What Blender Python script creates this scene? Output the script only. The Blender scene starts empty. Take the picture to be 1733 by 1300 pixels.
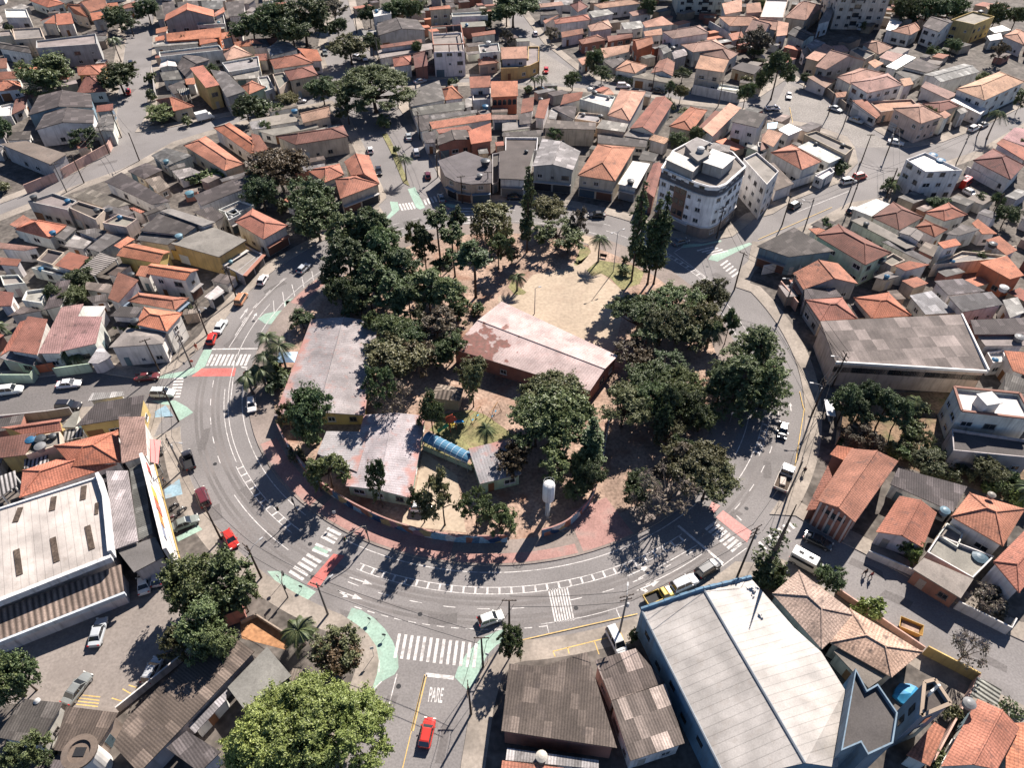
import bpy, bmesh, math, random
from mathutils import Vector, Matrix
R = math.radians
rnd = random.Random(7)
SC = bpy.context.scene
COL = SC.collection

# ------------------------------------------------------------------ camera, sky, sun, exposure
F_PX, PITCH, CAM_H = 1220.0, R(44.5), 95.7
cd = bpy.data.cameras.new("camera"); cam = bpy.data.objects.new("camera", cd); COL.objects.link(cam)
cam.location = (0, 0, CAM_H); cam.rotation_euler = (R(90) - PITCH, 0, 0)
cd.sensor_width = 36.0; cd.lens = 36.0 * F_PX / 1733.0; cd.clip_start = 1.0; cd.clip_end = 5000
SC.camera = cam
SUN_EL, SUN_AZ = R(41), math.atan2(0.477, 0.879)
w = bpy.data.worlds.new("World"); SC.world = w; w.use_nodes = True
wn = w.node_tree; bg = wn.nodes["Background"]
sky = wn.nodes.new("ShaderNodeTexSky"); sky.sky_type = 'NISHITA'; sky.sun_disc = False
sky.sun_elevation = SUN_EL; sky.sun_rotation = SUN_AZ; sky.altitude = 900; sky.air_density = 0.62; sky.ozone_density = 3.0; sky.dust_density = 0.3
wn.links.new(sky.outputs[0], bg.inputs[0]); bg.inputs[1].default_value = 0.066
sl = bpy.data.lights.new("sun", 'SUN'); sl.energy = 5.0; sl.angle = R(0.5); sl.color = (1.0, 0.92, 0.84)
so = bpy.data.objects.new("sun", sl); COL.objects.link(so)
sd = Vector((math.sin(SUN_AZ) * math.cos(SUN_EL), math.cos(SUN_AZ) * math.cos(SUN_EL), math.sin(SUN_EL)))
so.rotation_euler = (-sd).to_track_quat('-Z', 'Y').to_euler()
SC.view_settings.view_transform = 'Standard'; SC.view_settings.look = 'None'
SC.view_settings.exposure = 1.33; SC.view_settings.gamma = 1.0
SC.render.engine = 'CYCLES'
SC.cycles.max_bounces = 5; SC.cycles.diffuse_bounces = 3; SC.cycles.glossy_bounces = 2
SC.cycles.transparent_max_bounces = 4; SC.cycles.caustics_reflective = False; SC.cycles.caustics_refractive = False

# ------------------------------------------------------------------ measuring: photo pixel -> point of the real ground (or of a level z)
TT = {'A1': (0, 0), 'A2': (425, 0), 'A3': (850, 0), 'A4': (1283, 0), 'B1': (0, 320), 'B2': (425, 320), 'B3': (850, 320), 'B4': (1283, 320),
      'C1': (0, 640), 'C2': (425, 640), 'C3': (850, 640), 'C4': (1283, 640), 'D1': (0, 962), 'D2': (425, 962), 'D3': (850, 962), 'D4': (1283, 962),
      'Q1': (600, 280, 5.777), 'Q2': (1100, 330, 5.777), 'Q3': (400, 800, 5.777), 'Q4': (1080, 800, 5.777), 'P1': (860, 400, 6.916), 'P2': (240, 500, 6.916), 'P3': (690, 1050, 6.916), 'S': (0, 0, 1.0)}
SP, CP = math.sin(PITCH), math.cos(PITCH)
def ground(px, py, h=0.0):
    u = (px - 866.5) / F_PX; v = (py - 650.0) / F_PX
    z = (CAM_H - h) / max(SP + v * CP, 0.06)
    return Vector((u * z, z * (CP - v * SP), h))
def at(k, x, y, h=0.0):
    o = TT[k]; s = o[2] if len(o) > 2 else 3.847; return ground(o[0] + x / s, o[1] + y / s, h)
def topx(p):
    dy, dz = p[1], p[2] - CAM_H
    dep = dy * CP - dz * SP; up = dy * SP + dz * CP
    return (866.5 + F_PX * p[0] / dep, 650 - F_PX * up / dep)
RC = Vector((-2.9, 105.9, 0))
def pol(r, a, z=0.0): return Vector((RC.x + r * math.cos(R(a)), RC.y + r * math.sin(R(a)), z))
def arc(r, a0, a1, n=24, z=0.0): return [pol(r, a0 + (a1 - a0) * i / n, z) for i in range(n + 1)]

# ------------------------------------------------------------------ mesh builder
class MB:
    def __init__(s): s.v = []; s.f = []; s.m = []; s.uv = []
    def face(s, pts, mat=0, uv=None):
        b = len(s.v); s.v += [tuple(p) for p in pts]; s.f.append(tuple(range(b, b + len(pts)))); s.m.append(mat)
        s.uv.append(uv if uv else [(p[0], p[1]) for p in pts])
    def roof(s, pts, du, mat=0):          # uv: u along the eave, v up the slope, in metres
        du = Vector(du).normalized(); pts = [Vector(p) for p in pts]
        n = (pts[1] - pts[0]).cross(pts[2] - pts[0]).normalized()
        if abs(du.dot(n)) > .99: du = Vector((1, 0, 0))
        dv = n.cross(du); o = pts[0]
        s.face(pts, mat, [((p - o).dot(du), (p - o).dot(dv)) for p in pts])
    def wall(s, a, b, z0, z1a, z1b=None, mat=0):
        z1b = z1a if z1b is None else z1b
        L = (Vector(b) - Vector(a)).length
        s.face([(a[0], a[1], z0), (b[0], b[1], z0), (b[0], b[1], z1b), (a[0], a[1], z1a)], mat, [(0, z0), (L, z0), (L, z1b), (0, z1a)])
    def prism(s, poly, z0, z1, side=0, top=0, bottom=False):
        n = len(poly)
        for i in range(n): s.wall(poly[i], poly[(i + 1) % n], z0, z1, None, side)
        s.face([(p[0], p[1], z1) for p in poly], top)
        if bottom: s.face([(p[0], p[1], z0) for p in reversed(poly)], side)
    def box(s, c, sx, sy, sz, rz=0.0, mat=0):      # c: centre of the base
        ca, sa = math.cos(rz), math.sin(rz)
        q = [(c[0] + x * ca - y * sa, c[1] + x * sa + y * ca) for x, y in ((-sx / 2, -sy / 2), (sx / 2, -sy / 2), (sx / 2, sy / 2), (-sx / 2, sy / 2))]
        s.prism(q, c[2], c[2] + sz, mat, mat, True)
    def tube(s, path, rad, n=8, mat=0, cap=True):
        rings = []
        for i, p in enumerate(path):
            p = Vector(p); d = (Vector(path[min(i + 1, len(path) - 1)]) - Vector(path[max(i - 1, 0)])).normalized()
            x = d.cross(Vector((0.31, 0.2, 0.93)));  x = x if x.length > .05 else d.cross(Vector((1, 0, 0)))
            x.normalize(); y = d.cross(x)
            r = rad[i] if isinstance(rad, (list, tuple)) else rad
            rings.append([p + (x * math.cos(2 * math.pi * k / n) + y * math.sin(2 * math.pi * k / n)) * r for k in range(n)])
        for a, b in zip(rings, rings[1:]):
            for k in range(n): s.face([a[k], a[(k + 1) % n], b[(k + 1) % n], b[k]], mat)
        if cap: s.face(list(reversed(rings[0])), mat); s.face(rings[-1], mat)
    def lathe(s, c, prof, n=16, mat=0):
        rings = [[Vector((c[0] + r * math.cos(2 * math.pi * k / n), c[1] + r * math.sin(2 * math.pi * k / n), c[2] + z)) for k in range(n)] for r, z in prof]
        for a, b in zip(rings, rings[1:]):
            for k in range(n): s.face([a[k], a[(k + 1) % n], b[(k + 1) % n], b[k]], mat)
        s.face(list(reversed(rings[0])), mat); s.face(rings[-1], mat)
    def mesh(s, name, mats, org=(0, 0, 0), weld=True, smooth=False):
        me = bpy.data.meshes.new(name); o = Vector(org)
        me.from_pydata([tuple(Vector(p) - o) for p in s.v], [], s.f)
        uvl = me.uv_layers.new(name="UVMap"); flat = []
        for u in s.uv:
            for a in u: flat += [a[0], a[1]]
        uvl.data.foreach_set("uv", flat)
        for m in mats: me.materials.append(m)
        me.polygons.foreach_set("material_index", s.m)
        if weld:
            bm = bmesh.new(); bm.from_mesh(me); bmesh.ops.remove_doubles(bm, verts=bm.verts, dist=2e-4)
            bmesh.ops.recalc_face_normals(bm, faces=bm.faces) if smooth else None
            bm.to_mesh(me); bm.free()
        if smooth: me.polygons.foreach_set("use_smooth", [True] * len(me.polygons))
        me.update(); return me
    def build(s, name, mats, parent=None, org=(0, 0, 0), color=None, weld=True, smooth=False):
        if not isinstance(mats, (list, tuple)): mats = [mats]
        return link(name, s.mesh(name, mats, org, weld, smooth), parent, color)
def link(name, data, parent=None, color=None):
    o = bpy.data.objects.new(name, data); COL.objects.link(o)
    if parent: o.parent = parent
    if color: o.color = (color[0], color[1], color[2], 1)
    return o
def empty(name, loc, rz=0.0):
    o = link(name, None); o.location = loc; o.rotation_euler = (0, 0, rz); return o
def copy_tree(o, parent=None):
    c = o.copy(); COL.objects.link(c)
    if parent: c.parent = parent
    for ch in list(o.children): copy_tree(ch, c)
    return c
# labels: a look plus where it stands; ordinals are settled at the end so that no two read alike
TODO = []; LANDMARKS = []
def tag(o, label, cat, group=None):
    o["label"] = label; o["category"] = cat
    if group: o["group"] = group
def later(o, look, cat, pos, group=None, skip=None):
    o["category"] = cat
    if group: o["group"] = group
    TODO.append((o, look, Vector(pos), skip))
def landmark(name, pos): LANDMARKS.append((name, topx(pos)))
def structure(o): o["kind"] = "structure"; return o

# ------------------------------------------------------------------ materials
def mat(name, rough=0.85, spec=0.25):
    m = bpy.data.materials.new(name); m.use_nodes = True
    nt = m.node_tree; b = nt.nodes["Principled BSDF"]
    b.inputs["Roughness"].default_value = rough; b.inputs["Specular IOR Level"].default_value = spec
    return m, nt, b
class G:                                  # tiny node-graph helper
    def __init__(s, nt): s.nt = nt
    def n(s, t, **kw):
        x = s.nt.nodes.new(t)
        for k, v in kw.items(): setattr(x, k, v)
        return x
    def l(s, a, b): s.nt.links.new(a, b)
    def math(s, op, a, b=None, c=None):
        x = s.n("ShaderNodeMath", operation=op)
        for i, v in enumerate((a, b, c)):
            if v is None: continue
            if isinstance(v, (int, float)): x.inputs[i].default_value = v
            else: s.l(v, x.inputs[i])
        return x.outputs[0]
    def pos(s): return s.n("ShaderNodeNewGeometry").outputs["Position"]
    def noise(s, scale, vec=None, detail=4, lo=0.0, hi=1.0, f0=.3, f1=.7):
        x = s.n("ShaderNodeTexNoise"); x.inputs["Scale"].default_value = scale; x.inputs["Detail"].default_value = detail
        s.l(vec if vec is not None else s.pos(), x.inputs["Vector"])
        r = s.n("ShaderNodeMapRange"); r.inputs[1].default_value = f0; r.inputs[2].default_value = f1
        r.inputs[3].default_value = lo; r.inputs[4].default_value = hi
        s.l(x.outputs[0], r.inputs[0]); return r.outputs[0]
    def rgb(s, c):
        x = s.n("ShaderNodeRGB"); x.outputs[0].default_value = (c[0], c[1], c[2], 1); return x.outputs[0]
    def obcol(s): return s.n("ShaderNodeObjectInfo").outputs["Color"]
    def mul(s, col, f):
        x = s.n("ShaderNodeVectorMath", operation='SCALE'); s.l(col, x.inputs[0])
        if isinstance(f, (int, float)): x.inputs["Scale"].default_value = f
        else: s.l(f, x.inputs["Scale"])
        return x.outputs[0]
    def mix(s, a, b, f):
        x = s.n("ShaderNodeMix", data_type='RGBA')
        if isinstance(f, (int, float)): x.inputs[0].default_value = f
        else: s.l(f, x.inputs[0])
        for v, i in ((a, 6), (b, 7)):
            if isinstance(v, tuple): x.inputs[i].default_value = (v[0], v[1], v[2], 1)
            else: s.l(v, x.inputs[i])
        return x.outputs[2]
    def uv(s):
        x = s.n("ShaderNodeTexCoord"); y = s.n("ShaderNodeSeparateXYZ"); s.l(x.outputs["UV"], y.inputs[0]); return y.outputs[0], y.outputs[1], x.outputs["UV"]
    def bump(s, h, strength, dist, bsdf):
        x = s.n("ShaderNodeBump"); x.inputs["Strength"].default_value = strength; x.inputs["Distance"].default_value = dist
        s.l(h, x.inputs["Height"]); s.l(x.outputs[0], bsdf.inputs["Normal"])
    def wave(s, u, pitch, lo, hi):        # lo..hi sine across u
        a = s.math('SINE', s.math('MULTIPLY', u, 2 * math.pi / pitch))
        return s.math('MULTIPLY_ADD', a, (hi - lo) / 2, (hi + lo) / 2)
    def cell(s, u, v, su, sv, lo, hi):    # one random value per sheet
        c = s.n("ShaderNodeCombineXYZ"); s.l(s.math('FLOOR', s.math('DIVIDE', u, su)), c.inputs[0]); s.l(s.math('FLOOR', s.math('DIVIDE', v, sv)), c.inputs[1])
        w_ = s.n("ShaderNodeTexWhiteNoise", noise_dimensions='2D'); s.l(c.outputs[0], w_.inputs["Vector"])
        return s.math('MULTIPLY_ADD', w_.outputs[0], hi - lo, lo)
def roof_mat(name, pitch, lo, sheet=None, blotch=0.5, rough=.85, dark=(.05, .04, .038), bump=.5, fine=(.75, 1.2), edge=None, spot=None, power=None):
    m, nt, b = mat(name, rough); g = G(nt); u, v, _ = g.uv()
    rib = g.wave(u, pitch, lo, 1.0) if name != 'white_metal_sheet' else g.math('MULTIPLY_ADD', g.math('LESS_THAN', g.math('FRACT', g.math('DIVIDE', u, 1.02)), .1), -.24, 1.0)
    c = g.mul(g.obcol(), rib)
    c = g.mul(c, g.noise(.28, None, 3, .72, 1.25)); c = g.mul(c, g.noise(5.5, None, 3, fine[0], fine[1]))
    if sheet:
        cv = g.cell(u, v, sheet[0], sheet[1], 0.0 if power else sheet[2], 1.0 if power else sheet[3])
        c = g.mul(c, g.math('MULTIPLY_ADD', g.math('POWER', cv, power), sheet[3] - sheet[2], sheet[2]) if power else cv)
    else:
        row = g.math('GREATER_THAN', g.math('FRACT', g.math('DIVIDE', v, .42)), .22); c = g.mul(c, g.math('MULTIPLY_ADD', row, .2, .82))
    c = g.mix(c, dark, g.math('MULTIPLY', g.noise(.9, None, 6, 0, 1, .56, .74), blotch))
    if edge:                              # rusty coating worn along the eaves
        k = g.n("ShaderNodeMapRange"); k.inputs[1].default_value = 1.7; k.inputs[2].default_value = 0.0; g.l(g.math('ADD', v, g.noise(.5, None, 5, -1.3, 1.5)), k.inputs[0])
        c = g.mix(c, edge, g.math('MULTIPLY', k.outputs[0], .75))
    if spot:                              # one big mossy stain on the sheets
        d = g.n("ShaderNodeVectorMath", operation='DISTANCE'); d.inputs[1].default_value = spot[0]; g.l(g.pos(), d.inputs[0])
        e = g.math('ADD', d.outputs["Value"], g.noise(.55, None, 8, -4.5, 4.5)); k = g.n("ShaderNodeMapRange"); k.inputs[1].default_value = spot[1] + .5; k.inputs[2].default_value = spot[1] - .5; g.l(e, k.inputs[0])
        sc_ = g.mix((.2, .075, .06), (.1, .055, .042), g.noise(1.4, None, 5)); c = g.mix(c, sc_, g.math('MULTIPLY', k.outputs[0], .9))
    g.l(c, b.inputs["Base Color"]); g.bump(rib, bump, .06, b)
    return m
def plain_mat(name, col=None, rough=.85, big=(.8, 1.18), fine=(.85, 1.12), fs=7.0, bs=.22, stain=None, stain_amt=.5, stain_scale=.5, spec=.25, bumpy=0):
    m, nt, b = mat(name, rough, spec); g = G(nt)
    c = g.rgb(col) if col else g.obcol()
    c = g.mul(c, g.noise(bs, None, 4, big[0], big[1])); fn = g.noise(fs, None, 3, fine[0], fine[1]); c = g.mul(c, fn)
    if stain: c = g.mix(c, stain, g.math('MULTIPLY', g.noise(stain_scale, None, 7, 0, 1, .52, .7), stain_amt))
    g.l(c, b.inputs["Base Color"])
    if bumpy: g.bump(fn, bumpy, .05, b)
    return m
def wall_mat():
    m, nt, b = mat("painted_wall", .9, .15); g = G(nt)
    mp = g.n("ShaderNodeMapping"); mp.inputs["Scale"].default_value = (1.6, 1.6, .16); g.l(g.pos(), mp.inputs[0])
    c = g.mul(g.obcol(), g.noise(.5, None, 4, .82, 1.12))
    c = g.mix(c, (.11, .1, .09), g.math('MULTIPLY', g.noise(1.2, mp.outputs[0], 6, 0, 1, .5, .75), .5))
    g.l(c, b.inputs["Base Color"]); return m
M = {}
M['tile'] = roof_mat("clay_roof_tile", .42, .7, None, .62, fine=(.68, 1.25))
M['oldtile'] = roof_mat("weathered_roof_tile", .45, .7, None, .85, fine=(.55, 1.35))
M['fibre'] = roof_mat("fibre_cement_sheet", .36, .64, (1.0, 1.9, .86, 1.75), .5, power=5.0)
M['patch'] = roof_mat("patched_sheet", .36, .62, (1.1, 2.6, .8, 3.6), .3, power=4.0)
M['metal'] = roof_mat("white_metal_sheet", .9, .74, (6.0, 9.0, .93, 1.05), .3, .5, (.2, .165, .135), .38, (.88, 1.08))
M['slat'] = roof_mat("slatted_cover", .62, .02, (1.2, 50.0, .85, 1.15), .2)
M['bigcorr'] = roof_mat("deep_corrugated_sheet", .78, .28, (.78, 4.0, .88, 1.12), .3, bump=.8)
M['conc'] = plain_mat("roof_concrete", None, .9, (.75, 1.2), (.82, 1.12), 5, .3, (.06, .055, .05), .5, .6)
M['wall'] = wall_mat()
M['trim'] = plain_mat("trim_paint", None, .8, (.85, 1.1), (.9, 1.08))
M['glass'] = plain_mat("window_glass", (.025, .03, .035), .12, (.6, 1.4), (1, 1), 3, .8, None, spec=.6)
M['asphalt'] = plain_mat("asphalt", (.166, .154, .149), .92, (.84, 1.13), (.84, 1.17), 3.6, .07, (.1, .092, .088), .45, .16, bumpy=.2)
M['darkasphalt'] = plain_mat("fresh_asphalt", (.12, .11, .106), .92, (.86, 1.12), (.8, 1.2), 3.2, .07, (.09, .085, .08), .4, .2)
M['track'] = plain_mat("tyre_track_asphalt", (.134, .123, .118), .88, (.85, 1.14), (.84, 1.16), 3.6, .1, (.17, .152, .144), .9, .12)
M['pave'] = plain_mat("pavement_concrete", (.245, .212, .18), .92, (.72, 1.22), (.84, 1.15), 2.5, .13, (.12, .105, .09), .6, .3)
M['lot'] = plain_mat("car_park_asphalt", (.19, .165, .148), .92, (.85, 1.12), (.84, 1.16), 3.0, .1, (.12, .1, .09), .4, .2)
M['cobble'] = plain_mat("cobbled_street", (.2, .183, .168), .92, (.84, 1.14), (.68, 1.3), 2.2, .09, (.12, .11, .1), .4, .2)
M['island'] = plain_mat("island_paving", (.2, .165, .145), .92, (.75, 1.2), (.84, 1.15), 3, .15, (.12, .1, .085), .5, .3)
M['redpave'] = plain_mat("red_pavement", (.3, .172, .15), .9, (.75, 1.15), (.8, 1.15), 4, .3, (.2, .165, .145), .8, .3)
M['soil'] = plain_mat("bare_soil", (.27, .19, .145), .95, (.65, 1.3), (.65, 1.3), 2.2, .2, (.19, .095, .06), .8, .22, bumpy=.5)
M['garden'] = plain_mat("garden_earth", (.17, .115, .075), .95, (.6, 1.3), (.6, 1.35), 2.4, .3, (.075, .085, .035), .8, .35, bumpy=.5)
M['redsoil'] = plain_mat("red_earth", (.33, .17, .085), .95, (.7, 1.2), (.7, 1.2), 2.0, .4)
M['sand'] = plain_mat("sand_court", (.335, .268, .2), .95, (.88, 1.1), (.84, 1.14), 1.6, .12, (.27, .205, .15), .45, .25)
M['grass'] = plain_mat("park_grass", (.16, .15, .07), .95, (.65, 1.3), (.6, 1.4), 3.0, .3, (.2, .15, .085), .7, .35, bumpy=.5)
M['greenlawn'] = plain_mat("green_lawn", (.05, .12, .03), .95, (.65, 1.3), (.6, 1.4), 3.0, .3)
M['white'] = plain_mat("road_paint_white", (.5, .475, .455), .8, (.8, 1.1), (.7, 1.2), 4, .5, (.2, .185, .175), .85, 1.1)
M['yellow'] = plain_mat("road_paint_yellow", (.55, .37, .12), .8, (.8, 1.1), (.75, 1.15), 3, .5, (.3, .25, .17), .6, 1.2)
M['green'] = plain_mat("road_paint_green", (.24, .335, .275), .85, (.85, 1.12), (.82, 1.15), 3, .3, (.2, .24, .2), .6, .7)
M['red'] = plain_mat("road_paint_red", (.43, .125, .11), .85, (.8, 1.1), (.8, 1.15), 3, .4, (.3, .15, .13), .6, .8)
M['pink'] = plain_mat("road_paint_faded_red", (.46, .22, .2), .85, (.8, 1.1), (.8, 1.15), 3, .4, (.33, .22, .19), .6, .8)
M['bluepaint'] = plain_mat("road_paint_blue", (.2, .29, .34), .85, (.7, 1.2), (.8, 1.15), 3, .4, (.24, .22, .2), .9, .5)
M['yard'] = plain_mat("yard_concrete", (.092, .08, .07), .92, (.6, 1.4), (.75, 1.25), 1.2, .3, (.05, .045, .04), .7, .35)  # yard floor darkened in colour to stand for shade in the gaps
M['kerb'] = plain_mat("kerb_stone", (.36, .33, .3), .9)
M['bark'] = plain_mat("bark", (.07, .052, .04), .95, (.6, 1.3), (.6, 1.4), 4, .5)
M['palebark'] = plain_mat("pale_bark", (.16, .13, .11), .95, (.6, 1.3), (.6, 1.4), 4, .5)
M['pole'] = plain_mat("pole_concrete", (.16, .145, .13), .9)
M['wood'] = plain_mat("pole_timber", (.06, .045, .036), .9)
M['steel'] = plain_mat("grey_steel", (.3, .3, .3), .5)
M['black'] = plain_mat("dark_rubber", (.018, .018, .02), .7)
M['cable'] = plain_mat("cable", (.02, .02, .022), .7)
M['tank'] = plain_mat("plastic_tank", None, .45, (.9, 1.05), (.95, 1.03), 5, .5)
M['tarp'] = plain_mat("blue_tarp", (.03, .2, .36), .5, (.7, 1.2), (.8, 1.1), 2, .8)
def paint_mat():
    m, nt, b = mat("car_paint", .28, .5); g = G(nt); g.l(g.mul(g.obcol(), g.noise(1.2, None, 3, .93, 1.04)), b.inputs["Base Color"])
    b.inputs["Coat Weight"].default_value = .6; b.inputs["Coat Roughness"].default_value = .08; return m
M['car'] = paint_mat()
M['carglass'] = plain_mat("car_glass", (.015, .018, .022), .06, (1, 1), (1, 1), 3, .8, None, spec=.7)
M['lamp'] = plain_mat("lamp_lens", (.7, .68, .62), .2, spec=.6)
M['tail'] = plain_mat("tail_lens", (.4, .02, .02), .25, spec=.6)
M['skin'] = plain_mat("skin", (.3, .16, .1), .7)
M['cloth'] = plain_mat("cloth", None, .9)
def mural_mat():
    m, nt, b = mat("mural_paint", .85, .2); g = G(nt); u, v, uvw = g.uv()
    vo = g.n("ShaderNodeTexVoronoi"); vo.inputs["Scale"].default_value = .62; g.l(uvw, vo.inputs["Vector"])
    w_ = g.n("ShaderNodeTexWhiteNoise", noise_dimensions='3D'); g.l(vo.outputs["Color"], w_.inputs["Vector"])
    cr = g.n("ShaderNodeValToRGB"); e = cr.color_ramp; e.interpolation = 'CONSTANT'
    e.elements[0].color = (.08, .15, .23, 1); e.elements[1].position = .86; e.elements[1].color = (.5, .5, .48, 1)
    for p, c in ((.2, (.26, .12, .085)), (.34, (.02, .05, .11)), (.48, (.34, .26, .13)), (.6, (.2, .33, .42)), (.74, (.26, .15, .17))):
        x = e.elements.new(p); x.color = (*c, 1)
    g.l(w_.outputs[0], cr.inputs[0]); g.l(g.mul(cr.outputs[0], g.noise(2.5, None, 4, .7, 1.2)), b.inputs["Base Color"]); return m
M['mural'] = mural_mat()
def leaf_mat(name, c0, c1, trans=.22):
    m = bpy.data.materials.new(name); m.use_nodes = True; nt = m.node_tree; nt.nodes.clear(); g = G(nt)
    geo = g.n("ShaderNodeNewGeometry"); oi = g.n("ShaderNodeObjectInfo")
    c = g.mix(tuple(c0), tuple(c1), geo.outputs["Random Per Island"])
    c = g.mul(c, g.math('MULTIPLY_ADD', oi.outputs["Random"], .75, .72))
    wn_ = g.n("ShaderNodeTexWhiteNoise", noise_dimensions='1D'); g.l(oi.outputs["Random"], wn_.inputs["W"]); tint = g.mix((1.1, 1.0, .9), (.92, 1.02, .98), wn_.outputs[0])
    mm = g.n("ShaderNodeVectorMath", operation='MULTIPLY'); g.l(c, mm.inputs[0]); g.l(tint, mm.inputs[1]); c = mm.outputs[0]
    d = g.n("ShaderNodeBsdfDiffuse"); t = g.n("ShaderNodeBsdfTranslucent"); gl = g.n("ShaderNodeBsdfGlossy"); gl.inputs["Roughness"].default_value = .5
    g.l(c, d.inputs[0]); g.l(c, t.inputs[0]); gl.inputs[0].default_value = (.5, .5, .5, 1)
    a = g.n("ShaderNodeMixShader"); a.inputs[0].default_value = trans; g.l(d.outputs[0], a.inputs[1]); g.l(t.outputs[0], a.inputs[2])
    b = g.n("ShaderNodeMixShader"); b.inputs[0].default_value = .06; g.l(a.outputs[0], b.inputs[1]); g.l(gl.outputs[0], b.inputs[2])
    o = g.n("ShaderNodeOutputMaterial"); g.l(b.outputs[0], o.inputs[0]); return m
LEAF = {'dark': leaf_mat("leaf_dark", (.034, .053, .022), (.1, .128, .058)),
        'mid': leaf_mat("leaf_mid", (.05, .072, .029), (.135, .163, .074)),
        'olive': leaf_mat("leaf_olive", (.07, .078, .036), (.16, .155, .08)),
        'lime': leaf_mat("leaf_lime", (.1, .135, .035), (.25, .295, .1), .3),
        'brown': leaf_mat("leaf_brown", (.06, .04, .022), (.12, .085, .05)),
        'grey': leaf_mat("leaf_grey", (.07, .06, .045), (.14, .12, .09)),
        'palm': leaf_mat("leaf_palm", (.04, .058, .025), (.1, .115, .05))}

# ------------------------------------------------------------------ ground, blocks, roads, paint
def px(k, *xy, h=0.0): return [at(k, xy[i], xy[i + 1], h) for i in range(0, len(xy), 2)]
def ccw(p):
    a = sum(p[i][0] * p[(i + 1) % len(p)][1] - p[(i + 1) % len(p)][0] * p[i][1] for i in range(len(p)))
    return p if a > 0 else list(reversed(p))
mb = MB(); mb.face([(-900, -60, 0), (900, -60, 0), (900, 1500, 0), (-900, 1500, 0)]); structure(mb.build("asphalt_road_ground", M['asphalt']))
KERB = 0.13
def triangulated(name, poly, z, m, side=None, z0=0.0):
    poly = ccw([Vector((p[0], p[1], 0)) for p in poly]); b = MB(); b.prism(poly, z0, z, 1, 0); 
    o = b.build(name, [m, side or M['kerb']])
    bm = bmesh.new(); bm.from_mesh(o.data); bmesh.ops.triangulate(bm, faces=[f for f in bm.faces if len(f.verts) > 4]); bm.to_mesh(o.data); bm.free()
    return o
def sheet(name, poly, z, m):
    poly = ccw([Vector((p[0], p[1], z)) for p in poly]); b = MB(); b.face(poly); o = b.build(name, m)
    bm = bmesh.new(); bm.from_mesh(o.data); bmesh.ops.triangulate(bm, faces=bm.faces); bm.to_mesh(o.data); bm.free()
    return structure(o)
FARL, FARR = Vector((-420, 0, 0)), Vector((420, 0, 0))
S_LEFT = px('C1', 1000, 390, 1040, 300, 1120, 180, 930, 165, 560, 190, 340, 222, 0, 242)
B_SW = arc(59.6, -161, -111, 30) + px('D2', 690, 370, 760, 430, 815, 510, 832, 600, 820, 690, 790, 780, 700, 1010, 620, 1300) + [Vector((-20, -40, 0)), Vector((-300, -40, 0)), Vector((-300, 92, 0))] + list(reversed(S_LEFT))
structure(triangulated("pavement_block", B_SW, KERB, M['pave']))
S1S = px('A1', 0, 1400, 440, 1228, 780, 1108, 930, 1035, 1130, 922, 1560, 792) + px('A2', 330, 690, 530, 655, 640, 760, 740, 960, 800, 1100, 880, 1270) + px('B2', 880, 60, 830, 110, 860, 150, 860, 215)
B_W = px('C1', -20, 30, 560, -45) + px('B1', 920, 1240, 1040, 1222, 1160, 1170) + arc(57.9, 175, 122, 24) + list(reversed(S1S)) + [Vector((-320, 175, 0)), Vector((-320, 112, 0))]
structure(triangulated("pavement_block", B_W, KERB, M['pave']))
S1W = px('A1', 0, 1330, 180, 1262, 520, 1112, 720, 990, 795, 880, 760, 760, 770, 600, 812, 330, 830, 140, 860, -60)
structure(triangulated("pavement_block", S1W + [Vector((-420, 560, 0)), Vector((-520, 180, 0))], KERB, M['pave']))
B_N = px('A1', 880, 862, 950, 760, 985, 420, 1000, 130, 1010, -60) + px('A2', 600, -60, 540, 120, 500, 230, 480, 380, 540, 560, 525, 605, 300, 640) + px('A1', 1550, 745, 1250, 800, 1010, 850)
structure(triangulated("pavement_block", B_N, KERB, M['pave']))
STS = px('A2', 990, 560, 1100, 545, 1600, 530) + px('A3', 150, 560, 340, 562, 930, 602, 1150, 650, 1550, 695) + px('A4', 60, 762, 330, 802, 580, 890, 630, 960, 650, 1060, 520, 1195, 240, 1300) + px('B4', 100, 160, -20, 195)
B_C = STS + px('B3', 1500, 310, 1300, 345) + arc(58.0, 46, 99, 24) + px('Q1', 830, 320, 800, 270) + px('A2', 1250, 1200, 1100, 900, 1030, 800, 960, 700)
structure(triangulated("pavement_block", B_C, KERB, M['pave']))
B_T = px('A2', 1060, 520, 1000, 540, 830, 400, 700, 250, 640, 40, 620, -60) + px('A3', -80, -60, 40, 100, 60, 220, 240, 300, 235, 470, 120, 530) + px('A2', 1600, 500)
structure(triangulated("pavement_block", B_T, KERB, M['pave']))
B_R = px('A3', 175, 150, 270, 280, 560, 515, 1230, 602, 1540, 668) + px('A4', 0, 640, 185, 515, 215, 512, 430, 640, 560, 730, 850, 900, 955, 965, 1200, 925, 1450, 830, 1731, 690) + [Vector((420, 260, 0)), Vector((420, 620, 0)), ] + px('A3', 100, -60, 130, 90)
structure(triangulated("pavement_block", B_R, KERB, M['pave']))
N_E = px('A4', 1731, 800, 1430, 980, 1200, 1060, 960, 1155, 800, 1290) + px('B4', 590, 90, 350, 220, 0, 345) + px('Q2', 1000, 455, 960, 650, 900, 700, 850, 790, 830, 900)
B_E = N_E + arc(58.4, 20, -41, 30) + px('C4', 245, 900, 400, 1000, 700, 1150) + px('D4', 1290, 230, 1600, 420, 1731, 480) + [Vector((420, 10, 0)), Vector((420, 240, 0))]
structure(triangulated("pavement_block", B_E, KERB, M['pave']))
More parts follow.
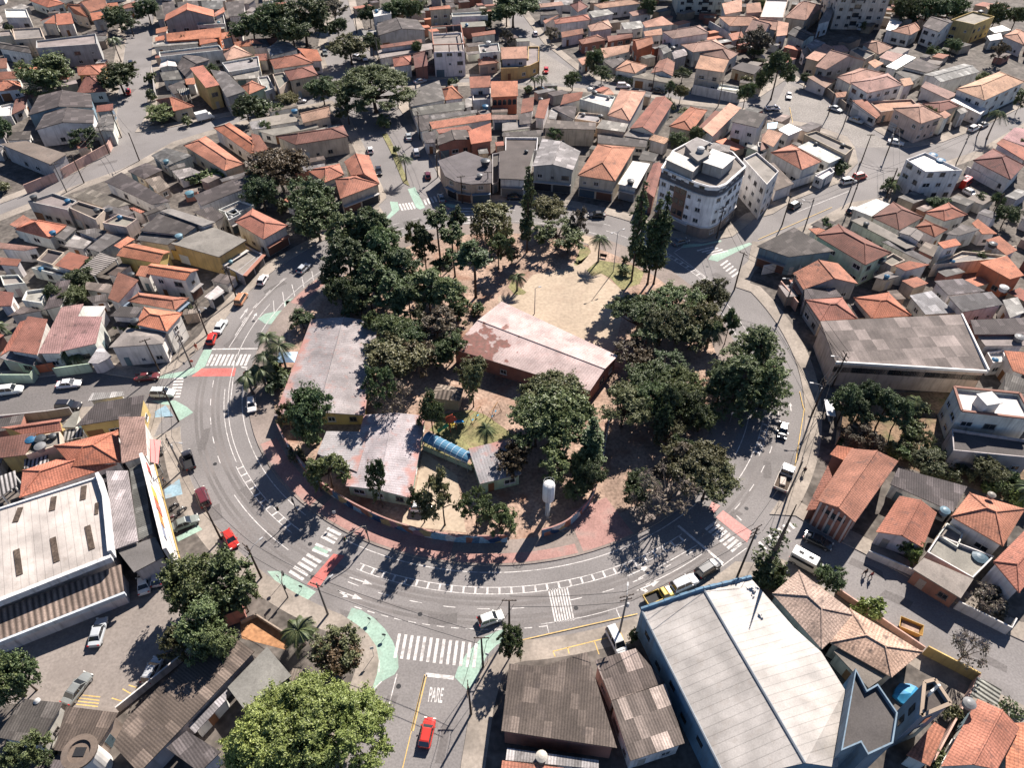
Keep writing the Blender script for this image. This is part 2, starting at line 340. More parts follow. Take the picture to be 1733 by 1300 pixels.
B_S = px('D4', 1731, 900, 1400, 735, 1060, 540, 640, 265, 400, 105) + px('C4', 230, 1215, 150, 1180, 60, 1210) + arc(59.6, -52, -86, 20) + px('D2', 1640, 500, 1540, 600, 1500, 660, 1470, 750, 1430, 900, 1365, 1290) + [Vector((-8, -40, 0)), Vector((120, -40, 0))]
structure(triangulated("pavement_block", B_S, KERB, M['pave']))
BLOCKS = [B_SW, B_W, S1W + [Vector((-420, 560, 0)), Vector((-520, 180, 0))], B_N, B_C, B_T, B_R, B_E, B_S]
# the island
structure(triangulated("island_pavement", arc(47.7, 0, 360, 96)[:-1], KERB, M['island']))
z1, z2, z3 = KERB + .004, KERB + .008, KERB + .012
sheet("island_soil", arc(43.2, 0, 360, 72)[:-1], z1, M['soil'])
sheet("sand_court", px('B3', -30, 700, 110, 690, 130, 640, 200, 560, 420, 520, 470, 470, 560, 430, 600, 470, 640, 550, 770, 650, 800, 720, 740, 1010, 640, 1200, 0, 900), z2, M['sand'])
sheet("sand_path", px('B3', 480, 490, 580, 420, 560, 360, 500, 340, 520, 300, 640, 330, 620, 420, 650, 455, 560, 520), z3, M['sand'])
sheet("park_lawn", px('P1', 770, 340, 850, 130, 930, 130, 968, 180, 930, 240, 860, 320, 810, 345), z3, M['grass'])
sheet("park_lawn", px('P1', 920, 400, 1060, 280, 1230, 310, 1460, 345, 1590, 430, 1540, 560, 1400, 610, 1330, 640, 1200, 500, 1090, 440, 980, 470), z3, M['grass'])
sheet("park_lawn", px('P1', 0, 600, 50, 510, 120, 590, 215, 660, 180, 690, 80, 690), z3, M['grass'])
sheet("playground_lawn", px('C2', 1160, 340, 1250, 240, 1430, 210, 1520, 240, 1720, 380, 1420, 470, 1380, 480), z2, M['grass'])
sheet("school_yard", px('C2', 1120, 480, 1340, 640, 1400, 1010, 960, 960, 1060, 790), z2, M['sand'])
sheet("school_lawn", px('C2', 1130, 400, 1120, 470, 1440, 610, 1440, 570), z3, M['grass'])
for q in ((-62.5, -73, 47.3, 39.5), (-74, -97, 47.3, 45.6), (-98, -127, 47.3, 43.6), (-129, -150, 47.3, 44.4), (149, 160, 47.3, 44.6)):
    sheet("red_pavement", arc(q[2], q[0], q[1], 8) + list(reversed(arc(q[3], q[0], q[1], 8))), z2, M['redpave'])
sheet("car_park_surface", px('D1', -40, 560, 0, 470, 620, 240, 820, 195, 860, 160, 1000, 100, 1200, 300, 1050, 620, 780, 940, 560, 1000, 150, 880, 0, 900), z1, M['lot'])
for p in (px('A3', 240, 320, 560, 520, 480, 545, 150, 540), px('A4', 190, 530, 440, 670, 560, 760, 900, 960, 640, 960, 580, 885, 330, 795, 80, 740)):
    sheet("cobbled_road", p, .006, M['cobble'])
sheet("dark_road", px('C1', -40, 236, 340, 216, 560, 186, 930, 160, 1060, 60, 1000, -20, 560, -38, -40, 36), .005, M['darkasphalt'])
sheet("garden_soil", px('C4', 520, 110, 1260, 90, 1250, 560, 1735, 560, 1735, 850, 1370, 715, 910, 570, 880, 540, 820, 470, 520, 440), KERB + .014, M['garden'])
sheet("lot_soil", px('D2', -70, 360, 40, 318, 275, 470, 225, 535, -60, 460), KERB + .014, M['redsoil'])
structure(triangulated("avenue_median", px('A2', 850, 872, 888, 870, 960, 1020, 1032, 1212, 992, 1192, 905, 980), KERB, M['grass']))
# painted ring markings, from measured radii
def strip(b, r0, r1, a0, a1, z, n=None):
    n = n or max(2, int(abs(a1 - a0) / 2)); A = arc(r0, a0, a1, n, z); B = arc(r1, a0, a1, n, z)
    for i in range(n): b.face([A[i], B[i], B[i + 1], A[i + 1]] if a1 > a0 else [A[i + 1], B[i + 1], B[i], A[i]])
def bar(b, p, q, wd, z):
    p, q = Vector(p), Vector(q); d = (q - p).normalized(); n = Vector((-d.y, d.x, 0)) * wd / 2
    b.face([Vector((v.x, v.y, z)) for v in (p - n, q - n, q + n, p + n)])
ZP = .018; ZG = .0105; ZR = .014
L = MB()
for a0, a1 in ((-172, -128), (-118, -48), (-32, 24), (58, 125), (142, 172)): strip(L, 48.74, 48.88, a0, a1, ZP)
for a0, a1 in ((-198, -148), (-148, -126), (-113, -55), (-44, 60), (112, 124)): strip(L, 51.22, 51.35, a0, a1, ZP)
for a0, a1 in ((-147, -127), (-113, -55), (-30, -10), (28, 52)):
    strip(L, 52.3, 52.43, a0, a1, ZP); a = a0 + .6
    while a < a1: strip(L, 51.35, 52.3, a, a + .34, ZP, 1); a += 1.95
for a0, a1, r in ((-172, -147, 54.4), (-113, -85, 54.7), (-78, -56, 54.5), (-44, -6, 53.8), (60, 122, 53.8), (147, 170, 54)):
    a = a0
    while a < a1: strip(L, r - .06, r + .07, a, a + 1.9, ZP); a += 5.2
a = -110
while a < -82: strip(L, 57.75, 57.9, a, a + 1.1, ZP); a += 2.05
for r, a0, a1 in ((51.95, -169, -148), (58.9, -64, -58), (55.6, -66, -55)): strip(L, r, r + .13, a0, a1, ZP)
strip(L, 53.6, 53.74, 152, 174, ZP); strip(L, 54.7, 54.85, -141, -125, ZP); strip(L, 57.4, 57.5, -83, -70, ZP)
structure(L.build("ring_lane_markings", M['white'], weld=False))
def zebra(p, q, n, ln0, ln1, wd=.45, z=ZP, m='white'):      # bars centred along p->q, each running ln0->ln1 (vectors)
    b = MB(); p, q = Vector(p), Vector(q)
    for i in range(n):
        c = p + (q - p) * (i / (n - 1)); bar(b, c + Vector(ln0), c + Vector(ln1), wd, z)
    return structure(b.build("zebra_crossing_markings", M[m], weld=False))
def zeb(k, a, b_, n, e, wd=.45):                            # a,b_: first/last bar, upper ends; e: lower end of first bar
    a, b_, e = at(k, *a), at(k, *b_), at(k, *e); zebra(a, b_, n, Vector((0, 0, 0)), e - a, wd)
zeb('P3', (-95, 160), (805, 270), 13, (-150, 445), .42)
zeb('P2', (830, 690), (1265, 690), 10, (765, 825), .5)
zeb('P2', (380, 975), (330, 1190), 7, (495, 972), .45)
zeb('Q3', (890, 545), (830, 625), 3, (1020, 610), .5); zeb('Q3', (775, 700), (745, 755), 2, (930, 765), .45)
zeb('Q3', (690, 800), (520, 965), 5, (825, 880), .5)
zeb('Q4', (760, 480), (1010, 690), 8, (660, 560), .45)
zeb('Q4', (1460, 480), (1180, 680), 7, (1530, 550), .5)
zeb('Q2', (460, 545), (600, 585), 4, (620, 505), .45); zeb('Q2', (760, 640), (870, 750), 5, (690, 690), .45)
zeb('Q1', (440, 375), (560, 360), 5, (470, 440), .5); zeb('Q1', (680, 330), (810, 290), 5, (705, 385), .5)
zeb('Q1', (1020, 420), (1050, 620), 8, (1180, 420), .45)
b = MB()                                                    # hatched pad near the church, thin bars
for i in range(8): bar(b, at('D3', 302 + i * 17, 140 - i * 2), at('D3', 347 + i * 17, 355 - i * 2), .22, ZP)
bar(b, at('D2', 1135, 694), at('D2', 1320, 716), .55, ZP)
for p in (((825, 630), (1440, 622)), ((1165, 840), (1235, 848))): bar(b, at('P2', *p[0]), at('P2', *p[1]), .35, ZP)
bar(b, at('Q4', 390, 520), at('Q4', 830, 890), .4, ZP); bar(b, at('Q4', 1010, 470), at('Q4', 960, 420), .25, ZP)
for k, p, q in (('D2', (950, 690), (870, 1000)), ('D2', (835, 600), (832, 680)), ('D2', (850, 738), (790, 800)), ('D3', (740, 262), (770, 335)), ('D3', (290, 370), (305, 430)), ('B2', (455, 490), (480, 600)),
                ('B2', (395, 535), (412, 630)), ('B2', (330, 570), (350, 670)), ('B2', (265, 620), (290, 720)), ('B2', (205, 670), (220, 775)), ('B2', (145, 725), (150, 800)), ('B4', (600, 10), (250, 150)),
                ('P2', (1320, 150), (1020, 610)), ('P2', (1070, 960), (1040, 1230)), ('P2', (1225, 850), (1175, 1250)), ('Q4', (790, 940), (1060, 740)), ('Q4', (0, 1040), (580, 710)), ('Q2', (230, 560), (620, 860)), ('Q2', (240, 555), (330, 500))):
    bar(b, at(k, *p), at(k, *q), .14, ZP)
structure(b.build("stop_line_markings", M['white'], weld=False))
def arrow(tail, head, hw=.9):
    p, q = Vector(tail), Vector(head); d = (q - p); ln = d.length; d.normalize(); n = Vector((-d.y, d.x, 0)); b = MB(); m_ = p + d * ln * .62
    bar(b, p, m_, .2, ZP); b.face([Vector((v.x, v.y, ZP)) for v in (m_ - n * hw / 2, q, m_ + n * hw / 2)])
    return structure(b.build("lane_arrow_marking", M['white'], weld=False))
arrow(at('D2', 640, 60), at('D2', 790, 108)); arrow(at('D2', 565, 148), at('D2', 728, 205)); arrow(at('D2', 565, 148), at('D2', 632, 192), .8)
arrow(at('C3', 815, 1290), at('C3', 968, 1222)); arrow(at('D3', 875, 148), at('D3', 1028, 82)); arrow(at('D3', 890, 140), at('D3', 950, 150), .8)
arrow(at('P2', 1150, 275), at('P2', 1245, 145), .8); arrow(at('P2', 1285, 295), at('P2', 1350, 200), .8); arrow(at('C4', 215, 215), at('C4', 208, 160), .7)
# green, red and yellow areas
G_ = lambda k, *xy: sheet("green_painted_area", px(k, *xy), ZG + (.0001 if False else 0), M['green'])
G_('D2', 655, 258, 720, 275, 800, 325, 870, 395, 925, 480, 955, 570, 960, 650, 935, 692, 850, 740, 800, 800, 745, 910, 770, 830, 815, 700, 832, 600, 815, 510, 760, 430, 690, 375, 622, 330)
G_('D2', 1640, 395, 1500, 455, 1400, 560, 1345, 650, 1325, 712, 1412, 800, 1480, 700, 1500, 640, 1540, 560, 1600, 500, 1660, 470)
G_('Q3', 300, 965, 430, 965, 778, 1168, 690, 1255, 480, 1150, 380, 1060)
G_('Q3', 735, 750, 800, 700, 905, 770, 860, 820)
G_('P2', 735, 620, 825, 635, 740, 835, 640, 900, 500, 960, 200, 975, 225, 935, 480, 890, 620, 840)
G_('C1', 985, 150, 1140, 145, 1220, 190, 1258, 225, 1165, 280, 1120, 190)
G_('P2', 1360, 275, 1440, 215, 1670, 165, 1720, 220, 1540, 335, 1450, 335)
G_('P2', 1660, 70, 1729, 60, 1729, 150, 1675, 160); G_('B2', 225, 730, 330, 680, 320, 700, 230, 780)
G_('B2', 350, 635, 400, 625, 395, 655, 350, 662); G_('B2', 412, 590, 470, 580, 462, 600, 415, 615)
G_('Q1', 345, 350, 420, 355, 440, 430, 330, 530, 310, 510, 365, 440); G_('Q1', 520, 230, 590, 210, 690, 410, 640, 430, 600, 410)
G_('Q1', 830, 320, 900, 370, 1030, 390, 960, 415, 850, 375)
G_('Q2', 570, 630, 600, 590, 970, 465, 1000, 480, 660, 650); G_('Q2', 330, 480, 520, 478, 690, 440, 700, 455, 480, 500, 300, 520)
sheet("red_painted_crossing", px('P2', 700, 855, 1105, 850, 1085, 945, 580, 952), ZR, M['red'])
sheet("red_painted_crossing", px('Q3', 950, 795, 1060, 815, 900, 1000, 800, 1135, 690, 1095), ZR, M['red'])
sheet("red_painted_crossing", px('Q4', 830, 370, 1110, 580, 1065, 685, 760, 440), ZR, M['pink'])
sheet("red_painted_crossing", px('Q4', 720, 290, 800, 330, 740, 400, 690, 360), z3, M['pink']); sheet("red_painted_crossing", px('Q1', 830, 385, 940, 420, 920, 440, 850, 410), ZR, M['pink'])
for k, xy in (('C1', (1070, 730, 1170, 660, 1190, 760, 1080, 790)), ('C1', (1010, 220, 1080, 180, 1130, 250, 1010, 260))): sheet("blue_painted_bay", px(k, *xy), z1, M['bluepaint'])
sheet("green_painted_bay", px('C1', 1150, 1040, 1290, 960, 1320, 990, 1160, 1070), z1, M['green'])
b = MB()
for k, p, q in (('P3', (200, 640), (40, 1300)), ('P3', (222, 640), (64, 1300))): bar(b, at(k, *p), at(k, *q), .14, ZP)
bar(b, at('D2', 1130, 700), at('D2', 985, 1310), .12, ZP)
structure(b.build("yellow_centre_line", M['yellow'], weld=False))
b = MB()
for k, p, q in (('D3', (130, 470), (880, 300)), ('D3', (330, 545), (690, 455)), ('D3', (600, 480), (630, 565)), ('D3', (770, 420), (805, 510)), ('D3', (425, 520), (435, 560)), ('D3', (330, 545), (345, 580)), ('C4', (270, 90), (295, 200)), ('C4', (300, 200), (235, 600)), ('A4', (205, 700), (225, 800)),
                ('B4', (480, 120), (0, 330)), ('D1', (500, 890), (640, 905)), ('D1', (510, 870), (645, 885)), ('D1', (520, 850), (650, 865)), ('D1', (540, 830), (655, 843)), ('D1', (730, 850), (830, 880)), ('D1', (800, 790), (880, 835)), ('D1', (840, 765), (920, 790))):
    bar(b, at(k, *p), at(k, *q), .13, z2)
structure(b.build("yellow_bay_markings", M['yellow'], weld=False))
# repairs, tracks and covers in the asphalt
rp_ = random.Random(12)
for k, x, y, a_, w0, w1 in (('Q3', 170, 230, -50, 5.5, 2.4), ('Q3', 350, 640, -40, 3.2, 1.2), ('D2', 700, 320, -15, 6, 1.1), ('D2', 1250, 330, 4, 4, 1.6), ('D2', 900, 900, 80, 3, 1.4), ('D2', 1250, 1150, 82, 5, 1.0), ('D3', 600, 300, 15, 4.5, 1.0), ('C3', 1500, 900, 40, 3, 1.4), ('C4', 60, 600, 75, 4, 1.2), ('C1', 1330, 400, 95, 5, 1.2), ('C1', 1400, 880, 120, 3, 2), ('B1', 1500, 1000, 60, 3, 1.2),
                            ('B2', 150, 640, 45, 5, 1.3), ('B2', 1050, 210, 20, 5, 1.5), ('B3', 600, 230, -15, 4, 1.2), ('Q2', 700, 800, -40, 4, 1.4), ('A4', 400, 860, -30, 5, 1.6), ('A4', 1100, 1050, 30, 5, 1.4), ('A1', 850, 600, 88, 6, 1.6), ('A1', 700, 1060, 30, 5, 1.4), ('C4', 700, 1235, -30, 5, 1.3), ('D4', 900, 200, -32, 4, 1.4), ('D4', 1500, 600, -35, 5, 1.2)):
    c = at(k, x, y); d = Vector((math.cos(R(a_)), math.sin(R(a_)), 0)); n = Vector((-d.y, d.x, 0)); q = [c + d * (u * w0 / 2 * rp_.uniform(.85, 1.15)) + n * (v * w1 / 2 * rp_.uniform(.8, 1.2)) for u, v in ((-1, -1), (0, -1), (1, -1), (1, 1), (.2, 1), (-1, 1))]
    sheet("asphalt_repair_patch", q, .0075, M['darkasphalt'])
def disc(name, c, r, z, m, n=14): return sheet(name, [Vector((c.x + r * math.cos(6.283 * i / n), c.y + r * math.sin(6.283 * i / n), 0)) for i in range(n)], z, m)
for k, x, y in (('D2', 1100, 300), ('D2', 960, 770), ('D3', 480, 260), ('Q3', 720, 700), ('C1', 1400, 560), ('B1', 1650, 860), ('Q2', 560, 700), ('C4', 110, 200), ('C3', 1590, 850), ('D2', 400, 60), ('B2', 1100, 200), ('A4', 1000, 1080)): disc("manhole_cover", at(k, x, y), .34, .0122, M['cable'])
for r0, a0, a1 in ((53.1, -205, -20), (54.0, -205, -20), (56.0, -180, -50), (56.9, -180, -50)):
    b = MB(); strip(b, r0 - .28, r0 + .28, a0, a1, .0035, 90); structure(b.build("worn_tyre_track", M['track'], weld=False))
tc = bpy.data.curves.new("road_lettering", 'FONT'); tc.body = "PARE"; tc.size = 1.0; tc.align_x = 'CENTER'; tc.align_y = 'CENTER'; tc.extrude = .001; tc.offset = .015
to = link("road_lettering", tc); to.data.materials.append(M['white']); to.location = at('D2', 1202, 832, ZP); to.rotation_euler = (0, 0, R(-4)); to.scale = (.84, 2.75, 1)
structure(to)

# ------------------------------------------------------------------ houses
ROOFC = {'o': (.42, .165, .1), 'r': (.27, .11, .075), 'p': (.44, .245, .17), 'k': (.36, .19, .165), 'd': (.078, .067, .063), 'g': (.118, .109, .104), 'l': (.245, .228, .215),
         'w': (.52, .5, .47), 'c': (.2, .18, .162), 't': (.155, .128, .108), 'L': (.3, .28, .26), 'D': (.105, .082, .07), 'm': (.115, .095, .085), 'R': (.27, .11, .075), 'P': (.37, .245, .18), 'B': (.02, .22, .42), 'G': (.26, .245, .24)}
ROOFM = {'o': 'tile', 'r': 'tile', 'p': 'tile', 'k': 'tile', 'R': 'oldtile', 'P': 'oldtile', 'd': 'fibre', 'g': 'fibre', 'l': 'fibre', 't': 'fibre', 'D': 'fibre', 'm': 'patch', 'c': 'conc', 'w': 'metal', 'L': 'slat', 'B': 'tarp', 'G': 'fibre'}
WALLC = {'w': (.56, .54, .51), 'c': (.46, .38, .3), 'g': (.32, .3, .29), 'y': (.46, .33, .14), 'b': (.14, .19, .235), 'n': (.36, .44, .34), 'o': (.46, .15, .08), 'k': (.27, .13, .1), 'p': (.45, .29, .24), 't': (.3, .24, .19), 'l': (.5, .48, .46)}
RNAME = {'o': 'orange-tiled', 'r': 'dark-red-tiled', 'p': 'peach-tiled', 'k': 'pinkish', 'R': 'blotchy-tiled', 'P': 'beige-tiled', 'd': 'dark-sheeted', 'g': 'grey-sheeted', 'l': 'light-sheeted', 't': 'tan-sheeted', 'D': 'brown-corrugated', 'm': 'patched-corrugated',
         'c': 'concrete-topped', 'w': 'white-topped', 'L': 'striped', 'B': 'blue-topped', 'G': 'grey-corrugated'}
WNAME = {'w': 'white', 'c': 'cream', 'g': 'grey', 'y': 'ochre', 'b': 'blue', 'n': 'pale green', 'o': 'orange', 'k': 'brick red', 'p': 'pink', 't': 'tan', 'l': 'pale grey'}
def jit(c, a=.12):
    f = 1 + rnd.uniform(-a, a); return tuple(max(.01, min(.85, v * f * (1 + rnd.uniform(-.04, .04)))) for v in c)
# shared window and door meshes
def window_meshes(wd, ht):
    b = MB(); t = .09
    for x0, x1, z0_, z1_ in ((-wd / 2, wd / 2, 0, t), (-wd / 2, wd / 2, ht - t, ht), (-wd / 2, -wd / 2 + t, t, ht - t), (wd / 2 - t, wd / 2, t, ht - t), (-t / 3, t / 3, t, ht - t)):
        b.box(((x0 + x1) / 2, -.04, z0_), x1 - x0, .08, z1_ - z0_)
    b.box((0, -.08, -.08), wd + .2, .16, .08)
    f = b.mesh("window_frame", [M['trim']]); g = MB(); g.box((0, -.012, t), wd - t * 2, .02, ht - 2 * t); return f, g.mesh("window_pane", [M['glass']])
WIN = [window_meshes(1.3, 1.1), window_meshes(1.9, 1.15), window_meshes(.8, .7)]
b = MB(); b.box((0, -.025, 0), 1.0, .05, 2.1); DOOR = b.mesh("door", [M['trim']])
b = MB(); b.box((.38, -.07, 1.0), .06, .05, .14); HANDLE = b.mesh("door_handle", [M['black']])
b = MB(); b.box((0, -.03, 0), 2.6, .06, 2.3)
for i in range(5): b.box((0, -.08, .2 + .45 * i), 2.5, .04, .06)
GARAGE = b.mesh("garage_door", [M['trim']])
def put(mesh, name, parent, p, rz, color=None):
    o = link(name, mesh, parent, color); o.location = p; o.rotation_euler = (0, 0, rz); return o
def add_openings(root, org, poly, h, near, wallc, seed, doors=True, force=None):
    r = random.Random(seed); n = len(poly); cand = []
    for i in range(n):
        a, c = poly[i], poly[(i + 1) % n]; e = c - a; e.z = 0; ln = e.length
        if ln < 2.2: continue
        nn = Vector((e.y, -e.x, 0)).normalized(); mid = (a + c) / 2; tocam = Vector((-mid.x, -mid.y, 0)).normalized()
        if nn.dot(tocam) > .22: cand.append((ln, i, a, c, nn))
    cand.sort(key=lambda q: -q[0]); st = 1 if h < 4.1 else 2 if h < 6.6 else max(2, int(round(h / 2.9)))
    for ci, (ln, i, a, c, nn) in enumerate(cand):
        d = (c - a).normalized(); rz = math.atan2(d.y, d.x); k = max(1, min(4 if force is None else 9, int(ln / (2.9 if force is None else force))))
        for s in range(st):
            z = 1.05 + s * 2.8
            if z + 1.4 > h - .15: continue
            for j in range(k):
                if force is None and r.random() < .12: continue
                p = a + d * (ln * (j + .5) / k); p.z = z
                if doors and s == 0 and ci == 0 and j == 0:
                    p.z = KERB; big = ln > 6 and r.random() < .5; col = jit(r.choice([(.2, .1, .05), (.4, .4, .4), (.1, .14, .16), (.3, .27, .24)]))
                    dd = put(GARAGE if big else DOOR, "garage_door" if big else "door", root, p - org, rz, col)
                    if near and not big: put(HANDLE, "handle", dd, (0, 0, 0), 0)
                    continue
                wi = 0 if r.random() < .6 else 1 if ln / k > 2.6 and r.random() < .6 else 2
                f = put(WIN[wi][0], "window", root, p - org, rz, (.5, .48, .46) if r.random() < .6 else (.16, .14, .13))
                put(WIN[wi][1], "pane", f, (0, 0, 0), 0)
def inset(poly, d):
    n = len(poly); out = []
    for i in range(n):
        p0, p1, p2 = poly[i - 1], poly[i], poly[(i + 1) % n]
        e1 = Vector((p1.x - p0.x, p1.y - p0.y, 0)).normalized(); e2 = Vector((p2.x - p1.x, p2.y - p1.y, 0)).normalized()
        n1 = Vector((-e1.y, e1.x, 0)); n2 = Vector((-e2.y, e2.x, 0)); bis = n1 + n2
        if bis.length < .1: bis = n1
        bis.normalize(); cs = max(.45, bis.dot(n1)); out.append(Vector((p1.x, p1.y, 0)) + bis * d / cs)
    return out
def solid_roof(mb, tops, du_list, th, mats=None):            # top faces plus an underside and a fascia all round
    for i, (t, du) in enumerate(zip(tops, du_list)): mb.roof(t, du, 0)
    cnt = {}
    for t in tops:
        for i in range(len(t)):
            a, c = tuple(round(v, 3) for v in t[i]), tuple(round(v, 3) for v in t[(i + 1) % len(t)])
            cnt[(a, c)] = (t[i], t[(i + 1) % len(t)])
    for (a, c), (p, q) in cnt.items():
        if (c, a) not in cnt:
            dn = Vector((0, 0, th)); mb.face([q, p, Vector(p) - dn, Vector(q) - dn], 1)
    for t in tops: mb.face([Vector(p) - Vector((0, 0, th)) for p in reversed(t)], 1)
HN = 0
FOOT = []; ROOFTOPS = []
CATN = {}
def house(ty, h, rm, wc, pts, look=None, pitch=None, name=None, cat='house', wins=True, rmat=None, rise=None, wallgap=.35):
    """pts: roof outline as (tile, x, y) pixel corners at height h; p1-p2 runs along the ridge (or is the high side of a lean-to)."""
    global HN; HN += 1
    P = [at(k, x, y, h) for k, x, y in pts]
    if len(P) == 3: P.append(P[0] + P[2] - P[1])
    a = sum(P[i].x * P[(i + 1) % len(P)].y - P[(i + 1) % len(P)].x * P[i].y for i in range(len(P)))
    if a < 0: P = [P[1], P[0]] + list(reversed(P[2:])) if len(P) == 4 else list(reversed(P))
    cen = sum(P, Vector()) / len(P); org = Vector((cen.x, cen.y, 0)); near = cen.y < 215
    tile = rm in 'orpkRP'
    if name is None: name = {'L': 'pergola'}.get(rm) or ('house' if ty in 'gh' or wc in 'cyp' else 'flat_roofed_house' if ty in 'fb' else 'lean_to_house')
    root = empty(name, org)
    rc = jit(ROOFC[rm]) if not tile else tuple(v * w_ for v, w_ in zip(jit(ROOFC[rm], .2), rnd.choice(((1, 1, 1), (1, 1, 1), (.8, .86, .95), (.92, 1.02, 1.1), (1.04, 1.08, 1.1), (.68, .78, .92))))); wcol = jit(WALLC[wc], .1); mt = M[rmat or ROOFM[rm]]
    flat = rm == 'w' and ty in 'fb'
    if flat: mt = M['conc']
    if ty == 'b' and rm in 'dgltG' or ty == 'f' and rm in 'dgltG': mt = M['conc'] if rmat is None else mt
    W = inset(P, wallgap if ty not in 'f' else 0.0); FOOT.append([(p.x, p.y) for p in P] + [(cen.x, cen.y, math.atan2((P[1] - P[0]).y, (P[1] - P[0]).x))])
    R_ = MB(); Wl = MB()
    e12 = (P[1] - P[0]); ln = e12.length; 
    if ty in 'gh':
        wd = ((P[3] - P[0]).length + (P[2] - P[1]).length) / 2
        tp = pitch or (20 if tile else 10)
        rs = rise or .5 * wd * math.tan(R(tp)); u = e12.normalized()
        m1, m2 = (P[0] + P[3]) / 2, (P[1] + P[2]) / 2; up = Vector((0, 0, rs))
        if ty == 'h':
            L_ = (m2 - m1).length; ins = min(wd / 2, L_ * .42); v = (m2 - m1).normalized(); r1, r2 = m1 + v * ins + up, m2 - v * ins + up
            tops = [[P[0], P[1], r2, r1], [P[2], P[3], r1, r2], [P[1], P[2], r2], [P[3], P[0], r1]]
            solid_roof(R_, tops, [u, -u, P[2] - P[1], P[0] - P[3]], .16)
            if tile:
                for s_, e_ in ((r1, r2), (P[0], r1), (P[3], r1), (P[1], r2), (P[2], r2)): R_.tube([s_ + Vector((0, 0, .02)), e_ + Vector((0, 0, .03))], .13, 5, 2)
        else:
            r1, r2 = m1 + up, m2 + up
            solid_roof(R_, [[P[0], P[1], r2, r1], [P[2], P[3], r1, r2]], [u, -u], .16)
            R_.tube([r1 + Vector((0, 0, .02)), r2 + Vector((0, 0, .02))], .13, 5, 2)
        hw = h - .1
        for i in range(4): Wl.wall(W[i], W[(i + 1) % 4], 0, hw)
        if ty == 'g':
            k = .93
            for i, j, m_ in ((1, 2, (W[1] + W[2]) / 2), (3, 0, (W[3] + W[0]) / 2)):
                Wl.face([(W[i].x, W[i].y, hw), (W[j].x, W[j].y, hw), (m_.x, m_.y, h + rs * k - .08)])
    elif ty == 's':
        dep = ((P[3] - P[0]).length + (P[2] - P[1]).length) / 2; rs = rise if rise is not None else min(1.6, dep * (.16 if tile else .07))
        Q = [at(*pts[0], h + rs), at(*pts[1], h + rs)] if a > 0 or len(P) != 4 else [at(*pts[1], h + rs), at(*pts[0], h + rs)]
        if len(P) == 4 and len(pts) == 4: P[0], P[1] = Q
        elif len(P) == 4: P[0].z = P[1].z = h + rs
        W = inset(P, wallgap)
        if len(P) == 4: tops = [[P[0], P[1], P[2]], [P[0], P[2], P[3]]]; solid_roof(R_, tops, [e12, e12], .14)
        else: solid_roof(R_, [P], [e12], .14)
        if len(P) == 4:
            zz = [P[0].z - .16, P[1].z - .16, P[2].z - .16, P[3].z - .16]
            if rm != 'L':
                for i in range(4): Wl.wall(W[i], W[(i + 1) % 4], 0, zz[i], zz[(i + 1) % 4])
            else:
                for i in range(4): Wl.box((W[i].x, W[i].y, 0), .22, .22, zz[i])
        else:
            for i in range(len(W)): Wl.wall(W[i], W[(i + 1) % len(W)], 0, h - .15)
    else:
        if ty == 'f':
            rz_ = h - .55; T = .18; inn = inset(P, T)
            R_.roof([Vector((p.x, p.y, rz_)) for p in inn], e12, 0)
            for i in range(len(P)):
                j = (i + 1) % len(P); Wl.wall(P[i], P[j], 0, h)
                Wl.face([(P[i].x, P[i].y, h), (P[j].x, P[j].y, h), (inn[j].x, inn[j].y, h), (inn[i].x, inn[i].y, h)], 0)
                Wl.wall(inn[j], inn[i], rz_ - .05, h)
        else:
            solid_roof(R_, [P], [e12], .2)
            for i in range(len(W)): Wl.wall(W[i], W[(i + 1) % len(W)], 0, h - .19)
    if look is None and ty in 'fb' and rm in 'clgdw': ROOFTOPS.append((cen.x, cen.y, h - .5 if ty == 'f' else h, list(P)))
    rcap = tuple(min(.7, v * 1.18 + .01) for v in rc)
    if Wl.v: Wl.build("wall" if rm != 'L' else "post", M['wall'], root, org, wcol)
    trimcol = M['trim']
    ro = R_.build("roof", [mt, mt, mt] if ty in 'f' else [mt, M['wall'], mt], root, org, rc)
    if len(P) > 4:
        bm = bmesh.new(); bm.from_mesh(ro.data); bmesh.ops.triangulate(bm, faces=[f for f in bm.faces if len(f.verts) > 4]); bm.to_mesh(ro.data); bm.free()
    if wins and rm != 'L' and h > 2.6: add_openings(root, org, [Vector((p.x, p.y, 0)) for p in W] if ty != 'f' else [Vector((p.x, p.y, 0)) for p in P], h, near, wcol, HN)
    tyn = {'g': 'gabled', 'h': 'hipped', 's': 'sloping', 'f': 'parapet-roofed', 'b': 'flat-roofed'}[ty]
    if look is None:
        cat = {'L': 'pergola'}.get(rm, 'house')
        look = "striped slatted pergola" if rm == 'L' else f"{RNAME[rm]} {tyn} house, {WNAME[wc]} walls"
        later(root, look, cat, cen + Vector((0, 0, h)), 'houses packed along the streets' if rm != 'L' else 'slatted pergolas')
    else:
        tag(root, look, cat); landmark(look, cen + Vector((0, 0, h)))
    return root, P
HSCALE = .88
def parse(txt):
    for line in txt.strip().splitlines():
        t = line.split()
        if not t: continue
        if len(t) == 1: k = t[0]; continue
        c = ' '.join(t[4:]).replace(',', ' ').split(); pts = [(k, float(c[i]), float(c[i + 1])) for i in range(0, len(c), 2)]
        h = float(t[1]); house(t[0], 2.9 if h <= 3 else h * HSCALE, t[2], t[3], pts)
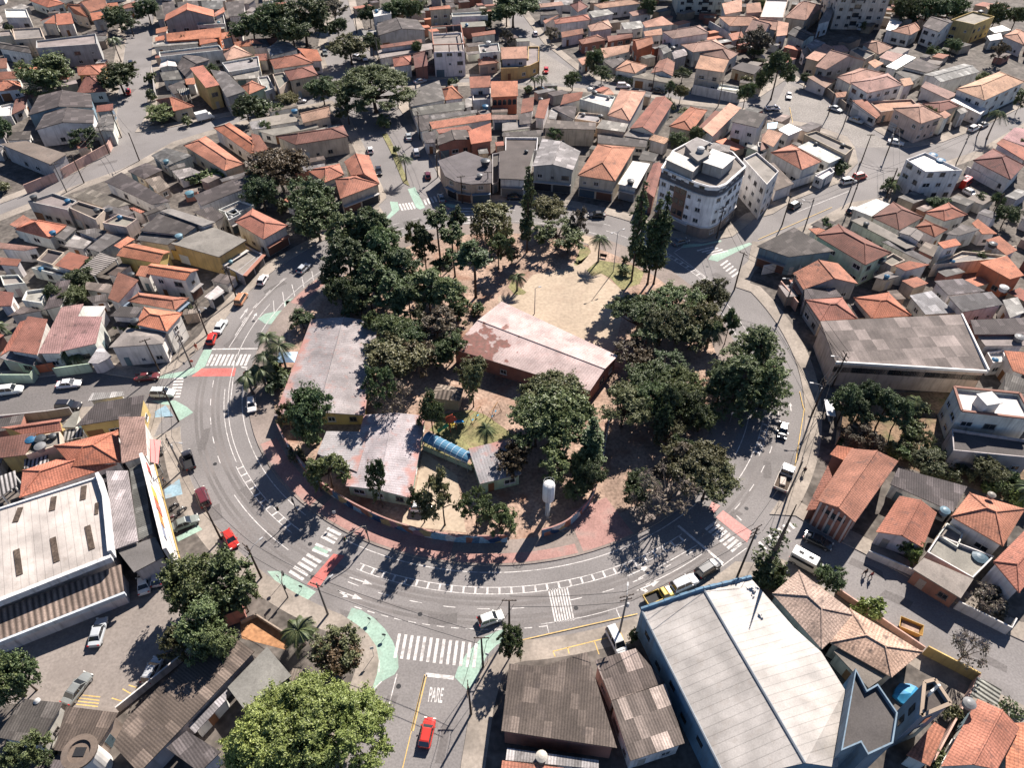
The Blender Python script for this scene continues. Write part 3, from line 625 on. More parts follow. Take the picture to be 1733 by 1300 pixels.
HOUSES = """
A1
h 4 o w 190,0 310,45 420,20 330,-25
g 5 o w 500,25 690,-12 700,45 585,75
g 5 o c 430,50 500,35 575,110 480,85
s 5 o w 362,88 460,80 480,150 368,160
s 5 o w 262,130 352,95 365,150 280,148
h 5 o w 780,45 880,5 905,35 800,55
s 4 o w 690,20 765,12 775,50 690,80
s 5 o w 585,82 655,72 690,110 600,132
f 5 w w 30,55 170,55 190,110 40,110
f 7 c c 80,185 262,175 285,240 95,255
f 6 c c -20,195 70,190 80,225 -20,235
g 5 d w 0,270 185,300 205,345 -10,310
s 4 o w -40,380 42,375 46,440 -40,447
s 4 r w -30,466 115,460 120,505 -30,518
h 4 o w -40,520 130,530 142,575 -20,592
h 4 o y 500,432 692,420 660,480 508,488
h 4 r w 500,605 695,592 645,490 545,500
g 6 d b 590,610 605,697 180,750 250,620
g 6 d w 610,715 608,800 228,845 290,735
s 4 r b 630,685 735,672 735,715 625,727
g 5 g w 748,745 738,850 610,860 660,750
s 3 r w 100,640 185,615 160,705 75,745
f 3 w w 0,685 85,668 72,750 -10,755
s 3 d w 45,860 200,850 195,905 40,912
b 6 t g 0,935 170,915 435,1000 325,1068
s 5 d g 1005,35 1050,30 1070,120 1020,125
s 5 d w 1055,15 1130,5 1145,75 1070,110
s 5 d w 1155,10 1285,0 1300,62 1160,70
s 5 g g 1310,5 1450,0 1455,55 1320,62
s 5 d w 1462,10 1588,0 1590,100 1490,106
g 6 o g 1390,62 1395,105 1070,135 1080,92
s 5 o w 1395,82 1455,42 1465,72 1400,105
f 4 g w 1280,120 1455,95 1465,150 1285,160
s 5 o o 1082,215 1440,175 1430,240 1086,265
s 5 o w 1015,185 1090,168 1085,200 1015,215
s 5 o w 1010,240 1068,226 1075,255 1010,265
s 5 o w 1440,212 1500,202 1510,235 1440,255
s 4 l w 988,275 1290,250 1290,280 1000,302
s 4 o w 1296,252 1414,238 1415,266 1300,290
f 6 d w 1035,335 1425,290 1450,322 1040,366
g 4 g w 1495,140 1578,180 1580,235 1500,222
s 4 l w 1605,90 1700,62 1732,110 1620,130
g 4 w w 1140,400 1155,430 1035,440 1050,395
g 5 d g 1240,345 1365,385 1200,490 1150,430
s 8 o y 1235,440 1322,422 1430,550 1340,570
s 7 g g 1368,450 1470,465 1600,590 1475,632
f 5 l w 1445,405 1680,362 1690,430 1490,466
s 3 l l 1500,472 1690,447 1680,505 1530,516
h 5 p c 1452,345 1530,287 1645,355 1475,390
s 5 o w 1520,272 1650,252 1725,290 1540,302
s 5 d w 1632,272 1730,248 1760,300 1650,310
s 4 g w 1040,470 1180,452 1200,512 1060,522
s 3 d w 1090,560 1200,517 1210,590 1130,612
s 3 L w 1150,577 1230,570 1240,610 1180,622
s 4 o w 1202,512 1268,502 1270,545 1212,547
h 4 o c 1015,650 1110,640 1262,690 1130,722
h 5 o n 1572,560 1640,522 1732,565 1622,612
h 5 o c 1340,885 1588,1065 1462,1110 1195,945
h 5 o w 1495,797 1725,955 1635,1000 1390,830
h 4 g w 1080,960 1255,1010 1085,1080 985,1010
s 3 g w 1095,1082 1200,1058 1208,1080 1110,1106
s 3 l w 1120,1112 1240,1088 1308,1120 1170,1166
h 3 d c 830,1110 950,1058 1060,1105 935,1165
s 3 t c 940,1168 1040,1143 1108,1215 1030,1256
s 4 d w 790,1120 1110,1310 990,1330 680,1180
s 5 d w 1650,1112 1690,1185 1310,1340 1260,1272
s 4 l w 1620,792 1735,772 1735,830 1640,842
A2
s 4 r w 0,250 195,240 130,290 0,302
g 5 l w 95,310 200,262 305,318 125,365
h 5 r w 120,385 345,345 405,408 150,447
s 5 o w 300,310 430,320 462,392 380,396
h 7 r c 215,460 400,425 435,485 250,522
f 6 c c 140,480 212,466 245,520 182,578
s 4 o w 20,352 100,345 105,390 40,392
f 4 c y 0,366 48,360 58,420 0,432
f 4 l w 42,500 110,490 150,570 90,592
s 4 c w 0,775 255,735 320,785 0,836
g 5 p c 315,735 505,690 520,755 338,798
s 3 c w 45,850 420,795 440,826 150,882
h 6 r c 160,885 600,818 635,885 288,940
s 5 o w 0,865 55,880 115,970 20,1002
h 5 o w 360,1105 575,1065 605,1135 480,1186
g 6 o c 768,1010 835,1190 650,1140 605,1050
h 6 o c 545,1165 690,1140 835,1195 580,1292
s 4 o w 215,1300 290,1242 330,1260 270,1332
f 8 w w 790,65 900,30 912,85 800,106
f 5 l w 806,112 930,92 935,130 815,166
g 6 d g 1080,125 1135,192 830,228 820,150
s 3 l w 720,196 812,190 820,220 735,226
s 5 r w 840,292 1108,252 1115,276 845,312
b 3 c w 820,325 1175,278 1182,316 840,378
h 5 r w 920,375 1040,360 1048,415 930,432
g 5 r k 1050,360 1125,325 1155,425 1065,440
s 8 o c 1160,45 1290,30 1300,52 1160,62
f 6 c w 1305,82 1530,72 1540,96 1310,106
s 6 d w 1310,60 1480,45 1490,68 1310,80
b 5 c k 1362,142 1520,136 1530,166 1370,176
s 5 r w 1432,215 1588,192 1592,216 1440,236
f 7 c w 1480,290 1610,276 1620,330 1490,342
h 4 o c 1475,385 1555,348 1612,405 1480,422
s 5 g w 1010,600 1225,520 1262,648 1040,692
h 5 o w 1245,577 1310,553 1382,635 1262,650
s 4 g w 1042,702 1390,657 1390,710 1060,752
s 7 o w 1420,497 1558,491 1560,564 1425,571
s 4 g w 1168,752 1470,712 1472,732 1175,782
s 4 o w 1160,792 1562,734 1566,776 1180,838
s 4 o w 1205,842 1415,815 1440,842 1220,866
g 5 d k 1400,842 1435,905 1215,945 1210,882
s 5 o k 1412,850 1562,798 1566,915 1432,936
s 4 p w 1565,745 1735,748 1738,775 1568,776
b 6.5 g c 1215,1045 1395,982 1565,1045 1566,1190 1430,1198 1330,1180 1262,1145
s 4 d w 1062,765 1155,742 1165,838 1105,852
s 4 d w 1112,866 1200,850 1206,925 1132,930
f 5 c w 1442,572 1558,572 1558,640 1445,650
s 4 l w 1392,642 1436,622 1440,690 1396,700
f 3 d g 1570,1000 1620,990 1610,1180 1570,1200
A3
s 6 p w 240,22 388,6 400,30 250,46
g 4 d w 242,62 320,32 368,90 250,96
h 6 r w 440,27 510,2 560,40 490,76
h 5 p w 590,25 840,-8 910,18 640,52
s 4 p w 825,77 930,52 978,80 850,102
s 4 l w 562,72 680,52 728,86 590,112
s 4 l w 772,147 900,132 928,175 800,196
s 5 p w 912,142 1040,102 1118,155 930,176
h 6 o w 335,125 555,92 575,125 345,154
s 4 o w 265,132 372,92 330,118 280,152
h 5 p w 555,162 690,127 718,180 575,202
s 4 r w 382,206 525,182 530,215 390,242
h 4 o k 495,256 620,222 680,256 520,286
s 4 d w 742,192 845,182 848,210 745,216
s 3 r k 682,232 848,216 850,240 690,270
s 3 p w 640,312 830,287 842,330 665,376
g 6 o o 845,257 960,244 985,280 880,322
h 8 p w 1042,202 1288,162 1348,212 1110,249
s 5 p w 920,202 1038,182 1042,222 930,232
h 6 p w 1160,287 1390,252 1460,310 1240,337
h 5 p w 1285,347 1450,307 1540,345 1480,386
s 8 p c 1290,357 1478,388 1440,468 1255,442
b 4 d c 1490,442 1560,402 1690,432 1640,482
g 5 g w 1012,302 1060,272 1118,320 1050,352
s 5 l g 1102,332 1200,312 1205,355 1120,382
h 4 p w 730,452 810,387 948,425 865,476
g 4 r w 1020,393 967,472 1110,493 1125,402
s 3 t w 842,497 930,472 1112,510 1088,540
s 3 p w 492,382 560,362 584,400 520,422
s 3 d w 652,392 780,372 800,390 720,442
s 7 p c 1590,22 1680,12 1690,75 1590,82
s 6 p w 1430,20 1560,-10 1560,70 1450,90
h 5 p w 1410,105 1660,112 1731,160 1480,166
g 5 p w 1660,130 1760,165 1700,230 1580,205
s 3 o w 1472,217 1558,202 1578,240 1500,262
f 3 w w 1412,542 1545,562 1540,590 1400,572
s 5 r w 400,612 525,594 515,645 378,682
f 6 w w 505,642 600,602 735,627 700,696
s 4 p w 642,600 700,572 730,612 640,616
s 4 d w 322,700 380,682 484,692 470,776
s 4 l w 300,770 320,702 372,692 350,776
s 4 r w 240,652 312,637 275,770 212,762
s 4 r w 132,642 208,627 200,718 120,736
f 5 l c 472,770 500,727 650,742 630,796
s 6 t c 290,777 612,797 608,842 272,832
h 6 p w 935,595 830,785 685,748 770,580
g 5 r w 1110,670 985,868 832,834 1000,630
h 5 o c 1335,716 1235,852 1085,820 1225,692
s 6 p w 1480,667 1302,835 1370,886 1555,702
s 5 r w 1385,717 1277,826 1306,838 1425,727
s 8 d w 1545,707 1725,743 1668,830 1492,790
s 5 l c 650,777 822,804 798,858 610,832
s 4 l w 830,832 980,862 950,906 790,882
s 4 p w 985,872 1095,902 1055,936 955,906
s 5 p w 1690,872 1732,852 1735,960 1682,980
s 4 l n 1600,922 1688,962 1700,1000 1590,952
s 7 p g -10,306 160,299 166,376 -4,382
f 4.6 c y -10,442 100,438 180,424 238,396 240,300 168,300 168,378 -8,384
s 4 d w 110,742 190,732 190,800 112,810
b 3 c w 0,802 108,782 182,830 0,852
s 3 d w 0,862 266,842 268,882 0,886
s 3 d w 622,868 945,912 938,958 622,930
b 6 d w -20,985 215,942 150,1168 -20,1160
f 4 d w 22,892 232,894 225,975 20,980
g 8 G g 510,985 462,1105 195,1080 260,900
h 7 o c 865,960 735,1178 492,1140 622,937
s 5 w w 850,1047 963,1064 875,1224 752,1196
g 6 r k 1048,1070 990,1285 905,1252 985,1062
s 4 d w 885,1035 920,977 1018,1002 990,1052
A4
f 7 w c 55,-10 195,-5 165,110 15,106
h 6 p c 265,17 425,37 310,128 172,110
s 5 p w 130,132 200,147 188,225 118,233
g 5 p w 0,127 126,134 116,195 0,167
g 5 d w 260,167 375,227 300,263 192,216
s 6 c w 440,62 505,17 470,130 390,152
s 5 w w 860,122 940,140 880,200 832,190
h 5 p w 862,197 1040,132 1055,190 992,226
s 6 t c 870,82 1030,97 1010,125 860,110
g 7 d w 1150,97 1285,137 1180,206 1072,167
f 8 c y 1258,124 1400,70 1540,104 1410,156
s 4 p w 1482,42 1560,12 1648,46 1520,82
s 4 w w 1500,182 1590,162 1648,192 1540,211
h 5 p w 1595,232 1680,187 1745,215 1735,292
s 4 w w 1490,232 1580,212 1592,250 1510,262
s 5 l w 310,292 375,252 440,277 350,322
s 4 p w 280,322 328,302 348,330 300,362
s 6 p c 307,375 430,280 496,305 390,396
s 4 p w 485,294 560,292 600,333 492,342
g 7 p g 530,343 703,393 442,450 374,430
h 5 p w 680,287 730,260 877,305 785,353
f 5 g c 602,322 650,302 762,345 700,381
s 4 p w 787,370 842,327 945,352 880,400
s 4 p w 716,402 760,382 818,410 760,441
s 4 w w 832,430 960,352 1028,372 900,450
s 5 d w 942,432 1045,377 1188,432 1100,471
s 4 g w 892,467 980,442 1088,480 1000,531
h 6 p w 510,497 660,442 822,476 602,546
h 7 p w 602,537 845,474 943,550 712,603
s 6 p w 922,512 990,502 1013,545 950,560
g 6 l w 1080,482 1340,412 1443,465 1190,533
s 3 p w 317,497 400,482 508,520 440,570
s 3 p w 502,602 580,592 568,628 510,632
f 4 p c 722,657 1000,642 1048,690 800,726
s 5 p w 1062,562 1090,527 1303,612 1235,643
h 7 p w 1287,577 1570,464 1736,530 1475,651
s 4 w w 1252,650 1310,622 1488,705 1450,743
h 7 p c 877,704 1045,670 1203,755 1060,803
h 6 r c 1072,672 1250,647 1308,690 1182,726
s 6 p w 1172,742 1215,717 1258,745 1220,770
s 5 l w 1292,712 1340,697 1368,725 1320,742
s 3 r w 612,652 700,642 798,745 770,770
h 5 R w 1400,1042 1530,967 1733,1075 1645,1169
s 5 k w 1592,900 1670,827 1742,837 1742,950
s 5 r w 1552,932 1588,902 1742,960 1742,1048
s 6 p w 65,837 163,867 100,955 17,915
s 6 B w 62,800 128,792 118,835 60,837
s 5 w w 132,842 200,802 288,842 200,880
f 4 l w 0,922 60,932 88,960 0,1020
h 6 o w 82,990 215,940 413,1050 286,1103
b 4 w w 257,955 350,910 550,1022 462,1061
f 5 c c 302,872 380,850 623,960 570,1006
f 3 w w 370,1142 470,1087 498,1115 420,1166
s 4 t w 42,1065 100,1057 233,1195 112,1240
B1
f 6 c g 180,77 345,24 498,74 436,133
f 6 d c 442,116 510,77 688,130 620,196
s 4 o w 62,230 150,167 208,200 110,251
h 4 o w 100,262 205,197 433,236 322,321
s 3 g w 330,302 440,237 498,256 420,330
s 3 l w 420,370 490,292 598,340 540,390
s 4 g w 492,272 620,252 698,272 620,320
s 4 g w 562,386 690,287 828,292 650,411
f 6 c c 665,217 770,162 893,192 820,246
s 5 g w 652,132 700,102 878,150 820,181
s 4 d w 930,157 1065,97 1088,120 950,171
s 4 o w 840,122 870,117 943,145 915,156
s 5 t w 590,-3 850,97 702,130 452,42
s 6 d w 1040,152 1288,237 1200,300 912,270
s 5 g w 922,272 1183,302 1090,362 892,331
b 7 c w 1042,140 1110,124 1403,213 1320,241
s 5 d w 1255,147 1380,112 1463,171 1400,216
f 5 c w 1422,132 1560,72 1653,101 1520,166
f 5 c w 1462,152 1528,122 1568,160 1490,201
b 6 c y 1112,353 1375,240 1603,331 1425,441
f 3 c g 1432,482 1600,365 1708,422 1580,561
g 5 o y 870,352 1108,406 1035,483 757,432
s 5 o w 740,367 830,307 878,325 780,386
s 4 L w 522,520 650,412 768,451 610,566
s 4 r w 357,495 450,407 578,441 495,536
f 4 d c 237,460 310,387 418,411 340,491
s 4 p w 0,347 250,377 160,400 0,386
s 4 r w -10,442 138,456 110,500 -10,490
f 3 g w 202,512 290,492 458,545 420,566
g 7 o w 985,482 1293,523 1205,593 962,551
s 5 o w 915,497 998,502 970,574 882,560
s 5 o w 770,540 903,591 770,738 702,711
h 4 o w 900,674 1230,709 1140,786 832,729
s 3 w w 1330,700 1418,627 1458,660 1372,721
h 7 o w 937,770 1188,806 1085,926 882,881
h 6 c w 830,902 1083,931 1060,1006 707,1032
s 6 d w 785,762 933,769 876,838 714,826
s 4 d w 782,842 868,852 820,900 732,891
s 5 o w 180,827 308,846 240,1078 57,1051
s 4 r w 130,862 168,852 60,1050 2,1085
s 5 k w 400,767 543,746 385,1068 247,1071
s 5 k w 500,827 663,830 623,1005 397,1056
s 4 w w 542,762 688,761 650,830 507,826
s 4 d w 370,602 458,591 395,760 282,786
f 4 l w 142,722 170,662 308,642 270,741
s 3 r w -10,662 88,672 72,760 -10,761
s 3 d w 47,830 150,762 278,790 200,801
f 4 c w 0,562 118,556 163,610 22,626
s 3 t w 560,602 728,622 718,680 552,651
s 3 d w 562,702 688,682 700,730 600,741
s 3 G w 572,1130 650,1012 728,1090 640,1136
s 3 g n -10,1102 60,1054 238,1086 225,1150
B2
h 6 o w 10,127 238,236 80,326 -108,211
B4
s 6 d b 235,247 498,403 200,441 -8,371
s 4 d w 342,230 420,187 508,216 430,261
h 7 r n 522,227 868,413 700,493 377,301
s 4 o w 327,256 400,252 438,266 380,296
b 5 c w 605,202 680,180 1038,369 965,389
s 4 g w 802,342 880,332 1128,460 1108,490
h 5 r w 742,182 880,82 1078,181 920,266
h 5 r w 1022,247 1085,197 1233,263 1150,311
h 5 r w 1080,152 1240,87 1363,166 1215,206
b 4 w w 612,127 770,62 858,96 740,176
g 6 c w 1078,292 1048,340 917,281 975,242
s 5 g w 1222,290 1330,227 1448,261 1310,301
s 4 o w 1392,220 1430,192 1558,290 1460,291
s 4 r w 1482,330 1570,302 1688,396 1620,431
s 7 o w 1168,347 1285,320 1323,361 1210,386
s 4 t k 1042,395 1090,342 1178,371 1140,441
f 4 c c 1142,490 1330,402 1618,431 1560,451
s 5 o w 887,498 985,467 1118,491 960,531
b 4 c c 752,571 850,532 918,566 830,591
f 5 c c 802,461 880,417 958,461 870,500
g 5 R g 520,482 653,616 295,653 227,546
s 5 d g 302,650 500,642 548,700 300,721
h 5 o g 307,720 548,707 646,842 404,859
h 5 o g 622,707 850,672 998,821 740,841
s 3 d w 602,750 650,742 738,835 640,841
s 3 G w 987,692 1130,662 1288,805 1090,816
s 4 g w 1147,597 1330,582 1478,662 1240,691
s 5 g w 1242,702 1520,667 1598,751 1330,801
b 6 o o 1442,477 1620,432 1733,561 1640,586
s 6 d k 1382,852 1738,837 1738,945 1410,946
s 5 c w 1422,946 1738,948 1738,1020 1480,1021
s 5 o w 1602,1052 1742,1062 1742,1212 1660,1182
f 4 w w 1492,1062 1598,1047 1618,1120 1530,1130
s 6 d w 1612,1192 1742,1240 1742,1330 1602,1311
s 4 l w 1592,722 1690,702 1742,800 1640,840
C1
g 4 o y 0,322 400,264 403,341 165,376
s 5 r y -10,387 240,352 165,500 -10,521
s 5 d y 625,162 938,110 915,246 492,313
s 4 l w 600,97 800,87 808,115 572,150
b 4 c w 402,320 480,222 518,212 490,321
s 6 p w 772,252 940,249 956,501 792,556
h 5 o w 352,441 768,340 783,546 472,576
h 4 o w 147,602 530,477 763,561 127,779
f 5 c c 167,392 390,347 398,431 167,501
s 3 L w 412,342 538,322 538,380 415,411
s 3 L w 157,512 308,482 318,560 157,591
s 4 L w -10,642 98,602 108,700 -10,781
C4
s 4 d w 912,585 1363,706 1270,873 860,691
g 4 r w 1165,877 1073,1106 767,1001 920,767
h 5 o w 1377,747 1740,852 1595,1096 1257,901
h 6 o w 1532,1196 1740,987 1900,1152 1700,1400
f 3 c w 1102,1132 1175,1022 1538,1161 1400,1301
f 3 c w 1172,1022 1230,942 1338,1011 1300,1101
D1
b 4 c w 1482,776 1738,512 1898,701 1590,921
s 3 G w 1225,1032 1478,792 1470,861 1270,1076
s 4 d w 1082,1171 1215,1060 1438,1196 1300,1331
s 4 d w 152,851 410,878 250,1151 -28,1101
s 4 D c 430,900 770,942 600,1221 352,1186
D2
s 3 D w 272,652 368,662 300,741 182,771
D3
s 4 l w 32,1172 628,1252 628,1310 22,1250
s 4 o w 0,1252 400,1302 400,1420 -20,1400
s 5 m w 602,601 868,522 1058,746 710,866
s 5 m w 710,867 1060,752 1188,1141 835,1256
D4
b 4 c k 1007,6 1080,-68 1403,71 1320,196
b 4 t c 492,541 618,457 848,691 720,781
g 5 o w 1703,1041 1560,1310 1192,1291 1430,852
s 3 L w 1382,832 1430,707 1588,791 1560,891
s 4 o w 1150,1002 1223,1051 1120,1291 967,1216
s 4 o w 1742,1012 1742,1312 1612,1311
"""

# ------------------------------------------------------------------ the large and singular buildings
ROOFC.update({'H': (.37, .325, .32), 'K': (.42, .315, .31), 'J': (.255, .243, .24), 'X': (.125, .105, .1), 'Z': (.27, .215, .175), 'V': (.34, .305, .265), 'W': (.4, .38, .355)})
ROOFM.update({'H': 'stain', 'K': 'stain', 'J': 'stain', 'X': 'bigpatch', 'Z': 'bigcorr', 'V': 'metal', 'W': 'metal'})
RNAME.update({'H': 'pale red', 'K': 'faded pink', 'J': 'grey pink', 'X': 'patchwork grey', 'Z': 'ribbed brown', 'V': 'cream', 'W': 'white'})
M['stain'] = roof_mat("stained_sheet", .5, .8, (1.0, 2.4, .93, 1.07), .4, .85, (.3, .13, .1), .3, edge=(.33, .15, .12))
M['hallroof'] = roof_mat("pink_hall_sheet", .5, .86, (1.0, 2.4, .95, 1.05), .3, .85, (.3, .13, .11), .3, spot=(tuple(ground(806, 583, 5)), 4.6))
M['bigpatch'] = roof_mat("patchwork_sheet", .9, .9, (2.3, 2.9, .72, 1.75), .15, bump=.2, power=2.0)
def T(k, *xy): return [(k, xy[i], xy[i + 1]) for i in range(0, len(xy), 2)]
def extra(root, name, mb, mats, color=None, smooth=False): return mb.build(name, mats, root, root.location, color, smooth=smooth)
def extra0(root, name, mb, mats, color=None): return mb.build(name, mats, root, (0, 0, 0), color)
def beam(b, p, q, wd, z0, z1):
    p, q = Vector((p[0], p[1], 0)), Vector((q[0], q[1], 0)); d = (q - p).normalized(); n = Vector((-d.y, d.x, 0)) * wd / 2
    b.prism(ccw([p - n, q - n, q + n, p + n]), z0, z1, 0, 0, True)
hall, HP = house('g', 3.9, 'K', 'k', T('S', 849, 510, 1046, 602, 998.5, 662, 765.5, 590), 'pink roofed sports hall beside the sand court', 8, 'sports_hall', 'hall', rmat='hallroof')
house('g', 2.9, 'J', 'y', T('S', 527, 540, 464, 704, 617, 703, 640, 545), 'long grey pink school wing under the palm and pine shadows', 7, 'school_building', 'school')
house('g', 2.9, 'H', 'n', T('C2', 1136, 245, 1042, 783, 615, 703, 735, 240), 'pale red roofed school wing with green skirting by the mural wall', 7, 'school_building', 'school')
house('s', 2.7, 'J', 'n', T('C2', 765, 350, 690, 612, 430, 492, 490, 346), 'low grey side roof leaning on the pale red school wing', None, 'school_annex', 'annex', wins=False)
house('s', 3.2, 'J', 'n', T('C2', 1415, 458, 1705, 392, 1760, 625, 1490, 690), 'small grey roofed classroom at the end of the blue tunnel', None, 'classroom', 'school')
gz, _ = house('h', 3.0, 'Z', 't', T('C2', 1215, 38, 1385, 66, 1358, 152, 1160, 128), 'brown thatched playground shelter behind the play frames', 22, 'shelter', 'shelter', wins=False)
house('s', 3.6, 'Z', 'g', T('C3', 1120, 0, 1335, 58, 1322, 150, 1160, 118), 'ribbed brown park shed between the two dense trees', None, 'park_shed', 'shed', wins=False)
fac, FP = house('s', 6.2, 'X', 'c', T('B4', 405, 860, 1325, 815, 1495, 1190, 505, 1130), 'large patchwork grey factory shed with white roof edges', None, 'factory', 'factory', rise=.35, wins=False)
b = MB(); beam(b, FP[0], FP[3], .3, 5.9, 6.75); beam(b, FP[3], FP[2], .3, 5.95, 6.5); extra(fac, "roof_edge", b, M['trim'], (.6, .58, .55))
b = MB(); W_ = inset([Vector((p.x, p.y, 0)) for p in FP], .35)
for i in range(8):
    e = (W_[2] - W_[3]); p = W_[3] + e * ((i + .5) / 8); p.z = 3.6; rz = math.atan2(e.y, e.x)
    b = MB(); b.box((0, -.04, 0), 3.4, .08, 1.3); f = extra0(fac, "window", b, M['glass']); f.location = p - fac.location; f.rotation_euler = (0, 0, rz)
    b = MB(); b.box((0, -.09, -3.4), 3.6, .06, 3.1); f = extra0(fac, "wall_panel", b, M['wall'], jit(random.Random(i).choice([(.5, .46, .42), (.42, .16, .08), (.5, .46, .42), (.3, .28, .26)]))); f.location = p - fac.location; f.rotation_euler = (0, 0, rz)
for i in range(4):
    e = (W_[3] - W_[0]); p = W_[0] + e * ((i + .55) / 4); p.z = .4; rz = math.atan2(e.y, e.x)
    b = MB(); b.box((0, -.05, 0), 3.0, .06, 4.2); f = extra0(fac, "brick_panel", b, M['wall'], (.27, .12, .09)); f.location = p - fac.location; f.rotation_euler = (0, 0, rz)
bh, BP = house('g', 6.2, 'o', 'k', T('C4', 915, 540, 632, 940, 385, 797, 607, 458), 'brick fronted orange tile hall with white pilasters', 17, 'brick_hall', 'hall')
W_ = inset([Vector((p.x, p.y, 0)) for p in BP], .35)
def fronts(P_): return [(P_[i], P_[(i + 1) % 4]) for i in range(4)]
fr = min(fronts(W_), key=lambda s: (s[0] + s[1]).y)
for a_, c_ in [s for s in fronts(W_) if (s[1] - s[0]).length < 16 and s[0].y + s[1].y < 2 * bh.location.y]:
    d = (c_ - a_)
    for i in range(6):
        p = a_ + d * ((i + .3) / 5.6); b = MB(); b.box((p.x, p.y, 0), .3, .3, 6.1, math.atan2(d.y, d.x)); extra(bh, "pilaster", b, M['trim'], (.42, .36, .33))
    p = a_ + d * .5; p.z = 4.3; b = MB(); b.box((0, -.06, 0), 3.4, .1, .8); f = extra0(bh, "window", b, M['glass']); f.location = p - bh.location; f.rotation_euler = (0, 0, math.atan2(d.y, d.x))
house('s', 5.6, 'o', 'k', T('C4', 515, 438, 622, 456, 560, 536, 468, 496), 'small orange tile side roof behind the brick fronted hall', None, 'side_roof_house', 'house')
house('s', 3.2, 'R', 'k', T('C4', 455, 566, 482, 640, 420, 852, 312, 861), 'low dark orange lean-to roof along the pavement side of the brick hall', None, 'lean_to_house', 'house', wins=False)
wf, WP = house('f', 7.2, 'W', 'w', T('C4', 1275, 60, 1700, 102, 1790, 270, 1325, 216), 'white flat roofed house with brown brick parapet above the garden', None, 'flat_roofed_house')
b = MB()
for i in range(4): beam(b, WP[i], WP[(i + 1) % 4], .42, 7.2, 7.45)
extra(wf, "parapet_cap", b, M['trim'], (.2, .1, .075))
c = at('C4', 1465, 195, 6.6); b = MB(); b.box(c, 2.6, 2.4, 2.2, .2); b.box((c.x, c.y, c.z + 2.2), 3.0, 2.8, .18, .2); extra(wf, "stair_box", b, M['wall'], (.5, .48, .46))
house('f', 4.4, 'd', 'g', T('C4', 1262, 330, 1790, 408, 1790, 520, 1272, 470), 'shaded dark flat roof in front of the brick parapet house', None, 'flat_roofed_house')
# church
ch = empty("church", at('D3', 1250, 700)); HC = 6.3; RH = 1.7
E0, E1 = ground(1085, 1032, HC), ground(1230, 1322, HC); K0, K1 = ground(1190, 997, HC + RH), ground(1362, 1292, HC + RH)
F0 = ground(1270, 978, HC); FR = [F0, ground(1344, 1063, HC), ground(1390, 1104, HC), ground(1430, 1168, HC), ground(1418, 1300, HC)]
b = MB(); b.roof([E0, E1, K1], E1 - E0); b.roof([E0, K1, K0], E1 - E0)
for i in range(len(FR) - 1):
    t0, t1 = i / (len(FR) - 1), (i + 1) / (len(FR) - 1); b.roof([FR[i], K0.lerp(K1, t0), K0.lerp(K1, t1)], K1 - K0); b.roof([FR[i], K0.lerp(K1, t1), FR[i + 1]], K1 - K0)
extra(ch, "roof", b, M['metal'], (.315, .292, .27))
b = MB(); W_ = [E0, E1, K1] + list(reversed(FR)) + [K0]
for i in range(len(W_)):
    p, q = W_[i], W_[(i + 1) % len(W_)]; b.wall(q, p, 0, q.z - .05, p.z - .05)
extra(ch, "wall", b, M['wall'], (.115, .195, .27))
b = MB()
for p, q in ((E0, K0), (K0, F0)):
    for i in range(8):
        s_, e_ = p.lerp(q, i / 8), p.lerp(q, (i + 1) / 8); b.tube([s_ + Vector((0, 0, .1)), e_ + Vector((0, 0, .1))], .3 + .06 * (i % 2), 6)
extra(ch, "parapet", b, M['wall'], (.11, .185, .255))
b = MB(); b.tube([K0 + Vector((0, 0, .06)), K1 + Vector((0, 0, .06))], .16, 5); b.tube([E0 + Vector((0, 0, .05)), E1 + Vector((0, 0, .05))], .14, 5); extra(ch, "roof_trim", b, M['trim'], (.2, .22, .24))
for i in range(5):
    p = E0.lerp(E1, .12 + .16 * i); d = E1 - E0; p.z = 1.6 if i % 2 else 3.2; b = MB(); b.box((0, .05, 0), 1.3, .14, 1.1); f = extra0(ch, "window", b, M['glass']); f.location = p - ch.location; f.rotation_euler = (0, 0, math.atan2(-d.y, -d.x) + math.pi)
tag(ch, "blue walled church with a broad white metal roof", "church"); landmark("blue walled church with a broad white metal roof", at('D3', 1400, 700, 7))
tb, TP = house('f', 9.2, 'd', 'b', T('D4', 635, 652, 710, 792, 780, 752, 910, 942, 880, 1140, 716, 1216, 670, 1136, 540, 1190), 'blue zigzag parapet block behind the church with a brown sunken roof', None, 'church_block', 'church building', wins=False)
bt, TP = house('f', 10.5, 'd', 'b', T('D4', 1080, 745, 1150, 727, 1252, 882, 1060, 963), 'blue open topped bell tower with a pale cross', None, 'bell_tower', 'bell tower', wins=False)
b = MB()
for i in range(4): beam(b, TP[i], TP[(i + 1) % 4], .4, 10.5, 10.68)
extra(bt, "rim", b, M['trim'], (.26, .2, .15))
c = TP[0].lerp(TP[2], .42); b = MB(); b.box((c.x, c.y, 10), .22, .22, 3.2); b.box((c.x, c.y, 12.2), 1.6, .22, .22, .5); extra(bt, "cross", b, M['trim'], (.5, .5, .48))
q = [p * 1 for p in TP]; e = q[3] - q[0]
for i in range(4):
    a_, c_ = TP[i], TP[(i + 1) % 4]
    if (a_ + c_).y / 2 > bt.location.y: continue
    for z in (3, 6.4):
        d = c_ - a_; p = a_ + d * .5; p.z = z; b = MB(); b.box((0, -.04, 0), .9, .08, 2.0); f = extra0(bt, "opening", b, M['glass']); f.location = p - bt.location; f.rotation_euler = (0, 0, math.atan2(d.y, d.x))
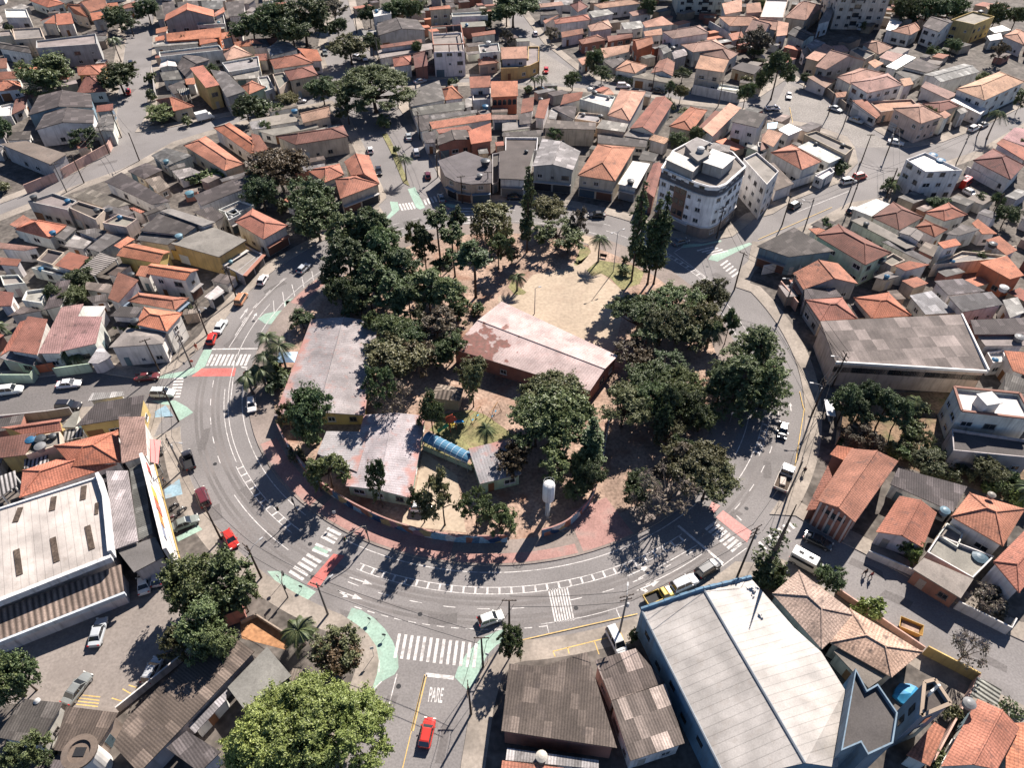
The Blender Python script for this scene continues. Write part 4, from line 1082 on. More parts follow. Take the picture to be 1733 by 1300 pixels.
for nm, xy, ttl in (("L", (265, 14, 655, 312, 415, 528, 92, 166), 'front half of the beige tiled parish house beside the church'), ("M", (598, 262, 1072, 545, 870, 712, 470, 486), 'rear half of the beige tiled parish house above the yard')):
    house('h', 4.0, 'P', 'c', T('D4', *xy), ttl, 18, 'parish_house')
# supermarket
sm, SPP = house('b', 6.0, 'V', 'l', T('C1', -420, 995, 640, 656, 690, 790, 722, 1150, -420, 1600), 'big cream roofed supermarket hall with dark skylight slots', None, 'supermarket', 'supermarket', rmat='metal', wins=False)
for x0, y0, x1, y1 in ((135, 845, 100, 940), (352, 775, 340, 865), (548, 705, 540, 795), (108, 1120, 130, 1285), (345, 1042, 370, 1200), (570, 965, 600, 1118), (632, 815, 628, 890)):
    p, q = at('C1', x0, y0, 6.0), at('C1', x1, y1, 6.0); b = MB(); beam(b, p, q, .8 if x0 != 632 else .5, 6.02, 6.12); extra(sm, "skylight", b, M['bark'])
edge = sorted(SPP, key=lambda p: p.x); b = MB()
beam(b, at('C1', 722, 1160, 6.4), at('C1', -420, 1610, 6.4), .6, 5.4, 6.5); beam(b, at('C1', 645, 640, 6), at('C1', 692, 790, 6), .5, 5, 7.0); beam(b, at('C1', 692, 790, 6), at('C1', 728, 1150, 6), .5, 5, 7.0); beam(b, at('C1', 640, 652, 6), at('C1', -420, 990, 6), .3, 5.4, 6.3)
extra(sm, "parapet", b, M['wall'], (.5, .5, .5))
sf, _ = house('b', 5.2, 'l', 'l', T('C1', 690, 605, 832, 602, 898, 1062, 745, 1117), 'light grey lower roof between supermarket hall and its facade wall', None, 'supermarket_annex', 'supermarket', rmat='fibre', wins=False)
house('s', 4.4, 'g', 'l', T('C1', 925, 552, 992, 1012, 897, 1064, 842, 592), 'sloping grey roof strip behind the supermarket facade wall', None, 'supermarket_annex', 'supermarket', wins=False)
fw = empty("facade_wall", at('C1', 1040, 850)); p, q = at('C1', 915, 488, 6.2), at('C1', 1070, 1110, 6.2)
b = MB(); beam(b, p, q, .5, 0, 6.2); extra(fw, "wall", b, M['wall'], (.6, .58, .56))
d = (q - p); rz = math.atan2(d.y, d.x); nn = Vector((-d.y, d.x, 0)).normalized()
if nn.x < 0: nn = -nn
for t, wd, ht, z, col in ((.12, 2.2, 1.6, 3.6, (.3, .06, .05)), (.26, 2.0, 1.2, 4.8, (.5, .45, .4)), (.42, 2.4, 2.2, 3.8, (.55, .33, .08)), (.55, 2.0, 2.6, 3.4, (.45, .12, .08)), (.68, 2.2, 1.6, 4.0, (.5, .2, .06)), (.82, 2.4, 1.2, 4.6, (.2, .22, .28))):
    b = MB(); b.box((0, 0, 0), wd, .1, ht); f = extra0(fw, "sign_panel", b, M['trim'], col); f.location = p + d * t + nn * .31 + Vector((0, 0, z)) - fw.location - Vector((0, 0, 6.2)); f.rotation_euler = (0, 0, rz)
b = MB(); beam(b, p + nn * .6, q + nn * .6, .8, 2.6, 2.8); extra(fw, "canopy", b, M['trim'], (.5, .47, .44)); b = MB(); beam(b, p + nn * 1.05, q + nn * 1.05, .12, 2.55, 2.9); extra(fw, "canopy_edge", b, M['trim'], (.42, .3, .1))
tag(fw, "white painted supermarket facade wall with coloured panels facing the parking bays", "wall")
house('b', 4.6, 'g', 'l', T('C1', 762, 1122, 1010, 1036, 1072, 1160, 872, 1266), 'blue grey porch roof at the near end of the supermarket', None, 'porch', 'porch', wins=False)
rs, RP = house('s', 3.4, 'Z', 'l', T('D1', 785, -25, -420, 425, -420, 640, 806, 158), 'long ribbed parking shed roof below the supermarket', None, 'parking_shed', 'shed', rise=.9, wins=False)
b = MB(); lo = sorted(RP, key=lambda p: p.y)[:2]; beam(b, at('D1', 812, 160, 3.4), at('D1', -420, 642, 3.4), .35, 2.7, 3.5); extra(rs, "fascia", b, M['wall'], (.42, .46, .5))
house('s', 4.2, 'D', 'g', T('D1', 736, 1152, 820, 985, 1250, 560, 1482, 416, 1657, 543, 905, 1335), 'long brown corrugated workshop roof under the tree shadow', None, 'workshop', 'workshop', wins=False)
house('s', 5.0, 'D', 'k', T('D3', 45, 622, 270, 642, 552, 545, 747, 1172, -6, 1060), 'large brown corrugated workshop beside the south street', None, 'workshop', 'workshop', wins=False)
# apartments
ap, AP = house('f', 13.8, 'c', 'w', T('A3', 1040, 1090, 1265, 1186, 1345, 1210, 1405, 1213, 1455, 1193, 1585, 1078, 1500, 985, 1270, 892, 1115, 975), 'curved white corner apartment block with rooftop terraces', None, 'apartment_block', 'apartment block', wins=False)
for ch_ in ap.children:
    if ch_.name.startswith('wall'): ch_.color = (.74, .73, .72, 1)
add_openings(ap, ap.location, [Vector((p.x, p.y, 0)) for p in AP], 13.8, True, (.6, .6, .6), 5, False, 2.3)
b = MB()
for z in (2.9, 11.0, 13.45):
    for i in range(len(AP)): beam(b, AP[i], AP[(i + 1) % len(AP)], .5, z, z + .22)
extra(ap, "floor_band", b, M['trim'], (.55, .53, .51))
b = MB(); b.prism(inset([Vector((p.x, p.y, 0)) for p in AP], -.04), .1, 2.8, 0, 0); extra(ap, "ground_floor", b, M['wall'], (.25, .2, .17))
b = MB(); b.prism(inset([Vector((p.x, p.y, 0)) for p in AP], -.07), 11.3, 12.7, 0, 0); extra(ap, "terrace_shade_band", b, M['wall'], (.09, .09, .1))  # dark band standing proud; shade of a set-back terrace put into its colour
for xy, z0, z1, mt, col in (((1070, 1035, 1115, 985, 1285, 1062, 1240, 1112), 13.2, 15.8, 'metal', (.3, .275, .25)), ((1225, 1000, 1292, 958, 1350, 998, 1275, 1042), 13.2, 16.8, 'conc', (.2, .185, .17)), ((1310, 1052, 1372, 970, 1512, 1022, 1432, 1092), 13.2, 16.0, 'metal', (.34, .32, .3)),
                       ((1195, 940, 1270, 895, 1340, 930, 1240, 990), 13.2, 15.6, 'conc', (.22, .2, .19)), ((1380, 930, 1480, 950, 1470, 985, 1350, 965), 13.2, 15.2, 'fibre', (.2, .18, .17))):
    b = MB(); Q = ccw(px('A3', *xy, h=z1)); b.prism(Q, z0, z1 - .15, 1, 1); Q2 = inset([Vector((p.x, p.y, 0)) for p in Q], -.25); b.prism(Q2, z1 - .15, z1, 1, 0, True); extra(ap, "penthouse", b, [M[mt], M['wall']], col)
c = at('A3', 1290, 985, 16.8); b = MB(); b.lathe(c, [(.9, 0), (.9, .9), (.5, 1.1)], 12); extra(ap, "water_tank", b, M['tank'], (.3, .3, .3))
p, q = AP[0], AP[1]
for a_, c_ in [(AP[i], AP[(i + 1) % len(AP)]) for i in range(len(AP))]:
    if (c_ - a_).length > 7 and (a_ + c_).y / 2 < ap.location.y and (a_ + c_).x / 2 < ap.location.x:
        d = c_ - a_; pm = a_ + d * .62; pm.z = 3.2; b = MB(); b.box((0, -.05, 0), 3.4, .12, 7.6); f = extra0(ap, "brown_panel", b, M['trim'], (.2, .12, .085)); f.location = pm - ap.location; f.rotation_euler = (0, 0, math.atan2(d.y, d.x))
        for s_ in range(3):
            b = MB(); b.box((0, -.14, 0), 1.2, .06, 1.3); g_ = b.build("pane", M['glass'], f); g_.location = (-.8, 0, .8 + 2.8 * s_); b = MB(); b.box((0, -.14, 0), 1.2, .06, 1.3); g_ = b.build("pane", M['glass'], f); g_.location = (.8, 0, .8 + 2.8 * s_)
house('f', 9.6, 'c', 'w', T('S', 1258, 268, 1281, 257, 1318, 289, 1298, 312), 'plain white apartment slab beside the curved corner block', None, 'apartment_block', 'apartment block')
sb, _ = house('f', 8.2, 'W', 'w', T('A4', 965, 1036, 1088, 990, 1332, 1106, 1092, 1116), 'small white block with two blue tanks on its roof', None, 'small_block', 'house')
house('f', 7.0, 'c', 'g', T('A1', 235, 310, 632, 282, 622, 216, 235, 262), 'grey three storey apartment block with dark roof slots by the top street', None, 'apartment_block', 'apartment block')
uf, UP = house('f', 8.2, 'c', 'w', T('A2', 1178, 218, 1368, 207, 1390, 330, 1190, 336), 'white unfinished three storey house with open brick roof frame', None, 'unfinished_house', 'house')
b = MB()
for i in range(4):
    beam(b, UP[i] * 1, UP[(i + 1) % 4], .3, 10.3, 10.6)
    for t in (0, .5): p = UP[i].lerp(UP[(i + 1) % 4], t); b.box((p.x, p.y, 8.2), .3, .3, 2.1)
extra(uf, "brick_frame", b, M['wall'], (.3, .15, .11))
oh, OP = house('s', 5.8, 'o', 'o', T('A2', 1562, 527, 1735, 524, 1738, 622, 1562, 630), 'bright orange house with three arched windows', None, 'orange_house', wins=False)
W_ = inset([Vector((p.x, p.y, 0)) for p in OP], .35)
a_, c_ = min(fronts(W_), key=lambda s: (s[0] + s[1]).y); d = c_ - a_; rz = math.atan2(d.y, d.x)
for i in range(5):
    p = a_ + d * ((i + .5) / 5); p.z = 3.1; b = MB(); b.box((0, -.04, 0), 1.1, .1, 1.2)
    b.prism([Vector((.55 * math.cos(math.pi * k / 6), 0, 0)) for k in range(0)], 0, 0) if False else None
    for k in range(6):
        t0, t1 = math.pi * k / 6, math.pi * (k + 1) / 6; b.face([(0, -.09, 1.2), (.55 * math.cos(t0), -.09, 1.2 + .5 * math.sin(t0)), (.55 * math.cos(t1), -.09, 1.2 + .5 * math.sin(t1))])
    f = extra0(oh, "arched_window", b, M['glass']); f.location = p - oh.location; f.rotation_euler = (0, 0, rz)
def highrise(p, q, depth, h, look, wc, name, dark_mid):
    d = q - p; d.z = 0; n = Vector((-d.y, d.x, 0)).normalized(); n = n if n.y > 0 else -n
    P = ccw([p, q, q + n * depth, p + n * depth]); org = (p + q) / 2 + n * depth / 2; org.z = 0; root = empty(name, org)
    b = MB(); b.prism(P, 0, h, 0, 0); extra(root, "wall", b, M['wall'], wc)
    add_openings(root, org, [Vector((v.x, v.y, 0)) for v in P], min(h, 26), False, wc, 3, False, 3.2)
    rz = math.atan2(d.y, d.x); L_ = d.length
    for t in dark_mid:
        for s_ in range(int(min(h, 26) / 2.9)):
            pm = p + d * t; pm.z = .6 + 2.9 * s_; b = MB(); b.box((0, -.25, 0), L_ * .14, .5, 1.0); f = extra0(root, "balcony", b, M['trim'], tuple(v * .8 for v in wc)); f.location = pm - org; f.rotation_euler = (0, 0, rz)
            b = MB(); b.box((0, -.05, 1.0), L_ * .13, .08, 1.5); b.build("opening", M['glass'], f)
    tag(root, look, "apartment tower"); landmark(look, (p + q) / 2)
highrise(at('A4', 468, 190), at('A4', 790, 195), 18, 44, 'beige high-rise tower with a dark balcony column', (.5, .43, .36), 'apartment_tower', (.42,))
highrise(at('A3', 1132, 95), at('A3', 1428, 98), 14, 24, 'pale green striped apartment tower at the top edge', (.45, .46, .4), 'apartment_tower', (.25, .6))
# water tower on its stem, round reservoir
wt = empty("water_tower", at('C3', 293, 893)); wt.scale = (.92, .92, .88); c = wt.location
b = MB(); b.lathe((c.x, c.y, 0), [(.5, 0), (.42, .3), (.42, 4.4)], 14); extra(wt, "stem", b, M['trim'], (.5, .49, .47), True)
b = MB(); b.lathe((c.x, c.y, 4.3), [(.42, 0), (1.0, .7), (1.02, .8), (1.02, 4.6), (.9, 4.85), (.05, 5.05)], 20); extra(wt, "tank", b, M['trim'], (.6, .59, .57), True)
b = MB()
for k in range(10): b.tube([(c.x + .9 * math.cos(k * .628), c.y + .9 * math.sin(k * .628), 9.1), (c.x + .9 * math.cos(k * .628), c.y + .9 * math.sin(k * .628), 9.9)], .03, 4)
b.tube([(c.x + .9 * math.cos(k * .314), c.y + .9 * math.sin(k * .314), 9.9) for k in range(21)], .03, 4); extra(wt, "railing", b, M['steel'])
b = MB()
for s_ in (-.2, .2): b.tube([(c.x + s_, c.y - 1.08, .1), (c.x + s_, c.y - 1.08, 9.3)], .03, 4)
for k in range(22): b.tube([(c.x - .2, c.y - 1.08, .4 + k * .4), (c.x + .2, c.y - 1.08, .4 + k * .4)], .02, 4)
extra(wt, "ladder", b, M['steel']); tag(wt, "white water tower with bottle shaped tank inside the mural wall", "water tower"); landmark("white bottle shaped water tower", c + Vector((0, 0, 6)))
c = at('D1', 640, 1300); rt = empty("round_reservoir", c)
b = MB(); b.lathe((c.x, c.y, 0), [(1.75, 0), (1.65, 5.2)], 24); extra(rt, "tank_wall", b, M['wall'], (.55, .53, .5))
b = MB(); b.lathe((c.x, c.y, 5.2), [(1.65, 0), (2.0, .15), (2.0, .45), (1.3, .5), (1.25, .2)], 24); extra(rt, "rim", b, M['conc'], (.13, .1, .08)); b = MB(); b.box((c.x, c.y, 5.42), 1.3, 1.0, .08); extra(rt, "hatch", b, M['black'])
tag(rt, "round white concrete reservoir with a brown rim by the lower left roofs", "reservoir")
# mural wall in two pieces, coloured all along
def path_wall(pts, h, th, b):
    pts = [Vector((p[0], p[1], 0)) for p in pts]; s = 0; L_, R2 = [], []
    for i, p in enumerate(pts):
        d = (pts[min(i + 1, len(pts) - 1)] - pts[max(i - 1, 0)]).normalized(); n = Vector((-d.y, d.x, 0)) * th / 2; L_.append(p + n); R2.append(p - n)
    for i in range(len(pts) - 1):
        ln = (pts[i + 1] - pts[i]).length; up = Vector((0, 0, h))
        for A, B in ((R2[i], R2[i + 1]), (L_[i + 1], L_[i])):
            b.face([A, B, B + up, A + up], 0, [(s, 0), (s + ln, 0), (s + ln, h), (s, h)])
        b.face([L_[i] + up, R2[i] + up, R2[i + 1] + up, L_[i + 1] + up], 1); s += ln
    up = Vector((0, 0, h)); b.face([L_[0], R2[0], R2[0] + up, L_[0] + up], 1); b.face([R2[-1], L_[-1], L_[-1] + up, R2[-1] + up], 1)
def smooth_path(pts, n=5):
    out = []
    for i in range(len(pts) - 1):
        p0, p1, p2, p3 = pts[max(i - 1, 0)], pts[i], pts[i + 1], pts[min(i + 2, len(pts) - 1)]
        for k in range(n):
            t = k / n; out.append(.5 * ((2 * p1) + (p2 - p0) * t + (2 * p0 - 5 * p1 + 4 * p2 - p3) * t * t + (3 * p1 - p0 - 3 * p2 + p3) * t ** 3))
    return out + [pts[-1]]
def mural(pts, look, h=2.0):
    b = MB(); path_wall(smooth_path(pts), h, .25, b); o = b.build("mural_wall", [M['mural'], M['redpave']]); tag(o, look, "wall"); return o
mural(px('C2', 180, 335, 240, 450, 330, 575, 440, 700, 590, 810, 745, 895, 900, 965, 1090, 1025, 1290, 1062, 1480, 1075, 1668, 1068), 'long curved wall painted with a blue and ochre mural round the school')
mural(px('C3', 255, 1035, 340, 1010, 430, 965, 520, 880, 580, 800, 612, 700), 'short curved wall with a blue mural beside the water tower')
# yard walls
def ywall(k, xy, h, col, look, cat='wall'):
    b = MB(); path_wall(px(k, *xy), h, .2, b); o = b.build("yard_wall", [M['wall'], M['wall']], None, (0, 0, 0), WALLC.get(col, (.3, .28, .26)))
    p = px(k, *xy); later(o, look, cat, sum(p, Vector()) / len(p), 'yard walls along the streets')
for k, xy, h, c, look in (('B1', (0, 1262, 225, 1262, 250, 1225), 2.2, 'n', 'pale green yard wall'), ('B1', (372, 1222, 608, 1190), 2.2, 'n', 'pale green yard wall'), ('B1', (225, 1205, 370, 1180), 2.0, 'o', 'orange brick yard wall'),
                          ('B1', (1110, 450, 1420, 525, 1555, 605), 2.6, 'y', 'long ochre yard wall'), ('B1', (1555, 600, 1715, 470, 1720, 430), 2.4, 'g', 'grey yard wall'), ('C1', (-20, 300, 340, 262, 480, 240), 2.0, 'g', 'grey yard wall'),
                          ('A1', (180, 1262, 380, 1180, 720, 990, 760, 900), 2.6, 'p', 'pink grey street wall'), ('A1', (0, 990, 340, 1150), 3.0, 'g', 'grey street wall'), ('A3', (1232, 610, 1540, 672), 3, 'w', 'white retaining wall'), 
                          ('A3', (1340, 180, 1560, 310, 1700, 420), 2.6, 'l', 'pale grey street wall'), ('A4', (185, 1240, 480, 1140), 2.4, 'w', 'white gate wall'), ('A4', (1340, 1130, 1540, 1240), 2.2, 'w', 'white yard wall'), ('A4', (310, 530, 440, 620, 560, 720), 2.4, 't', 'tan yard wall'),
                          ('B4', (1130, 560, 1440, 470, 1640, 440), 3.0, 'c', 'cream yard wall'), ('C4', (500, 130, 520, 300, 500, 440), 2.4, 't', 'tan garden wall'), ('C4', (700, 1160, 1000, 1290), 1.6, 'w', 'white yard wall'), ('C4', (1100, 1130, 1250, 900), 2.2, 't', 'tan yard wall'),
                          ('D4', (1065, 560, 1400, 735), 2.4, 'y', 'ochre churchyard wall'), ('D4', (1400, 735, 1100, 1290), 2.2, 'p', 'pink brick yard wall'), ('D4', (500, 160, 1065, 545), 1.4, 'p', 'low pink wall'), ('D4', (1270, 260, 1610, 430, 1640, 370), 2.0, 'l', 'pale grey yard wall'),
                          ('D2', (-60, 365, 40, 320, 275, 470), 1.0, 't', 'low brown lot wall'), ('D1', (780, 940, 1250, 560), 1.6, 'l', 'low grey car park wall'), ('C2', (1120, 470, 1440, 605), 1.2, 'n', 'low green school wall'),
                          ('A2', (0, 700, 300, 690), 1.6, 'w', 'white street wall'), ('B4', (130, 660, 240, 800), 2.6, 'p', 'pink street wall'), ('B4', (20, 560, 230, 520, 300, 640), 2.6, 'w', 'white yard wall'), ('C3', (650, 560, 700, 260), 1.6, 'g', 'grey park fence wall'), ('A1', (1000, 470, 1020, 640), 2.2, 'g', 'grey yard wall')):
    ywall(k, xy, h, c, look)
parse(HOUSES)
# yards coloured dark for the shade between houses, and the low sheds that crowd them
def pip(x, y, poly):
    c = False; j = len(poly) - 1
    for i in range(len(poly)):
        a, b_ = poly[i], poly[j]
        if (a[1] > y) != (b_[1] > y) and x < (b_[0] - a[0]) * (y - a[1]) / (b_[1] - a[1]) + a[0]: c = not c
        j = i
    return c
def edge_dist(x, y, poly):
    m_ = 1e9
    for i in range(len(poly)):
        a, b_ = poly[i - 1], poly[i]; dx, dy = b_[0] - a[0], b_[1] - a[1]; t = max(0, min(1, ((x - a[0]) * dx + (y - a[1]) * dy) / (dx * dx + dy * dy + 1e-9))); m_ = min(m_, math.hypot(x - a[0] - t * dx, y - a[1] - t * dy))
    return m_
OPEN = [px(*q) for q in (('D1', -60, 560, 0, 430, 620, 200, 880, 60, 1050, 40, 1300, 300, 1100, 640, 780, 960, 500, 900, 0, 900), ('C1', 970, 300, 1300, 300, 1480, 1080, 1500, 1300, 1020, 1300, 1100, 1090), ('D3', 100, 480, 900, 280, 900, 520, 560, 545, 270, 650, 60, 600), ('D2', 0, 0, 120, 40, 830, 500, 830, 800, 560, 700, 0, 480),
        ('C4', 500, 120, 1260, 110, 1260, 560, 1735, 560, 1735, 860, 1370, 720, 910, 560, 500, 440), ('C4', 240, 200, 490, 200, 490, 440, 300, 860, 200, 900), ('D4', 800, 720, 1070, 560, 1400, 735, 1250, 940, 920, 940), ('D2', 1380, 700, 1700, 560, 1640, 1300, 1370, 1300), ('B3', 1000, 140, 1450, 120, 1600, 300, 1100, 400), ('A1', 850, 840, 1300, 800, 1300, 950, 850, 1000))]
YB = []
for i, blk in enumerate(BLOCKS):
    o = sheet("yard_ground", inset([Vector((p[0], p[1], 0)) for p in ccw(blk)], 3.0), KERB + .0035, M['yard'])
rs_ = random.Random(77); SHEDS = 0; FB = [(min(p[0] for p in f[:-1]), max(p[0] for p in f[:-1]), min(p[1] for p in f[:-1]), max(p[1] for p in f[:-1])) for f in FOOT]
for i in range(40):                       # the last rows of roofs under the top edge
    u = -40 + i * 46 + rs_.uniform(-8, 8); v = rs_.choice((-6, -18)); p = ground(u, v, 0); ang = rs_.uniform(-.4, .4); sx, sy = rs_.uniform(9, 13), rs_.uniform(8, 11); ca, sa = math.cos(ang), math.sin(ang)
    q = [(p.x + a_ * ca - c_ * sa, p.y + a_ * sa + c_ * ca) for a_, c_ in ((-sx / 2, -sy / 2), (sx / 2, -sy / 2), (sx / 2, sy / 2), (-sx / 2, sy / 2))]
    if any(any(pip(x, y, f[:-1]) for x, y in q + [(p.x, p.y)]) or any(pip(x[0], x[1], q) for x in f[:-1]) for f in FOOT): continue
    h = rs_.choice((3.2, 5.6, 5.8)); pts = [('S', *topx((x, y, h))) for x, y in q]; house(rs_.choice('hhgsf'), h, rs_.choice('oorpddgtc'), rs_.choice('wwcgk'), pts)
FB = [(min(p[0] for p in f[:-1]), max(p[0] for p in f[:-1]), min(p[1] for p in f[:-1]), max(p[1] for p in f[:-1])) for f in FOOT]
for attempt in range(60000):
    if SHEDS >= 285: break
    f = rs_.choice(FOOT); cx, cy, ang = f[-1]; x, y = cx + rs_.gauss(0, 8), cy + rs_.gauss(0, 8)
    q = topx((x, y, 0))
    if not (-40 < q[0] < 1773 and -20 < q[1] < 1340) or math.hypot(x - RC.x, y - RC.y) < 62: continue
    blk = next((b_ for b_ in BLOCKS if pip(x, y, b_)), None)
    if blk is None or edge_dist(x, y, blk) < 4.5 or any(pip(x, y, z_) for z_ in OPEN): continue
    sx, sy = rs_.uniform(2.4, 7.5) * (1 if SHEDS > 120 else 1.25), rs_.uniform(2.2, 4.8); ca, sa = math.cos(ang), math.sin(ang); ok = True
    C4_ = [(x + u * ca - v * sa, y + u * sa + v * ca) for u, v in ((-sx / 2, -sy / 2), (sx / 2, -sy / 2), (sx / 2, sy / 2), (-sx / 2, sy / 2))]
    tst = C4_ + [((C4_[i][0] + C4_[i - 1][0]) / 2, (C4_[i][1] + C4_[i - 1][1]) / 2) for i in range(4)] + [(x, y)]
    for k, g_ in enumerate(FOOT):
        bb = FB[k]
        if bb[0] > x + 6 or bb[1] < x - 6 or bb[2] > y + 6 or bb[3] < y - 6: continue
        if any(pip(u, v, g_[:-1]) for u, v in tst) or any(pip(p[0], p[1], C4_) for p in g_[:-1]): ok = False; break
    if not ok: continue
    h = rs_.uniform(2.1, 3.0); rm = rs_.choice('ddggttlcDro'); root = empty("backyard_shed", (x, y, 0)); rr = MB(); dz = sy * .09
    P = [Vector((*C4_[0], h)), Vector((*C4_[1], h)), Vector((*C4_[2], h + dz)), Vector((*C4_[3], h + dz))]
    solid_roof(rr, [P], [P[1] - P[0]], .1); rr.build("roof", [M[ROOFM[rm]], M['wall']], root, root.location, jit(ROOFC[rm], .2)); W_ = inset(P, .15); wl = MB()
    for i in range(4): wl.wall(W_[i], W_[(i + 1) % 4], 0, P[i].z - .1, P[(i + 1) % 4].z - .1)
    wl.build("wall", M['wall'], root, root.location, jit(WALLC[rs_.choice('wcgtk')], .2)); FOOT.append(C4_ + [(x, y, ang)]); FB.append((min(p[0] for p in C4_), max(p[0] for p in C4_), min(p[1] for p in C4_), max(p[1] for p in C4_))); SHEDS += 1
    later(root, f"low {RNAME[rm]} backyard shed", "shed", Vector((x, y, h)), 'low sheds between the houses')
# dark shopfronts with pale fascias under the buildings round the top of the ring
for ob in [o for o in bpy.data.objects if o.get("category") in ('house', 'apartment block', 'workshop') and 56 < math.hypot(o.location.x - RC.x, o.location.y - RC.y) < 82 and o.location.y > RC.y + 12]:
    wl = next((c for c in ob.children if c.name.startswith('wall')), None)
    if wl is None: continue
    for pg in wl.data.polygons:
        vs = [wl.data.vertices[v].co for v in pg.vertices]
        if len(vs) != 4 or abs(pg.normal.z) > .1 or min(v.z for v in vs) > .1: continue
        ctr = pg.center + ob.location; n = Vector((pg.normal.x, pg.normal.y, 0)); tor = Vector((RC.x - ctr.x, RC.y - ctr.y, 0)).normalized()
        bt_ = sorted(vs, key=lambda v: v.z)[:2]; d = bt_[1] - bt_[0]; ln = d.length
        if n.dot(tor) < .55 or ln < 3.0: continue
        dd = d.normalized(); k = max(1, int(ln / 3.6)); rz = math.atan2(dd.y, dd.x) if Vector((dd.y, -dd.x, 0)).dot(n) > 0 else math.atan2(-dd.y, -dd.x)
        for c in list(ob.children):
            if c.name.startswith(('window', 'door', 'garage')) and c.location.z < 2.6 and abs((Vector((c.location.x, c.location.y, 0)) - Vector((bt_[0].x, bt_[0].y, 0))).dot(n)) < .4:
                for q in list(c.children): bpy.data.objects.remove(q)
                bpy.data.objects.remove(c)
        for i in range(k):
            p = bt_[0] + d * ((i + .5) / k); b = MB(); b.box((0, -.03, .1), ln / k - .5, .06, 2.3); f = extra0(ob, "shopfront", b, M['trim'], rs_.choice(((.03, .03, .035), (.05, .055, .06), (.14, .07, .05), (.2, .2, .2), (.06, .09, .12)))); f.location = (p.x, p.y, KERB); f.rotation_euler = (0, 0, rz)
        p = bt_[0] + d * .5; b = MB(); b.box((0, -.45, 2.6), ln - .1, .9, .16); f = extra0(ob, "awning", b, M['trim'], rs_.choice(((.4, .38, .36), (.25, .23, .22), (.3, .14, .1), (.16, .2, .25)))); f.location = (p.x, p.y, KERB); f.rotation_euler = (0, 0, rz)
# water tanks standing on roofs
def tank(k, x, y, z, r, col, look):
    p = at(k, x, y, z); t = empty("water_tank", p); b = MB(); b.lathe((0, 0, 0), [(r * .85, 0), (r, r * .9)], 14); b.build("body", M['tank'], t, (0, 0, 0), col, smooth=False)
    b = MB(); b.lathe((0, 0, r * .9), [(r * 1.05, 0), (r * 1.05, .1), (r * .5, .3), (.08, .36)], 14); b.build("lid", M['tank'], t, (0, 0, 0), tuple(v * .9 for v in col)); later(t, look, "water tank", p, "water tanks on the roofs")
BL, GY, WH, DK = (.03, .11, .2), (.17, .17, .17), (.4, .4, .39), (.05, .055, .06)
for k, x, y, z, r, col, look in (('A2', 285, 735, 4, .9, BL, 'blue round water tank'), ('A2', 1525, 705, 3.5, .9, BL, 'blue round water tank'), ('A2', 1525, 1070, 6.2, 1.2, DK, 'dark round water tank'), ('B1', 225, 65, 5.3, .8, DK, 'dark round water tank'), ('B1', 715, 155, 5.3, .9, DK, 'dark round water tank'),
                                ('B1', 635, 150, 5.3, .7, DK, 'dark round water tank'), ('B1', 1240, 45, 4.5, 1.0, (.1, .2, .24), 'teal round water tank'), ('B1', 348, 295, 4, .7, BL, 'blue round water tank'), ('B1', 1170, 320, 5.3, .8, (.15, .25, .3), 'teal round water tank'), ('B1', 860, 570, 4.6, .7, DK, 'dark round water tank'), ('B1', 885, 875, 6, .8, DK, 'dark round water tank'),
                                ('C1', 215, 420, 4, .9, BL, 'blue round water tank'), ('C1', 275, 415, 4, .9, DK, 'dark round water tank'), ('C1', 275, 465, 4, .9, GY, 'grey round water tank'), ('A4', 1130, 1030, 7.0, 1.1, BL, 'blue round water tank'), ('A4', 1180, 1065, 7.0, 1.1, BL, 'blue round water tank'), ('A4', 1445, 85, 6.6, .9, DK, 'dark round water tank'),
                                ('A3', 600, 610, 5.3, .8, DK, 'dark round water tank'), ('A3', 640, 765, 4.4, .7, DK, 'dark round water tank'), ('A3', 250, 655, 3.6, .7, DK, 'dark round water tank'), ('A3', 835, 1195, 4.6, .9, DK, 'dark round water tank'), ('A3', 570, 590, 5.3, .8, WH, 'white round water tank'), ('A3', 1110, 320, 5, .8, DK, 'dark round water tank'),
                                ('B4', 1185, 420, 3.6, .9, GY, 'grey round water tank'), ('B4', 1520, 375, 3.6, .9, DK, 'dark round water tank'), ('B4', 1590, 660, 4.4, .9, WH, 'pale round water tank'), ('B4', 1690, 985, 4.6, .9, GY, 'grey round water tank'), ('B4', 800, 480, 4.4, .8, DK, 'dark round water tank'),
                                ('C4', 1205, 880, 3.7, .75, (.12, .19, .23), 'pale blue water tank'), ('C4', 1510, 775, 5.2, .6, (.22, .2, .17), 'beige round water tank'), ('C4', 1425, 1190, 1.6, 1.1, (.06, .1, .13), 'big dark blue water tank'), ('D4', 1360, 895, 5, .75, GY, 'grey round water tank'), ('D3', 255, 1240, 3.6, .7, (.4, .37, .32), 'beige round water tank'), ('D1', 250, 875, 3.5, .4, WH, 'white roof ventilator'),
                                ('A1', 1085, 1060, 3.6, .7, (.1, .2, .24), 'teal round water tank'), ('A1', 1325, 130, 3.5, .7, WH, 'white round water tank'), ('A2', 1545, 285, 6.1, .8, WH, 'white round water tank')):
    tank(k, x, y, z, r, col, look)
nt_ = 0
